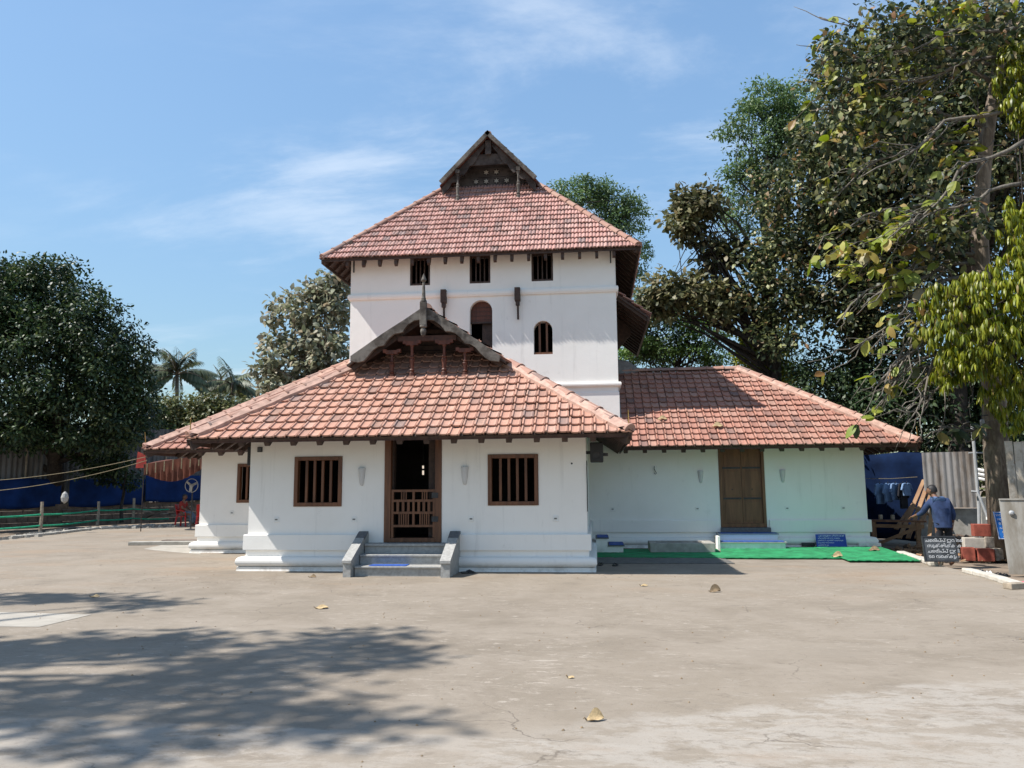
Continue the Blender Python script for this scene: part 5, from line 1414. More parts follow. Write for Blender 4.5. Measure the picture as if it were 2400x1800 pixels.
MB().beam((c1.x-0.3, c1.y, GL+0.03), (c1.x+0.25, c1.y, GL+0.03), 0.25, 0.06).build('foot', M['lumber'], r)
for t, nm in ((0.25, 'end'), (0.45, 'middle')):
    c = WB0+(WB1-WB0)*t
    block('paint_tin', c.x, c.y, wz+0.027, 0.08, 0.08, 0.13, 0.2, M['post'], None, 'small pale tin on the bench ' + nm, 'tin')
lum = [((8.148,7.600,0.085), (9.456,9.000,1.655)), ((8.295,7.400,0.099), (9.557,8.900,1.654)), ((8.475,7.300,0.105), (9.648,8.800,1.531)), ((8.185,7.900,0.319), (9.049,8.800,0.990)), ((7.888,5.000,0.260), (8.321,5.600,1.509)), ((8.002,6.000,0.956), (8.207,5.600,0.779))]
ll = ['plank leaning in the dark corner nearest tarpaulin', 'plank leaning second in the dark corner', 'plank leaning third in the dark corner', 'short plank leaning low in the dark corner', 'bright upright timber post standing before the man', 'thin stick lying slanted across the bench end']
for (a, b), l_ in zip(lum, ll):
    MB().beam(a, b, 0.11 if 'plank' in l_ else 0.085, 0.04).build('timber', M['lumber'], None, l_, 'timber', 'loose timber by the work bench')
# chips and rubble (uncountable)
mb = MB()
for k in range(260):
    x = rnd.uniform(7.2, 9.4); y = rnd.uniform(4.2, 7.4); s_ = rnd.uniform(0.02, 0.08); z = GL + abs(rnd.gauss(0, 0.06))*math.exp(-((x-8.4)**2+(y-5.8)**2))*3
    ax_ = Vector((rnd.uniform(-1,1), rnd.uniform(-1,1), rnd.uniform(-.3,.3))); ay_ = ax_.orthogonal()
    mb.obox((x, y, z+s_*0.3), ax_, ay_, ax_.cross(ay_), s_, s_*rnd.uniform(.3,.8), s_*rnd.uniform(.1,.4))
mb.build('wood_chips', M['lumber'], None, 'heap of wood chips and offcuts under the bench', 'rubble', kind='stuff')
mb = MB()
for k in range(300):
    x = rnd.gauss(9.6, 0.4); y = rnd.uniform(6.4, 8.2); s_ = rnd.uniform(0.03, 0.10)
    ax_ = Vector((rnd.uniform(-1,1), rnd.uniform(-1,1), rnd.uniform(-.5,.5))); ay_ = ax_.orthogonal()
    mb.obox((x, y, GL+0.35*math.exp(-(x-9.6)**2/0.3)*rnd.random()+s_*0.3), ax_, ay_, ax_.cross(ay_), s_, s_*.7, s_*.5)
mb.build('laterite_rubble', M['laterite'], None, 'heap of laterite rubble against the low wall', 'rubble', kind='stuff')
# plastic pipes
r = empty('water_pipe', (10.008,7.219,-0.200), 'grey plastic water pipe standing beside the man', 'pipe')
MB().tube([(9.456,6.000,-0.101), (9.529,6.000,1.054), (9.530,6.000,2.333), (9.525,6.000,3.036)], 0.04, 8).build('riser', M['pvc'], r)
MB().tube([(9.348,5.950,1.352), (9.466,5.900,1.341), (9.509,5.850,1.162), (9.688,5.700,0.314)], 0.032, 8).build('branch', M['pvc'], r)
MB().lathe((9.616,5.780,0.662), [(0.05,0),(0.05,0.08),(0.035,0.09)], 8).build('joint', M['white'], r)
c = (9.640,5.700,0.686)
MB().box(c[0]-0.03, c[0]+0.05, c[1]-0.03, c[1]+0.03, c[2]-0.09, c[2]+0.09).build('valve_handle', M['orange'], r)
MB().tube([(9.431,6.100,2.317), (10.322,6.000,2.324)], 0.02, 6).build('cross_pipe', M['pvc'], r)
c = (9.026,4.400,2.972)
r = empty('lamp_or_gap_glow', c, 'small grey lamp hanging beside the pale trunk', 'lamp')
MB().lathe((c[0], c[1], c[2]-0.12), [(0.035,0),(0.05,0.02),(0.05,0.16),(0.03,0.19)], 10).build('glass', M['pvc'], r)
MB().tube([(c[0], c[1], c[2]+0.07), (c[0], c[1], c[2]+0.16), (c[0]+0.25, c[1]+0.1, c[2]+0.18)], 0.012, 6).build('arm', M['iron'], r)
# stacked white poles behind the trunk
PP0 = (11.080,9.500,1.706); PP1 = (11.632,9.200,1.552)
for k in range(3):
    MB().tube([(PP0[0], PP0[1], PP0[2]+0.13*k), (PP1[0], PP1[1], PP1[2]+0.13*k)], 0.05, 8).build('pale_pole', M['white'], None, 'pale pole in the pile behind trunk, ' + ('lowest', 'middle', 'topmost')[k], 'pole', 'poles piled behind trunk')

# ------------------------------------------------------------------ people
def skin_mesh(name, J, E, mat, parent, sub=2, root=0):
    me = bpy.data.meshes.new(name); keys = list(J.keys()); ix = {k: i for i, k in enumerate(keys)}
    bm = bmesh.new(); L_ = bm.verts.layers.skin.verify()
    vv = []
    for k in keys:
        p, rr_ = J[k]; v = bm.verts.new(p); v[L_].radius = (rr_, rr_) if not isinstance(rr_, tuple) else rr_; vv.append(v)
    vv[root][L_].use_root = True
    for a, b in E: bm.edges.new((vv[ix[a]], vv[ix[b]]))
    bm.to_mesh(me); bm.free()
    me.materials.append(mat)
    o = link(name, me, parent)
    s1 = o.modifiers.new('skin', 'SKIN'); s1.use_smooth_shade = True
    s2 = o.modifiers.new('sub', 'SUBSURF'); s2.levels = sub; s2.render_levels = sub
    return o
def chain(*k): return list(zip(k[:-1], k[1:]))
def hand(J, E, wrist, base, d, side, s_=1.0):
    d = Vector(d).normalized(); side = Vector(side).normalized(); nn = d.cross(side)
    w = Vector(wrist); pm = w+d*0.05*s_; J[base+'palm'] = (tuple(pm), 0.030*s_)
    E += [(base+'wrist', base+'palm')]
    for i, (off, L) in enumerate(((-0.028, 0.07), (-0.009, 0.085), (0.010, 0.08), (0.028, 0.062))):
        a = pm+d*0.035*s_+side*off*s_; b = a+d*L*0.55*s_+nn*0.008; c = b+d*L*0.45*s_+nn*0.022
        for q, (pp, r_) in enumerate(((a, 0.010), (b, 0.009), (c, 0.007))): J['%sf%d%d' % (base, i, q)] = (tuple(pp), r_*s_)
        E += chain(base+'palm', '%sf%d0' % (base, i), '%sf%d1' % (base, i), '%sf%d2' % (base, i))
    a = pm-side*0.035*s_-d*0.01; b = a-side*0.022*s_+d*0.03*s_
    J[base+'t0'] = (tuple(a), 0.011*s_); J[base+'t1'] = (tuple(b), 0.009*s_); E += chain(base+'palm', base+'t0', base+'t1')

def head(c, face, s_, parent, hairlen=0.0):
    """face: horizontal facing direction"""
    c = Vector(c); f = Vector(face).normalized(); up = Vector((0,0,1)); sd = f.cross(up).normalized()
    mb = MB(); n, m = 16, 12; vs_ = []
    for i in range(m+1):
        a = math.pi*i/m; z = math.cos(a)
        for k in range(n):
            b = 2*math.pi*k/n; x = math.cos(b)*math.sin(a); y = math.sin(b)*math.sin(a)
            jaw = 1.0 - 0.28*max(0, -z)**1.3
            px = x*0.098*jaw*(1.0 + (0.04 if x > 0 else 0.10)); py = y*0.076*jaw
            if x > 0.75 and -0.42 < z < 0.12 and abs(y) < 0.26: px += 0.022*(1-abs(y)/0.26)
            if x > 0.6 and 0.10 < z < 0.35 and 0.22 < abs(y) < 0.6: px -= 0.008
            vs_.append(c+(f*px+sd*py+up*z*0.118)*s_)
    fs_ = [(i*n+k, i*n+(k+1) % n, (i+1)*n+(k+1) % n, (i+1)*n+k) for i in range(m) for k in range(n)]
    mb.add(vs_, fs_)
    h = mb.build('head', M['skin'], parent, smooth=True)
    for q in (-1, 1):
        MB().lathe(c+sd*q*0.074*s_-f*0.005*s_, [(0.008,-0.03*s_),(0.022*s_,-0.01*s_),(0.022*s_,0.015*s_),(0.008,0.032*s_)], 8).build('ear', M['skin'], h)
        MB().lathe(c+f*0.088*s_+sd*q*0.032*s_+up*0.018*s_, [(0.011*s_,0),(0.008*s_,0.006*s_),(0.001,0.008*s_)], 8, tuple(f)).build('eye', M['hair'], h)
    MB().obox(c+f*0.093*s_-up*0.052*s_, sd, f, up, 0.024*s_, 0.006*s_, 0.006*s_).build('mouth', M['maroon'], h)
    mb = MB(); vs_ = []
    for i in range(7):
        a = math.pi*0.58*i/6; z = math.cos(a)
        for k in range(n):
            b = 2*math.pi*k/n; x = math.cos(b)*math.sin(a); y = math.sin(b)*math.sin(a)
            zz = z
            if x > 0.2: zz = max(z, 0.45+0.1*x) if z < 0.5 else z
            vs_.append(c+(f*(x*0.110-0.012)+sd*y*0.088+up*(zz*0.130+0.006 - (hairlen*max(0, -x)*max(0, 0.3-z))))*s_)
    fs_ = [(i*n+k, i*n+(k+1) % n, (i+1)*n+(k+1) % n, (i+1)*n+k) for i in range(6) for k in range(n)]
    mb.add(vs_, fs_); mb.build('hair', M['hair'], h, smooth=True)
    return h

# man working at the bench, seen from behind, turned towards the bench on his left
mx, my = 7.42, 3.05
P_ = empty('person', (mx, my, GL), 'man in blue denim shirt bending over timber, back turned', 'person')
def q_(x, y, z): return (mx+x, my+y, GL+z)
J = {'pel': (q_(0,0,0.92), 0.11), 'w': (q_(-0.01,0.01,1.06), 0.11), 'ch': (q_(-0.035,0.05,1.26), 0.12), 'nk0': (q_(-0.075,0.10,1.44), 0.075), 'nk': (q_(-0.095,0.13,1.52), 0.050), 'hd': (q_(-0.115,0.155,1.60), 0.05),
     'hl': (q_(-0.10,0.0,0.88), 0.085), 'kl': (q_(-0.11,0.02,0.48), 0.058), 'al': (q_(-0.11,-0.03,0.09), 0.040), 'tl': (q_(-0.13,0.12,0.035), 0.035),
     'hr': (q_(0.10,0.0,0.88), 0.085), 'kr': (q_(0.12,0.03,0.48), 0.058), 'ar': (q_(0.13,-0.02,0.09), 0.040), 'tr': (q_(0.14,0.14,0.035), 0.035),
     'sl': (q_(-0.205,0.06,1.38), 0.062), 'el': (q_(-0.33,0.20,1.13), 0.045), 'Lwrist': (q_(-0.42,0.42,1.05), 0.030),
     'sr': (q_(0.145,0.06,1.39), 0.062), 'er': (q_(0.25,0.06,1.09), 0.045), 'Rwrist': (q_(0.24,0.14,0.84), 0.030)}
E_ = chain('pel','w','ch','nk0','nk','hd') + chain('pel','hl','kl','al','tl') + chain('pel','hr','kr','ar','tr') + chain('ch','sl','el','Lwrist') + chain('ch','sr','er','Rwrist')
hand(J, E_, J['Lwrist'][0], 'L', (-0.4,0.8,-0.3), (0.8,0.4,0)); hand(J, E_, J['Rwrist'][0], 'R', (-0.05,0.35,-1), (0.2,-0.9,-0.2))
skin_mesh('body', J, E_, M['skin'], P_)
head(q_(-0.12,0.165,1.605), (-0.75,0.65,0), 1.0, P_)
J2 = {k: (J[k][0], J[k][1]+0.022) for k in ('w','ch','sl','sr')}
J2['w'] = (q_(0,0.0,1.02), 0.185); J2['hem'] = (q_(0,-0.005,0.80), 0.195); J2['ch'] = (q_(-0.03,0.04,1.26), 0.205); J2['nk0'] = (q_(-0.07,0.085,1.44), 0.11)
J2['el'] = (J['el'][0], 0.062); J2['er'] = (J['er'][0], 0.062)
J2['cl'] = (q_(-0.39,0.34,1.07), 0.045); J2['cr'] = (q_(0.245,0.10,0.97), 0.048)
skin_mesh('shirt', J2, chain('hem','w','ch','nk0')+chain('ch','sl','el','cl')+chain('ch','sr','er','cr'), M['denim'], P_)
# pale yoke over the shoulders
J3 = {'a': (q_(-0.03,0.035,1.37), 0.155), 'b': (q_(-0.06,0.065,1.44), 0.12), 'l': (q_(-0.19,0.05,1.385), 0.095), 'r': (q_(0.13,0.05,1.395), 0.095)}
skin_mesh('shirt_yoke', J3, [('a','b'),('a','l'),('a','r')], M['denim_l'], P_)
J4 = {k: (J[k][0], J[k][1]+0.022) for k in ('pel','hl','kl','hr','kr')}; J4['al'] = (q_(-0.11,-0.03,0.13), 0.062); J4['ar'] = (q_(0.13,-0.02,0.13), 0.062); J4['pel'] = (J['pel'][0], 0.125); J4['hl'] = (q_(-0.085,0,0.84), 0.085); J4['hr'] = (q_(0.085,0,0.84), 0.085)
skin_mesh('trousers', J4, chain('pel','hl','kl','al')+chain('pel','hr','kr','ar'), M['trouser'], P_)

# seated woman by the far red chair, in profile facing right
wx, wy = -17.25, 16.6
def plastic_chair(x, y, ang, label):
    r = empty('plastic_chair', (x, y, 0), label, 'chair', 'red plastic chairs')
    ca, sa = math.cos(ang), math.sin(ang)      # faces (ca,sa)
    f = Vector((ca,sa,0)); s = Vector((-sa,ca,0)); o_ = Vector((x,y,0)); u = Vector((0,0,1))
    MB().obox(o_+u*0.42, f, s, u, 0.22, 0.22, 0.015).build('seat', M['red'], r, bevel=0.01)
    b = MB().obox(o_-f*0.23+u*0.68, (f*-0.2+u), s, f, 0.24, 0.21, 0.014).build('backrest', M['red'], r, bevel=0.02)
    for a, c in ((1,1),(1,-1),(-1,1),(-1,-1)):
        MB().beam(o_+f*0.19*a+s*0.19*c+u*0.41, o_+f*0.24*a+s*0.23*c+u*0.001, 0.05, 0.05, tuple(f)).build('leg', M['red'], r)
    for c in (1, -1):
        MB().tube([o_-f*0.22+s*0.22*c+u*0.66, o_+f*0.05+s*0.25*c+u*0.66, o_+f*0.20+s*0.24*c+u*0.60, o_+f*0.21+s*0.21*c+u*0.42], 0.022, 6).build('armrest', M['red'], r)
plastic_chair(wx, wy, 0.0, 'red plastic chair with the seated woman on it')
plastic_chair(wx+0.95, wy-0.2, 1.9, 'empty red plastic chair beside rear left wall')
P_ = empty('person', (wx, wy, 0), 'woman in red blouse seated on red plastic chair', 'person')
def q_(x, y, z): return (wx+x, wy+y, z)
J = {'pel': (q_(-0.08,0,0.52), 0.13), 'w': (q_(-0.08,0,0.70), 0.115), 'ch': (q_(-0.05,0,0.90), 0.13), 'nk0': (q_(-0.02,0,1.05), 0.07), 'nk': (q_(0.0,0,1.12), 0.045), 'hd': (q_(0.02,0,1.19), 0.045)}
for s_, k in ((1,'l'),(-1,'r')):
    J['h'+k] = (q_(0.02,0.09*s_,0.50), 0.085); J['k'+k] = (q_(0.38,0.10*s_,0.50), 0.06); J['a'+k] = (q_(0.40,0.10*s_,0.09), 0.038); J['t'+k] = (q_(0.54,0.10*s_,0.035), 0.033)
    J['s'+k] = (q_(-0.03,0.17*s_,0.99), 0.055); J['e'+k] = (q_(0.06,0.23*s_,0.76), 0.042); J[k+'wrist'] = (q_(0.28,0.17*s_,0.66), 0.028)
E_ = chain('pel','w','ch','nk0','nk','hd')
for k in 'lr': E_ += chain('pel','h'+k,'k'+k,'a'+k,'t'+k)+chain('ch','s'+k,'e'+k,k+'wrist')
hand(J, E_, J['lwrist'][0], 'l', (1,-0.2,-0.1), (0,1,0)); hand(J, E_, J['rwrist'][0], 'r', (1,0.2,-0.1), (0,1,0))
skin_mesh('body', J, E_, M['skin'], P_)
head(q_(0.03,0,1.22), (1,-0.2,-0.0), 1.0, P_, 0.12)
Jb = {k: (J[k][0], J[k][1]+0.022) for k in ('pel','w','ch','sl','sr')}; Jb['el'] = (q_(0.03,0.22,0.82), 0.058); Jb['er'] = (q_(0.03,-0.22,0.82), 0.058)
skin_mesh('blouse', Jb, chain('pel','w','ch')+chain('ch','sl','el')+chain('ch','sr','er'), M['maroon'], P_)
Js = {'pel': (q_(-0.06,0,0.50), 0.155), 'th': (q_(0.16,0,0.51), 0.165), 'kn': (q_(0.37,0,0.49), 0.15), 'sh': (q_(0.41,0,0.28), 0.165), 'hm': (q_(0.42,0,0.12), 0.18)}
skin_mesh('skirt', Js, chain('pel','th','kn','sh','hm'), M['bluecloth'], P_)

# ------------------------------------------------------------------ left side: fences, tarpaulin, canopy
FA, FB = (-27.250,17.000,1.982), (-20.799,27.000,2.210)
ZT1, ZT0, ZF = (-25.193,20.000,2.099)[2], (-25.098,20.000,0.753)[2], (-26.114,19.500,4.845)[2]
def lf(t): return (FA[0]+(FB[0]-FA[0])*t, FA[1]+(FB[1]-FA[1])*t)
corrugated('steel_sheet_fence', FA, FB, 0.9, ZF-0.2, M['sheet_d'], 'tall dull corrugated steel fence behind the dark tree', 0.22, 0.045, posts=9, panel=1.3)
dF = Vector((FB[0]-FA[0], FB[1]-FA[1], 0)).normalized(); nF = Vector((dF.y, -dF.x, 0))
FC = (FA[0]-dF.x*14, FA[1]-dF.y*14)
corrugated('steel_sheet_fence', FC, (FA[0]-dF.x*0.05, FA[1]-dF.y*0.05), GL, ZF-0.2, M['sheet_d'], 'corrugated steel fence carrying on left of the dark tree', 0.22, 0.045, posts=8, panel=1.3)
def off(p, k): return (p[0]+nF.x*k, p[1]+nF.y*k)
r = empty('laterite_wall', (FA[0], FA[1], GL), 'low damp laterite wall under the blue tarpaulin strip', 'wall')
Lw = math.hypot(FB[0]-FA[0], FB[1]-FA[1])
for row in range(4):
    n = int(Lw/0.42)
    for i in range(n):
        s_ = (i+(0.5 if row % 2 else 0.0))*0.42
        c = Vector((FA[0], FA[1], 0))+dF*s_+nF*(0.25+rnd.uniform(-.012,.012))
        MB().obox((c.x, c.y, GL+0.14+row*0.272), dF, nF, (0,0,1), 0.203, 0.10, 0.13).build('laterite_stone', M['laterite'], r)
tarp('tarpaulin', off(FA, 0.42), off(lf(0.29), 0.42), ZT0, ZT1, M['tarp'], 'blue tarpaulin strip left of the dark trunk', 0.05)
tarp('tarpaulin', off(lf(0.32), 0.42), off(lf(0.62), 0.42), ZT0, ZT1, M['tarp'], 'blue tarpaulin strip between trunk and canopy', 0.05)
tarp('tarpaulin', off(lf(0.62), 0.50), off(lf(0.95), 0.42), ZT0+0.15, ZT1+0.2, M['tarp'], 'bright blue tarpaulin strip behind the red chairs', 0.06)
# rope fence
posts = [((-20.991,13.038,0.000), 1.12), ((-21.387,17.056,0.000), 1.05), ((-21.152,19.277,0.000), 1.15)]
for i, (q, h) in enumerate(posts):
    MB().tube([(q[0], q[1], 0.0), (q[0]+0.02, q[1], h*0.5), (q[0], q[1], h)], [0.065, 0.06, 0.055], 7).build('fence_post', M['post'], None, ('short post of the rope fence under the dark tree', 'pale middle post of the green rope fence', 'short post of the rope fence nearest the red chairs')[i], 'post', 'rope fence posts')
def rope(a, b, sag, rad, mat, label, cat='rope', n=14, group=None):
    a = Vector(a); b = Vector(b); pts = []
    for i in range(n+1):
        t = i/n; pp_ = a+(b-a)*t; pp_.z -= sag*4*t*(1-t); pts.append(pp_)
    return MB().tube(pts, rad, 6).build('rope', mat, None, label, cat, group)
P0, P1, P2q = [q for q, h in posts]
Pm = (-21.905,10.567,0.000); Pe = (-19.595,19.584,0.000)
for z, nm in ((0.62, 'upper'), (0.20, 'lower')):
    rope((Pm[0], Pm[1], z), (P0[0], P0[1]-0.07, z+0.02), 0.03, 0.035, M['rope_g'], nm + ' green rope running out left of first post', group='green fence ropes')
    rope((P0[0], P0[1]-0.07, z+0.02), (P1[0], P1[1]-0.07, z+0.05), 0.04, 0.035, M['rope_g'], nm + ' green rope between first and middle posts', group='green fence ropes')
    rope((P1[0], P1[1]-0.07, z+0.05), (P2q[0], P2q[1]-0.07, z+0.04), 0.03, 0.035, M['rope_g'], nm + ' green rope between middle and last posts', group='green fence ropes')
    rope((P2q[0], P2q[1]-0.07, z+0.04), (Pe[0], Pe[1], z), 0.03, 0.03, M['rope_g'], nm + ' green rope from last post toward the red chairs', group='green fence ropes')
rope((-17.444,6.000,1.847), (-11.756,4.600,2.428), 0.10, 0.008, M['rope'], 'upper straw rope strung to the rear left eave', group='straw ropes')
rope((-17.418,6.000,1.542), (-11.872,4.800,2.335), 0.12, 0.008, M['rope'], 'lower straw rope strung to the rear left eave', group='straw ropes')
# festival canopy valance
def canopy(A_, B_, z_top, drop, label):
    A_ = Vector((A_[0], A_[1], 0)); B_ = Vector((B_[0], B_[1], 0)); n, m = 40, 6; vs_ = []
    d = B_-A_; back = Vector((0.1, 1, 0))
    za, zb2 = z_top
    r = empty('canopy', (A_.x, A_.y, GL), label, 'canopy')
    for i in range(n+1):
        t = i/n; zt_ = za+(zb2-za)*t
        dr = drop*(0.55+0.6*math.sin(math.pi*min(1, t*1.05))**1.2)
        for j in range(m+1):
            s_ = j/m; p = A_+d*t - back*(0.05*math.sin(i*1.9)*s_)
            vs_.append((p.x, p.y, zt_-dr*s_))
    k = m+1
    MB().add(vs_, [(i*k+j, i*k+j+1, (i+1)*k+j+1, (i+1)*k+j) for i in range(n) for j in range(m)]).build('valance', M['canopy'], r, smooth=True)
    vs_ = []
    for i in range(n+1):
        t = i/n; zt_ = za+(zb2-za)*t
        for j in range(m+1):
            s_ = j/m; p = A_+d*t+back*4.0*s_; vs_.append((p.x, p.y, zt_+0.25*math.sin(math.pi*s_)-0.15*math.sin(math.pi*t)*math.sin(math.pi*s_)))
    MB().add(vs_, [(i*k+j, i*k+j+1, (i+1)*k+j+1, (i+1)*k+j) for i in range(n) for j in range(m)]).build('cloth_roof', M['canopy'], r, smooth=True)
    for i in range(8):
        t = (i+0.5)/8; p = A_+d*t; zt_ = za+(zb2-za)*t
        MB().box(p.x-0.018, p.x+0.018, p.y-0.09, p.y-0.075, zt_-0.40, zt_).build('tassel', M['rope'], r)
    for p, z in ((A_, za), (B_, zb2), (A_+back*4, za), (B_+back*4, zb2)):
        MB().tube([(p.x, p.y, GL), (p.x, p.y, z)], 0.018, 7).build('pole', M['bark_d'], r)
canopy((-16.930,13.000,2.466), (-14.215,13.000,2.882), ((-16.932,13.000,2.498)[2], (-14.215,13.000,2.882)[2]), 0.72, 'rust coloured cloth canopy beyond the rear left room')
c = (-17.389,13.200,2.363)
MB().prism([(0,0),(0.45,0.0),(0.35,0.5),(0.05,0.62)], c, (1,0,0), (0,0,1), (0,1,0), 0.03).build('red_flag', M['maroon'], None, 'small red flag tied beside the rust canopy', 'flag')
# pedestal fan and plaque
c = Vector((-15.554,14.000,1.688))
r = empty('pedestal_fan', (c.x, c.y, 0), 'round white pedestal fan at the canopy edge', 'fan')
ring = []
MB().tube([(c.x+0.26*math.cos(a), c.y, c.z+0.26*math.sin(a)) for a in [2*math.pi*k/24 for k in range(25)]], 0.014, 6).build('guard', M['pvc'], r)
MB().lathe((c.x, c.y, c.z), [(0.06,-0.05),(0.07,0.05),(0.02,0.09)], 10, (0,-1,0)).build('hub', M['pvc'], r)
for k in range(3):
    a = k*2.094+0.4
    MB().obox((c.x+0.13*math.cos(a), c.y-0.02, c.z+0.13*math.sin(a)), (math.cos(a),0.0,math.sin(a)), (-math.sin(a),0.4,math.cos(a)), (0,1,0), 0.11, 0.05, 0.004).build('blade', M['pvc'], r)
MB().tube([(c.x, c.y+0.08, 0.02), (c.x, c.y+0.08, c.z)], 0.025, 7).build('stand', M['iron'], r)
MB().lathe((c.x, c.y+0.08, 0.0), [(0.22,0),(0.22,0.02),(0.03,0.05)], 14).build('base', M['iron'], r)
c = Vector((-19.474,12.200,1.285))
MB().lathe(c, [(0.015,-0.22),(0.10,-0.14),(0.13,0.0),(0.09,0.14),(0.02,0.22)], 12).build('hanging_pot', M['granite'], None, 'pale teardrop pot hung on the dark trunk', 'pot')
# scrap timber heap behind the rope fence
for i in range(7):
    a = Vector((-20.497,18.847,0.000))+Vector((rnd.uniform(-1.2,1.6), rnd.uniform(0.6,2.4), 0)); ang = rnd.uniform(-0.5,0.5); L = rnd.uniform(1.0,2.2)
    e_ = a+Vector((math.cos(ang)*L, math.sin(ang)*L, rnd.uniform(0.2,0.7))); a.z = 0.05+0.08*i
    MB().beam(a, e_, 0.14, 0.05).build('scrap_timber', M['post'] if i % 3 == 0 else M['laterite'], None, ('scrap board lying at the bottom of the timber heap by the red chairs', 'rough board second up in the timber heap', 'brown board crossing the middle of the timber heap', 'pale board slanting in the timber heap', 'dark board resting on the pale slanting one', 'short board high in the timber heap', 'pale board topmost in the timber heap')[i], 'timber', 'scrap boards heaped behind rope fence')
# lumpy rubble along the ragged left edge of the paving
mb = MB()
for k in range(260):
    t = rnd.random(); a = Vector((-19.192,8.819,0.000)); b = Vector((-17.571,16.872,0.000)); mid = Vector((-20.199,15.347,0.000))
    p = a*(1-2*t)+mid*2*t if t < 0.5 else mid*(2-2*t)+b*(2*t-1)
    s_ = rnd.uniform(0.02, 0.10)
    mb.obox((p.x+rnd.gauss(0,.3), p.y+rnd.gauss(0.2,.5), s_*0.3), (1,rnd.uniform(-1,1),0.2), (rnd.uniform(-1,1),1,0), (0,0.1,1), s_, s_*0.8, s_*0.5)
mb.build('edge_rubble', M['cement'], None, 'rubble along the ragged left edge of the courtyard', 'rubble', kind='stuff')
# slabs beside the rear left plinth
for i, (q, L_) in enumerate((((-12.233,6.470,0.000), 1.9), ((-11.887,7.122,0.000), 1.4))):
    block('stone_slab', q[0], q[1], 0.0, L_, 0.34, 0.10, 0.12, M['cement'] if i == 0 else M['laterite'], None, ('long grey slab lying by rear left plinth', 'brown slab lying against rear left plinth')[i], 'slab')

# ------------------------------------------------------------------ vegetation
L_DARK = leaf_mat('dark_foliage', [(0.0, (0.014, 0.030, 0.014)), (0.5, (0.028, 0.055, 0.022)), (0.80, (0.05, 0.082, 0.03)), (1.0, (0.12, 0.15, 0.06))], 0.18)
L_GREY = leaf_mat('grey_teak_foliage', [(0.0, (0.13, 0.15, 0.09)), (0.4, (0.26, 0.27, 0.18)), (0.75, (0.36, 0.35, 0.26)), (1.0, (0.40, 0.33, 0.24))], 0.3)
L_GREYR = leaf_mat('khaki_teak_foliage', [(0.0, (0.055, 0.065, 0.03)), (0.4, (0.125, 0.13, 0.06)), (0.75, (0.21, 0.20, 0.10)), (1.0, (0.27, 0.22, 0.13))], 0.3)
L_TEAK = leaf_mat('teak_foliage', [(0.0, (0.018, 0.032, 0.015)), (0.5, (0.048, 0.066, 0.030)), (0.70, (0.11, 0.125, 0.055)), (0.86, (0.27, 0.28, 0.12)), (0.95, (0.32, 0.27, 0.17)), (1.0, (0.22, 0.11, 0.05))], 0.25)
L_MID = leaf_mat('mid_green_foliage', [(0.0, (0.05, 0.10, 0.03)), (0.5, (0.09, 0.155, 0.04)), (1.0, (0.14, 0.20, 0.055))], 0.3)
L_FRESH = leaf_mat('fresh_green_foliage', [(0.0, (0.07, 0.125, 0.055)), (0.6, (0.12, 0.19, 0.075)), (1.0, (0.18, 0.24, 0.11))], 0.3)
L_LIME = leaf_mat('lime_foliage', [(0.0, (0.07, 0.11, 0.012)), (0.25, (0.16, 0.20, 0.014)), (0.6, (0.26, 0.29, 0.02)), (0.93, (0.36, 0.36, 0.035)), (1.0, (0.22, 0.14, 0.05))], 0.35, 0.4)
L_YEL = leaf_mat('yellow_green_leaf', [(0.0, (0.14, 0.19, 0.03)), (0.45, (0.25, 0.28, 0.05)), (0.75, (0.34, 0.33, 0.09)), (1.0, (0.26, 0.14, 0.05))], 0.35, 0.45)
L_OLIVE = leaf_mat('olive_foliage', [(0.0, (0.07, 0.09, 0.035)), (0.6, (0.13, 0.14, 0.055)), (1.0, (0.19, 0.17, 0.09))], 0.2)
L_PALM = leaf_mat('palm_foliage', [(0.0, (0.055, 0.08, 0.045)), (0.6, (0.11, 0.135, 0.075)), (1.0, (0.19, 0.19, 0.12))], 0.2)

def unit(a): return a/np.maximum(np.linalg.norm(a, axis=1, keepdims=True), 1e-9)
def leaves_mesh(name, P, L, A, N_, ratio, mat, droop=0.18):
    """P base points, L lengths, A axis dirs, N_ approximate normals; each leaf a bent six-vertex blade"""
    n = len(P); A = unit(A); S = unit(np.cross(A, N_)); Nn = unit(np.cross(S, A)); L = L[:, None]
    W = L*ratio
    v = np.empty((n, 6, 3))
    v[:, 0] = P
    v[:, 1] = P + A*L*0.40 + S*W*0.5 + Nn*W*0.10
    v[:, 2] = P + A*L*0.40 - S*W*0.5 + Nn*W*0.10
    v[:, 3] = P + A*L*0.78 + S*W*0.34 - Nn*L*droop*0.5
    v[:, 4] = P + A*L*0.78 - S*W*0.34 - Nn*L*droop*0.5
    v[:, 5] = P + A*L - Nn*L*droop
    b = (np.arange(n)*6)[:, None]
    tri = np.array([[0, 2, 1], [1, 2, 4], [1, 4, 3], [3, 4, 5]])
    f = (b[:, :, None] + tri[None]).reshape(-1, 3)
    return np_mesh(name, v.reshape(-1, 3), f, mat, 3)

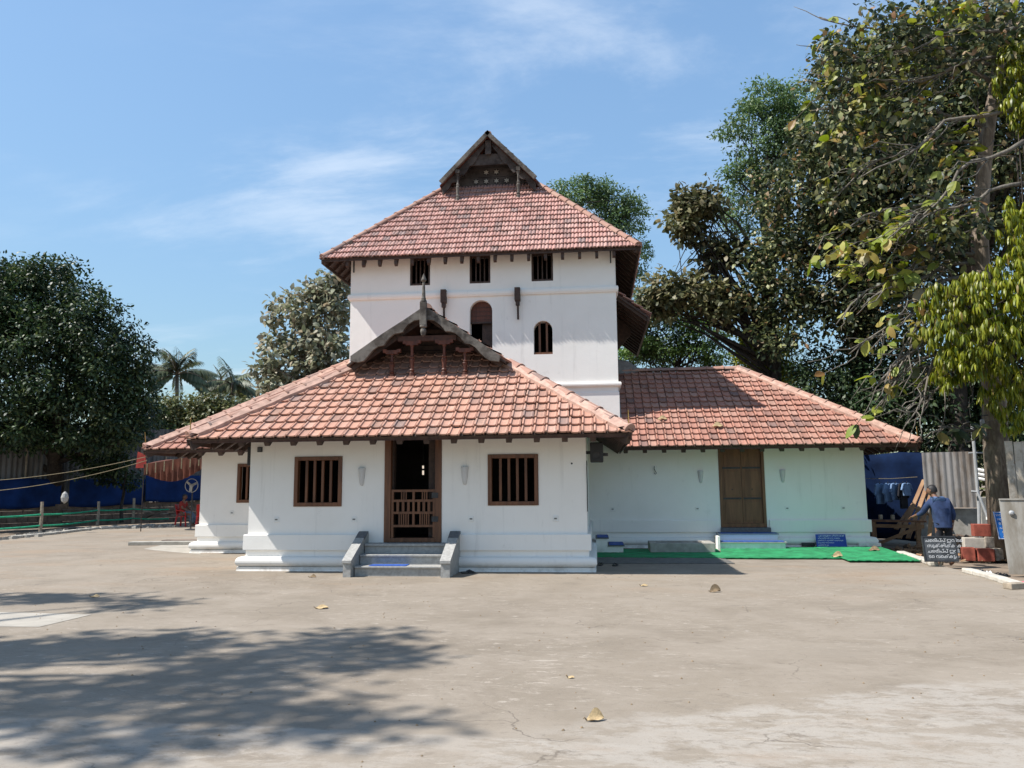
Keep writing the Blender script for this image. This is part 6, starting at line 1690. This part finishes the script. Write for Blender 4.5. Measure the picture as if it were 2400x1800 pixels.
def crown_pts(blobs, n_clump, per, clump_r, shell=0.45, flat_=0.75):
    vol = np.array([b[1][0]*b[1][1]*b[1][2] for b in blobs])**0.75; pr_ = vol/vol.sum()
    ix = rng.choice(len(blobs), n_clump, p=pr_)
    C = np.array([b[0] for b in blobs])[ix]; Rr = np.array([b[1] for b in blobs])[ix]
    d = unit(rng.normal(size=(n_clump, 3))); rad = (shell + (1-shell)*rng.random(n_clump)**0.6)[:, None]
    CC = C + d*Rr*rad
    cr = clump_r*(0.6+0.8*rng.random(n_clump))
    k = np.repeat(np.arange(n_clump), per)
    g = rng.normal(size=(len(k), 3)); g = unit(g)*(rng.random(len(k))**0.45)[:, None]
    g[:, 2] *= flat_
    P = CC[k] + g*cr[k][:, None]
    return CC, P, g, k

def tree(name, label, base, trunk_top, r0, blobs, n_clump, per, clump_r, leaf, ratio, lmat, bmat, cat='tree', group=None, limbs=10, hang=0.2, shell=0.45, flat_=0.75, twigs=True, seed=None):
    root = empty(name, tuple(base), label, cat, group)
    CC, P, g, k = crown_pts(blobs, n_clump, per, clump_r, shell, flat_)
    A = g*1.0 + rng.normal(size=g.shape)*0.55; A[:, 2] -= hang
    N_ = rng.normal(size=g.shape)*0.55; N_[:, 2] += 1.0; N_ += g*0.5
    L = leaf*(0.65+0.7*rng.random(len(P)))
    me = leaves_mesh('crown', P, L, A, N_, ratio, lmat)
    tag(link('crown', me, root), kind='stuff')
    mb = MB()
    b = Vector(base); t = Vector(trunk_top)
    path = [b, b.lerp(t, 0.35)+Vector((rnd.uniform(-.12,.12), rnd.uniform(-.1,.1), 0)), b.lerp(t, 0.7)+Vector((rnd.uniform(-.15,.15), rnd.uniform(-.1,.1), 0)), t]
    mb.tube([path[0]+Vector((0,0,0)), path[0].lerp(path[1], 0.15)]+path[1:], [r0*1.35, r0*1.05, r0*0.92, r0*0.75, r0*0.5], 10)
    pick = rng.choice(len(CC), min(limbs, len(CC)), replace=False)
    for q in pick:
        c = Vector(CC[q]); s_ = rnd.uniform(0.45, 1.0); a = b.lerp(t, s_) if c.z > b.lerp(t, s_).z else b.lerp(t, 0.6)
        m_ = a.lerp(c, 0.5)+Vector((rnd.uniform(-.3,.3), rnd.uniform(-.3,.3), rnd.uniform(0,.4)))
        e_ = a.lerp(c, 0.93)
        mb.tube([a, a.lerp(m_, 0.6), m_, m_.lerp(e_, 0.5)+Vector((rnd.uniform(-.15,.15),)*3), e_], [r0*0.36, r0*0.28, r0*0.20, r0*0.12, r0*0.05], 6)
        if twigs:
            for w in range(3):
                o_ = m_.lerp(e_, rnd.random()); j = CC[rng.integers(len(CC))]; j = Vector(j)
                if (j-o_).length < 3.0: mb.tube([o_, o_.lerp(j, 0.5)+Vector((0,0,0.1)), j], [r0*0.12, r0*0.07, r0*0.03], 5)
    mb.build('trunk', bmat, root, smooth=True)
    return root, CC

# left: big dark tree
bb = [((-25.434,17.000,9.843),(2.74,2.19,2.17)), ((-23.102,17.000,8.890),(2.63,2.11,1.97)), ((-24.671,17.000,6.616),(4.45,3.56,3.34)), ((-21.456,17.000,6.922),(2.13,2.13,2.23)), ((-20.873,17.000,5.584),(1.57,1.57,1.99)), ((-23.004,17.000,4.589),(3.67,2.94,1.40)), ((-27.800,17.000,8.246),(3.52,3.52,4.46)), ((-25.945,17.000,11.048),(1.96,1.57,0.97)), ((-20.211,17.000,4.449),(1.29,1.14,1.14)), ((-24.285,17.000,11.087),(1.81,1.44,0.79)), ((-19.785,17.000,3.885),(0.82,0.82,0.82)), ((-25.819,17.000,4.352),(1.80,1.44,0.79)), ((-19.836,17.000,6.504),(0.83,0.83,1.24))]
tree('dark_tree', 'big dark evergreen tree behind the rope fence', (-26.898,21.586,-0.200), (-23.441,17.000,5.067), 0.42, bb, 1050, 66, 0.58, 0.19, 0.45, L_DARK, M['bark_d'], limbs=16, shell=0.35)
bb = [((-22.721,20.000,2.298),(0.91,0.73,0.68)), ((-21.733,20.000,1.889),(0.68,0.54,0.50)), ((-22.654,19.000,3.263),(1.34,1.12,1.12))]
tree('dark_shrub', 'dark hanging shrub before the blue tarpaulin', (-22.154,20.000,0.007), (-22.280,20.000,2.094), 0.08, bb, 90, 50, 0.4, 0.18, 0.45, L_DARK, M['bark_d'], 'shrub', limbs=5)
# grey-leaved tree left of the tower
bb = [((-14.267,24.000,11.102),(1.28,1.28,1.63)), ((-15.647,24.000,10.457),(1.41,1.29,1.29)), ((-13.106,24.000,10.949),(1.04,1.04,2.19)), ((-17.125,24.000,9.125),(1.18,0.95,0.90)), ((-15.693,24.000,8.064),(1.86,1.49,1.28)), ((-13.507,24.000,8.235),(1.83,1.83,2.06)), ((-16.714,24.000,7.297),(1.29,1.03,0.89)), ((-14.620,24.000,6.801),(1.84,1.47,1.03)), ((-13.367,24.000,12.339),(0.81,0.70,0.70))]
tree('teak_tree', 'sunlit grey-leaved tree rising behind rear left roof', (-14.383,24.000,2.057), (-14.554,24.000,8.714), 0.26, bb, 240, 24, 0.52, 0.34, 0.58, L_GREY, M['bark'], limbs=40, shell=0.25)
# palms
def palm(name, label, top, z_base, r_fr, n_fr, nleaf=34):
    t = Vector(top); root = empty(name, (t.x, t.y, z_base), label, 'palm', 'coconut palms in the distance')
    MB().tube([(t.x+0.5, t.y, z_base), (t.x+0.25, t.y, z_base+(t.z-z_base)*0.5), t], [0.22, 0.16, 0.13], 8).build('trunk', M['bark'], root, smooth=True)
    PP, AA, NN, LL_ = [], [], [], []
    rach = MB()
    for f in range(n_fr):
        az_ = 2*math.pi*f/n_fr+rnd.uniform(-.25,.25); el = rnd.uniform(-0.25, 1.25); Lf = r_fr*rnd.uniform(0.8, 1.1)
        d = Vector((math.cos(az_)*math.cos(el), math.sin(az_)*math.cos(el), math.sin(el))); pts = []; p = t.copy()
        for i in range(9):
            pts.append(p.copy()); p += d*Lf/8; d = (d+Vector((0,0,-0.16))).normalized()
        rach.tube(pts, [0.045*(1-i/9.5) for i in range(9)], 5)
        for i in range(nleaf):
            s_ = 0.12+0.88*i/nleaf; q = s_*8; a = int(min(q, 7)); pos = pts[a].lerp(pts[a+1], q-a); dr = (pts[a+1]-pts[a]).normalized(); sd = dr.cross(Vector((0,0,1))).normalized()
            for s2 in (-1, 1):
                ax_ = sd*s2*0.9+dr*0.55+Vector((0,0,-0.55-0.3*rnd.random()))
                PP.append(pos); AA.append(ax_); NN.append(Vector((0,0,1))+sd*0.3*s2); LL_.append(r_fr*0.26*math.sin(math.pi*(0.12+0.8*s_))*rnd.uniform(.8,1.1))
    rach.build('frond_stalks', M['bark'], root)
    me = leaves_mesh('fronds', np.array([tuple(v) for v in PP]), np.array(LL_), np.array([tuple(v) for v in AA]), np.array([tuple(v) for v in NN]), 0.16, L_PALM, 0.25)
    tag(link('fronds', me, root), kind='stuff')
palm('coconut_palm', 'coconut palm with wide fronds left of the grey tree', (-31.098,40.000,10.038), -0.2, 3.2, 24)
palm('coconut_palm', 'smaller coconut palm close to the grey tree', (-28.660,44.000,9.788), -0.2, 2.9, 20)
palm('coconut_palm', 'dim coconut palm between the two larger palms', (-37.801,60.000,11.825), -0.2, 3.0, 15)
bb = [((-27.931,36.000,6.961),(1.92,1.53,0.89)), ((-25.923,36.000,6.925),(1.57,1.26,1.07)), ((-29.130,36.000,6.095),(1.61,1.29,1.29)), ((-24.689,36.000,6.755),(1.56,1.24,1.18)), ((-30.113,36.000,7.001),(0.81,0.81,1.30)), ((-26.948,36.000,5.765),(2.53,2.02,1.27))]
tree('olive_tree', 'olive green bushy tree below the palms', (-27.372,36.000,1.697), (-27.411,36.000,5.773), 0.25, bb, 260, 46, 0.62, 0.26, 0.5, L_OLIVE, M['bark_d'], limbs=8)
bb = [((-27.216,30.000,5.721),(1.15,1.15,1.73)), ((-26.175,30.000,4.273),(1.71,1.37,1.14)), ((-24.265,30.000,4.247),(1.96,1.57,1.12)), ((-27.825,30.000,4.296),(1.16,1.16,1.16))]
tree('olive_tree', 'darker low tree behind the rear left eave', (-25.768,30.000,1.698), (-25.901,30.000,4.269), 0.2, bb, 130, 46, 0.62, 0.24, 0.5, L_DARK, M['bark_d'], limbs=6)

# right: behind the tower
bb = [((-0.288,27.000,17.658),(1.72,1.38,0.93)), ((1.353,27.000,17.208),(1.47,1.18,1.10)), ((2.254,27.000,15.941),(0.78,0.78,1.09)), ((-1.234,27.000,17.828),(0.98,0.79,0.62)), ((1.083,27.000,15.749),(1.45,1.16,0.97)), ((2.663,27.000,13.986),(0.60,0.60,1.68)), ((2.135,27.000,11.615),(0.94,0.94,1.89)), ((2.512,27.000,8.780),(1.40,1.12,0.93))]
tree('rain_tree', 'feathery green tree showing above the tower roof', (0.975,27.000,1.945), (1.065,27.000,15.020), 0.26, bb, 230, 62, 0.60, 0.17, 0.42, L_FRESH, M['bark_d'], limbs=30, shell=0.3, flat_=0.45)
bb = [((8.470,21.000,19.444),(1.46,1.17,1.12)), ((7.432,21.000,18.230),(1.32,1.32,1.32)), ((8.519,21.000,16.485),(1.74,1.53,1.53)), ((7.123,21.000,15.723),(1.07,1.07,1.07)), ((9.627,21.000,19.159),(1.35,1.35,1.35)), ((6.855,21.000,14.077),(0.85,0.85,1.27)), ((9.345,21.000,17.486),(1.55,1.55,1.55))]
tree('rain_tree', 'tall fresh green tree above the teak canopy', (7.607,21.000,1.835), (8.082,21.000,15.466), 0.26, bb, 250, 62, 0.60, 0.17, 0.42, L_FRESH, M['bark_d'], limbs=26, shell=0.3, flat_=0.5)
bb = [((4.734,20.000,7.895),(1.37,1.10,0.88)), ((3.227,20.000,7.646),(1.17,0.93,0.88)), ((2.109,20.000,8.163),(0.88,0.88,0.97)), ((5.446,20.000,7.106),(1.17,0.94,0.69)), ((2.903,20.000,9.313),(1.18,0.94,0.88)), ((4.400,20.000,8.972),(1.38,1.10,0.79)), ((1.514,20.000,7.206),(0.77,0.62,0.58))]
tree('rain_tree', 'low leafy tree behind the wing ridge', (3.771,20.000,1.860), (3.766,20.000,6.956), 0.16, bb, 230, 50, 0.48, 0.15, 0.45, L_MID, M['bark_d'], limbs=24, shell=0.25, flat_=0.5)
bb = [((6.301,15.500,7.106),(0.73,0.66,0.66)), ((6.823,15.500,6.343),(0.95,0.76,0.72)), ((5.954,15.500,6.531),(0.55,0.55,0.55)), ((7.422,15.500,5.668),(0.86,0.69,0.60)), ((6.473,15.500,5.690),(0.86,0.69,0.43))]
tree('lime_bush', 'bright lime green bush behind the wing hip', (6.445,15.500,1.878), (6.648,15.500,6.016), 0.10, bb, 170, 56, 0.42, 0.12, 0.5, L_LIME, M['bark_d'], limbs=8, shell=0.3)
# teak wood: main canopy
bb = [((4.120,14.000,12.041),(1.02,0.81,0.76)), ((3.461,14.000,11.319),(0.76,0.67,0.67)), ((2.738,14.000,8.626),(0.90,0.72,0.69)), ((3.987,14.000,8.583),(1.15,0.92,0.69)), ((4.830,14.000,10.185),(0.84,0.67,0.67)), ((2.251,14.000,8.153),(0.57,0.46,0.41)), ((4.896,14.000,8.067),(0.99,0.79,0.74))]
tree('teak_tree', 'sparse sunlit teak branches reaching toward the tower', (6.567,14.000,1.785), (6.491,14.000,9.304), 0.22, bb, 230, 30, 0.46, 0.24, 0.55, L_GREYR, M['bark_d'], limbs=44, shell=0.2)
bb = [((7.588,13.000,11.667),(1.84,1.84,2.68)), ((8.600,13.000,8.795),(2.47,2.47,2.80)), ((6.561,13.000,9.026),(1.46,1.46,1.78)), ((7.044,13.000,6.999),(1.44,1.28,1.28)), ((10.132,13.000,12.338),(2.59,2.59,3.46)), ((10.419,13.000,7.962),(2.50,2.50,2.50)), ((11.798,13.000,15.299),(2.91,2.91,3.28)), ((9.622,13.000,15.930),(1.62,1.62,2.16)), ((8.900,13.000,13.850),(1.56,1.56,1.74))]
tree('teak_tree', 'dense tall teak with dark grey-green crown behind the wing', (9.023,13.000,1.754), (9.489,13.000,11.417), 0.34, bb, 900, 50, 0.60, 0.19, 0.52, L_TEAK, M['bark_d'], limbs=40, shell=0.3)
bb = [((12.331,11.000,14.679),(3.45,3.45,3.80)), ((13.355,11.000,10.930),(2.18,2.18,4.19)), ((11.593,11.000,10.291),(2.60,2.44,2.44)), ((14.323,11.000,14.548),(2.65,2.65,4.42))]
tree('teak_tree', 'dark teak crown behind the bright mango tree', (11.315,11.000,1.651), (12.119,11.000,10.267), 0.3, bb, 520, 48, 0.60, 0.19, 0.52, L_TEAK, M['bark_d'], limbs=16, shell=0.2)
bb = [((8.240,13.000,5.151),(1.93,1.54,1.04)), ((9.903,12.500,5.047),(2.25,1.80,1.20)), ((11.298,12.000,4.380),(2.09,1.67,1.36)), ((12.926,12.000,4.770),(1.81,1.81,2.14)), ((9.240,12.000,3.852),(2.03,1.62,0.78)), ((12.923,11.500,2.923),(1.61,1.29,1.13)), ((11.624,11.500,2.804),(1.42,1.14,0.79))]
tree('dark_thicket', 'dark thicket of shrubs beyond the wing roof and sheets', (10.206,12.500,1.458), (10.364,12.500,3.733), 0.16, bb, 520, 50, 0.58, 0.17, 0.45, L_DARK, M['bark_d'], 'thicket', limbs=12, shell=0.15)

# foreground teak: pale trunk, bare curving branches, big leaves as single objects
FT = empty('teak_tree', (9.345,4.600,1.582), 'foreground teak with pale trunk and big yellow-green leaves', 'tree')
tp = [(9.366,4.600,1.383), (9.375,4.600,2.278), (9.442,4.600,3.896), (9.342,4.600,5.975), (9.458,4.600,7.891), (9.785,4.600,9.954), (10.230,4.600,11.947), (10.918,4.600,14.082)]
tp[0] = (tp[0][0], tp[0][1], GL)
MB().tube(tp, [0.31, 0.27, 0.25, 0.21, 0.18, 0.155, 0.13, 0.11], 12).build('trunk', M['bark'], FT, smooth=True)
big = []
for kk in range(4):
    n, m = 7, 2; vs_ = []
    for i in range(n+1):
        t = i/n; w = 0.29*math.sin(math.pi*min(1, 0.04+t*0.94))**0.75
        for j in range(-m, m+1):
            s_ = j/m
            vs_.append((t, s_*w, -0.10*t*t*(1+kk*0.8) + abs(s_)*w*(0.35-0.2*kk) + 0.02*math.sin(9*t+4*s_+kk)))
    k_ = 2*m+1; fs_ = [(i*k_+j, i*k_+j+1, (i+1)*k_+j+1, (i+1)*k_+j) for i in range(n) for j in range(2*m)]
    me = bpy.data.meshes.new('leaf'); me.from_pydata(vs_, [], fs_); me.materials.append(L_YEL if kk < 3 else L_TEAK)
    me.polygons.foreach_set('use_smooth', [True]*len(me.polygons)); big.append(me)
nleaf = 0
def big_leaf(p, d, L):
    global nleaf
    d = Vector(d).normalized(); nrm = Vector((rnd.gauss(0,.5), rnd.gauss(0,.5)-0.5, 1.0)); s_ = nrm.cross(d).normalized(); n2 = d.cross(s_)
    o = link('leaf', rnd.choice(big), FT)
    o.matrix_basis = Matrix.Translation(Vector(p)) @ Matrix((d, s_, n2)).transposed().to_4x4() @ Matrix.Scale(L, 4)
    nleaf += 1
def limb(a, b, bend, r0, r1, n=9, name='branch'):
    a = Vector(a); b = Vector(b); pts = []; ph_ = rnd.uniform(0, 6.28)
    for i in range(n+1):
        t = i/n; p = a.lerp(b, t)+Vector(bend)*math.sin(math.pi*t)+(Vector((rnd.uniform(-1,1), rnd.uniform(-1,1), rnd.uniform(-1,1)))*0.035+Vector((math.sin(t*7+ph_), 0, math.cos(t*9+ph_)))*0.035*(a-b).length)*math.sin(math.pi*t)
        pts.append(p)
    return pts, [r0+(r1-r0)*i/n for i in range(n+1)]
tips = []
brs = [((9.463,4.600,7.459), (6.123,4.000,6.565), (0,0,0.35)), ((9.391,4.600,6.820), (6.229,3.600,5.636), (0,0,0.3)), ((9.533,4.600,8.321), (5.941,4.200,7.480), (0,0,0.5)), ((9.776,4.600,9.844), (5.960,4.400,8.526), (0,0,0.6)),
       ((9.812,4.600,10.286), (5.755,5.000,11.183), (0,0,0.5)), ((10.230,4.600,11.947), (5.967,5.200,13.064), (0,0,-0.3)), ((10.319,4.600,12.397), (6.240,5.400,14.021), (0,0,-0.2)), ((10.290,3.800,10.411), (6.328,3.600,8.736), (0,0,0.3)),
       ((10.107,3.600,9.478), (6.757,3.200,7.124), (0,0,0.2)), ((10.084,4.600,11.391), (7.946,4.800,13.273), (0,0,0.2)), ((10.469,3.800,12.461), (7.168,4.000,12.042), (0,0,0.1)), ((10.412,3.800,11.807), (6.208,4.600,11.760), (0,0,-0.2)),
       ((9.457,4.600,6.182), (6.604,3.400,3.803), (0.1,0,0.3)), ((9.443,4.600,6.606), (6.285,3.400,4.595), (0,0,0.35)), ((9.466,4.600,5.342), (6.752,3.200,3.010), (0.1,0,0.35)), ((9.448,4.600,4.306), (7.217,3.200,3.192), (0,0,0.25)), ((10.017,3.600,8.443), (7.436,3.200,7.499), (0,0,0.1)), ((9.391,4.600,2.478), (7.883,4.000,2.861), (0,0,0.1)), ((9.440,4.600,5.971), (5.875,3.600,4.541), (0,0,0.6)), ((9.428,4.600,7.032), (5.694,3.800,5.290), (0,0,0.7)), ((9.402,4.600,4.927), (6.254,3.300,3.219), (0.15,0,0.55)), ((9.201,4.400,6.560), (6.778,3.300,4.175), (-0.1,0,0.5)), ((8.944,4.200,5.685), (6.349,3.200,3.783), (0.1,0,0.4)), ((8.535,4.000,5.246), (6.754,3.000,2.805), (0.2,0,0.3))]
for bi, (a, b, bend) in enumerate(brs):
    pts, rr = limb(a, b, bend, 0.055, 0.014)
    br = MB().tube(pts, rr, 6).build('branch', M['twig'], FT, smooth=True)
    tips.append((pts[-1], pts[-1]-pts[-2]))
    for q in range(11):
        i = rnd.randint(2, 8); o_ = pts[i]; dirr = (pts[i+1]-pts[i]).normalized()
        L = rnd.uniform(0.5, 1.3); e_ = o_+(dirr*0.75+Vector((rnd.uniform(-.7,.3), rnd.uniform(-.5,.5), rnd.uniform(-.75,.45))))*L
        p2, r2 = limb(o_, e_, (rnd.uniform(-.12,.12), 0, rnd.uniform(-.15,.2)), 0.018, 0.006, 6)
        MB().tube(p2, r2, 5).build('twig', M['twig'], br, smooth=True)
        tips.append((p2[-1], p2[-1]-p2[-2]))
# leafy rosettes standing in the sun at the ends of their own twigs
for c in ((8.120,4.400,11.979), (7.207,4.500,11.583), (7.538,4.400,11.677), (6.912,4.600,11.312), (7.394,4.400,11.064), (9.113,4.200,10.028), (9.129,4.100,9.546), (8.195,3.900,8.232), (8.264,3.900,7.860), (7.237,3.900,7.696), (6.776,3.900,7.348), (6.610,3.900,7.041), (7.638,3.800,7.072), (8.566,3.900,7.428), (7.364,3.700,6.436), (8.087,3.800,6.693), (9.152,4.000,8.223), (9.400,4.000,6.596), (6.084,4.000,6.724), (6.042,4.700,10.214), (7.610,4.500,10.706), (9.133,4.400,13.280), (6.069,5.000,11.987), (8.765,3.900,2.839), (8.254,3.900,2.799)):
    c = Vector(c); e_ = c+Vector((rnd.uniform(.3,.8), 0.25, rnd.uniform(-.1,.45)))
    p2, r2 = limb(e_, c, (0, 0, rnd.uniform(-.1,.1)), 0.016, 0.007, 5)
    MB().tube(p2, r2, 5).build('branch', M['twig'], FT, smooth=True)
    for q in range(5):
        a = q*2.4+rnd.random()
        big_leaf(c, (math.cos(a), math.sin(a)*0.6-0.2, rnd.uniform(-0.9, 0.35)), rnd.uniform(0.26, 0.42))
rnd.shuffle(tips)
for (p, d) in tips:
    if nleaf > 296: break
    if p.z < 3.6 and rnd.random() < 0.72: continue
    if rnd.random() < 0.34: continue
    for q in range(rnd.choice((2, 3, 3, 4))):
        dd = d.normalized()*0.6+Vector((rnd.uniform(-1,1), rnd.uniform(-.8,.5), rnd.uniform(-1.0,.45)))
        big_leaf(p, dd, rnd.uniform(0.24, 0.40))
# sprays of smaller leaves filling in among the bare branches (upper right)
bb = [((7.308,4.600,12.612),(1.42,1.16,1.16)), ((8.869,4.600,12.732),(1.72,1.37,1.19)), ((6.644,4.800,11.028),(1.12,1.00,1.00)), ((9.943,4.000,11.958),(1.17,1.17,1.43)), ((7.777,4.400,9.977),(1.47,1.18,1.11)), ((6.088,4.400,8.961),(0.83,0.71,0.71)), ((8.232,4.000,7.529),(1.29,1.03,0.82))]
CC, P, g, k = crown_pts(bb, 240, 18, 0.34, 0.2)
A = g+rng.normal(size=g.shape)*0.6; A[:, 2] -= 0.35; N_ = rng.normal(size=g.shape)*0.6; N_[:, 2] += 0.8; N_[:, 1] -= 0.3
me = leaves_mesh('crown', P, 0.18*(0.6+0.8*rng.random(len(P))), A, N_, 0.55, L_TEAK)
tag(link('crown', me, FT), kind='stuff')

bb = [((7.510,4.500,11.506),(1.14,0.91,0.76)), ((7.958,4.000,7.751),(1.29,1.03,0.82)), ((7.183,3.900,6.913),(0.91,0.73,0.68)), ((8.783,4.200,9.828),(0.87,0.87,0.87)), ((6.824,4.800,10.558),(0.75,0.75,0.87)), ((8.645,4.500,13.034),(1.98,1.58,0.79)), ((6.492,5.000,12.788),(0.78,0.78,0.78)), ((6.240,4.200,7.468),(0.80,0.80,1.03)), ((7.145,3.600,5.205),(0.77,0.66,0.66))]
CC, P, g, k = crown_pts(bb, 95, 6, 0.16, 0.2)
A = g+rng.normal(size=g.shape)*0.4; A[:, 2] -= 0.45; N_ = rng.normal(size=g.shape)*0.5; N_[:, 2] += 0.9; N_[:, 0] -= 0.4; N_[:, 1] -= 0.4
me = leaves_mesh('yellow_leaves', P, 0.27*(0.6+0.7*rng.random(len(P))), A, N_, 0.58, L_YEL)
tag(link('yellow_leaves', me, FT), kind='stuff')
mbt = MB()
for c in CC:
    c = Vector(c); e_ = c+Vector((rnd.uniform(.4,1.2), rnd.uniform(0,.4), rnd.uniform(-.2,.5)))
    p2, r2 = limb(e_, c, (0, 0, rnd.uniform(-.15,.15)), 0.014, 0.005, 5); mbt.tube(p2, r2, 5)
tag(mbt.build('twigs', M['twig'], FT, smooth=True), kind='stuff')

# mango: hanging whorls of narrow lime leaves
MT = empty('mango_tree', (9.430,3.000,1.305), 'bright lime mango tree with drooping leaf whorls at yard edge', 'tree')
mb = MB(); q0 = (9.649,3.400,1.391); 
mb.tube([(q0[0], q0[1], GL), (9.771,3.400,3.734), (9.806,3.400,6.163), (10.073,3.400,8.157)], [0.2, 0.17, 0.12, 0.06], 9)
bb = [((8.027,3.000,5.488),(0.82,0.66,0.60)), ((8.761,3.000,5.706),(0.89,0.71,0.67)), ((9.659,3.200,7.200),(0.52,0.52,0.93)), ((9.470,3.000,5.681),(0.68,0.68,1.24)), ((7.749,2.800,4.736),(0.59,0.59,0.64)), ((8.314,2.800,4.626),(0.97,0.81,0.81)), ((7.736,2.800,3.982),(0.43,0.37,0.37)), ((9.178,3.000,4.354),(0.78,0.78,0.89)), ((8.935,3.200,3.443),(0.55,0.44,0.44)), ((9.247,3.200,2.967),(0.45,0.36,0.33)), ((10.094,3.600,10.960),(0.51,0.51,1.26))]
vol = np.array([b[1][0]*b[1][2] for b in bb]); nw = 1000
ix = rng.choice(len(bb), nw, p=vol/vol.sum()); C = np.array([b[0] for b in bb])[ix]; Rr = np.array([b[1] for b in bb])[ix]
d = unit(rng.normal(size=(nw, 3))); W = C+d*Rr*(0.35+0.65*rng.random(nw)**0.5)[:, None]
per = 17; kk = np.repeat(np.arange(nw), per); ang = rng.random(len(kk))*2*np.pi
A = np.stack([np.cos(ang)*0.55, np.sin(ang)*0.55, -0.55-0.9*rng.random(len(kk))], 1)
P = W[kk]+np.stack([np.cos(ang)*0.015, np.sin(ang)*0.015, 0.05*rng.random(len(kk))], 1)
N_ = np.stack([np.cos(ang), np.sin(ang), 0.9+0*ang], 1)
me = leaves_mesh('crown', P, 0.21*(0.6+0.7*rng.random(len(P))), A, N_, 0.17, L_LIME, 0.22)
tag(link('crown', me, MT), kind='stuff')
for i in range(60):
    w = Vector(W[rng.integers(nw)]); a = Vector((9.806,3.400,6.163)).lerp(Vector((9.771,3.400,3.734)), rnd.random())
    m_ = a.lerp(w, 0.55)+Vector((0, 0, rnd.uniform(0, .25)))
    mb.tube([a, m_, w], [0.03, 0.018, 0.006], 5)
mb.build('trunk', M['bark_d'], MT, smooth=True)

# tree standing outside the picture whose shade falls across the courtyard floor
bb = [((-17.660,-6.711,13.000),(1.49,0.48,0.50)), ((-15.911,-7.279,13.000),(0.48,0.43,0.50)), ((-15.222,-10.129,13.000),(1.14,0.79,0.50)), ((-14.112,-9.842,13.000),(0.98,0.69,0.50)), ((-12.796,-10.875,13.000),(0.87,0.63,0.50)), ((-12.248,-9.719,13.000),(0.75,0.90,0.50)), ((-11.623,-10.367,13.000),(0.32,0.46,0.50)), ((-13.449,-11.772,13.000),(0.94,0.49,0.50)), ((-12.109,-11.908,13.000),(0.70,0.50,0.50)), ((-11.831,-12.407,13.000),(0.41,0.23,0.50)), ((-11.163,-12.258,13.000),(0.26,0.31,0.50)), ((-13.676,-12.355,13.000),(0.49,0.36,0.50)), ((-12.611,-12.825,13.000),(0.55,0.23,0.50)), ((-15.884,-10.928,13.000),(0.80,1.07,0.50))]
tb = ((-14.684,-10.844,13.000),(0.20,0.72,0.50))[0]
base = (tb[0]-2.5, tb[1]+0.5, 0.0)
tree('shade_tree', 'tall broad tree standing left of the courtyard, shading its floor', base, (tb[0]-1.0, tb[1], 11.0), 0.4, bb, 420, 10, 0.34, 0.22, 0.5, L_MID, M['bark'], limbs=20, shell=0.0, flat_=1.0, twigs=False)

# far-off woods closing the horizon, one mass
bb = []
for k in range(46):
    a = -1.5+2.7*k/45
    d_ = rnd.uniform(70, 95); h = rnd.uniform(4.5, 8.0)
    bb.append(((math.sin(a)*d_, -14.9+math.cos(a)*d_, h*0.55), (6.0, 3.0, h*0.75)))
CC, P, g, k = crown_pts(bb, 1900, 26, 1.2, 0.2)
A = g+rng.normal(size=g.shape)*0.6; N_ = rng.normal(size=g.shape)*0.5; N_[:, 2] += 1.0
P[:, 2] = np.maximum(P[:, 2], 0.0)
me = leaves_mesh('distant_woods', P, 0.7*(0.6+0.7*rng.random(len(P))), A, N_, 0.6, L_OLIVE)
o = link('distant_woods', me); tag(o, 'far belt of mixed trees closing the horizon behind everything', 'woods', None, 'stuff')
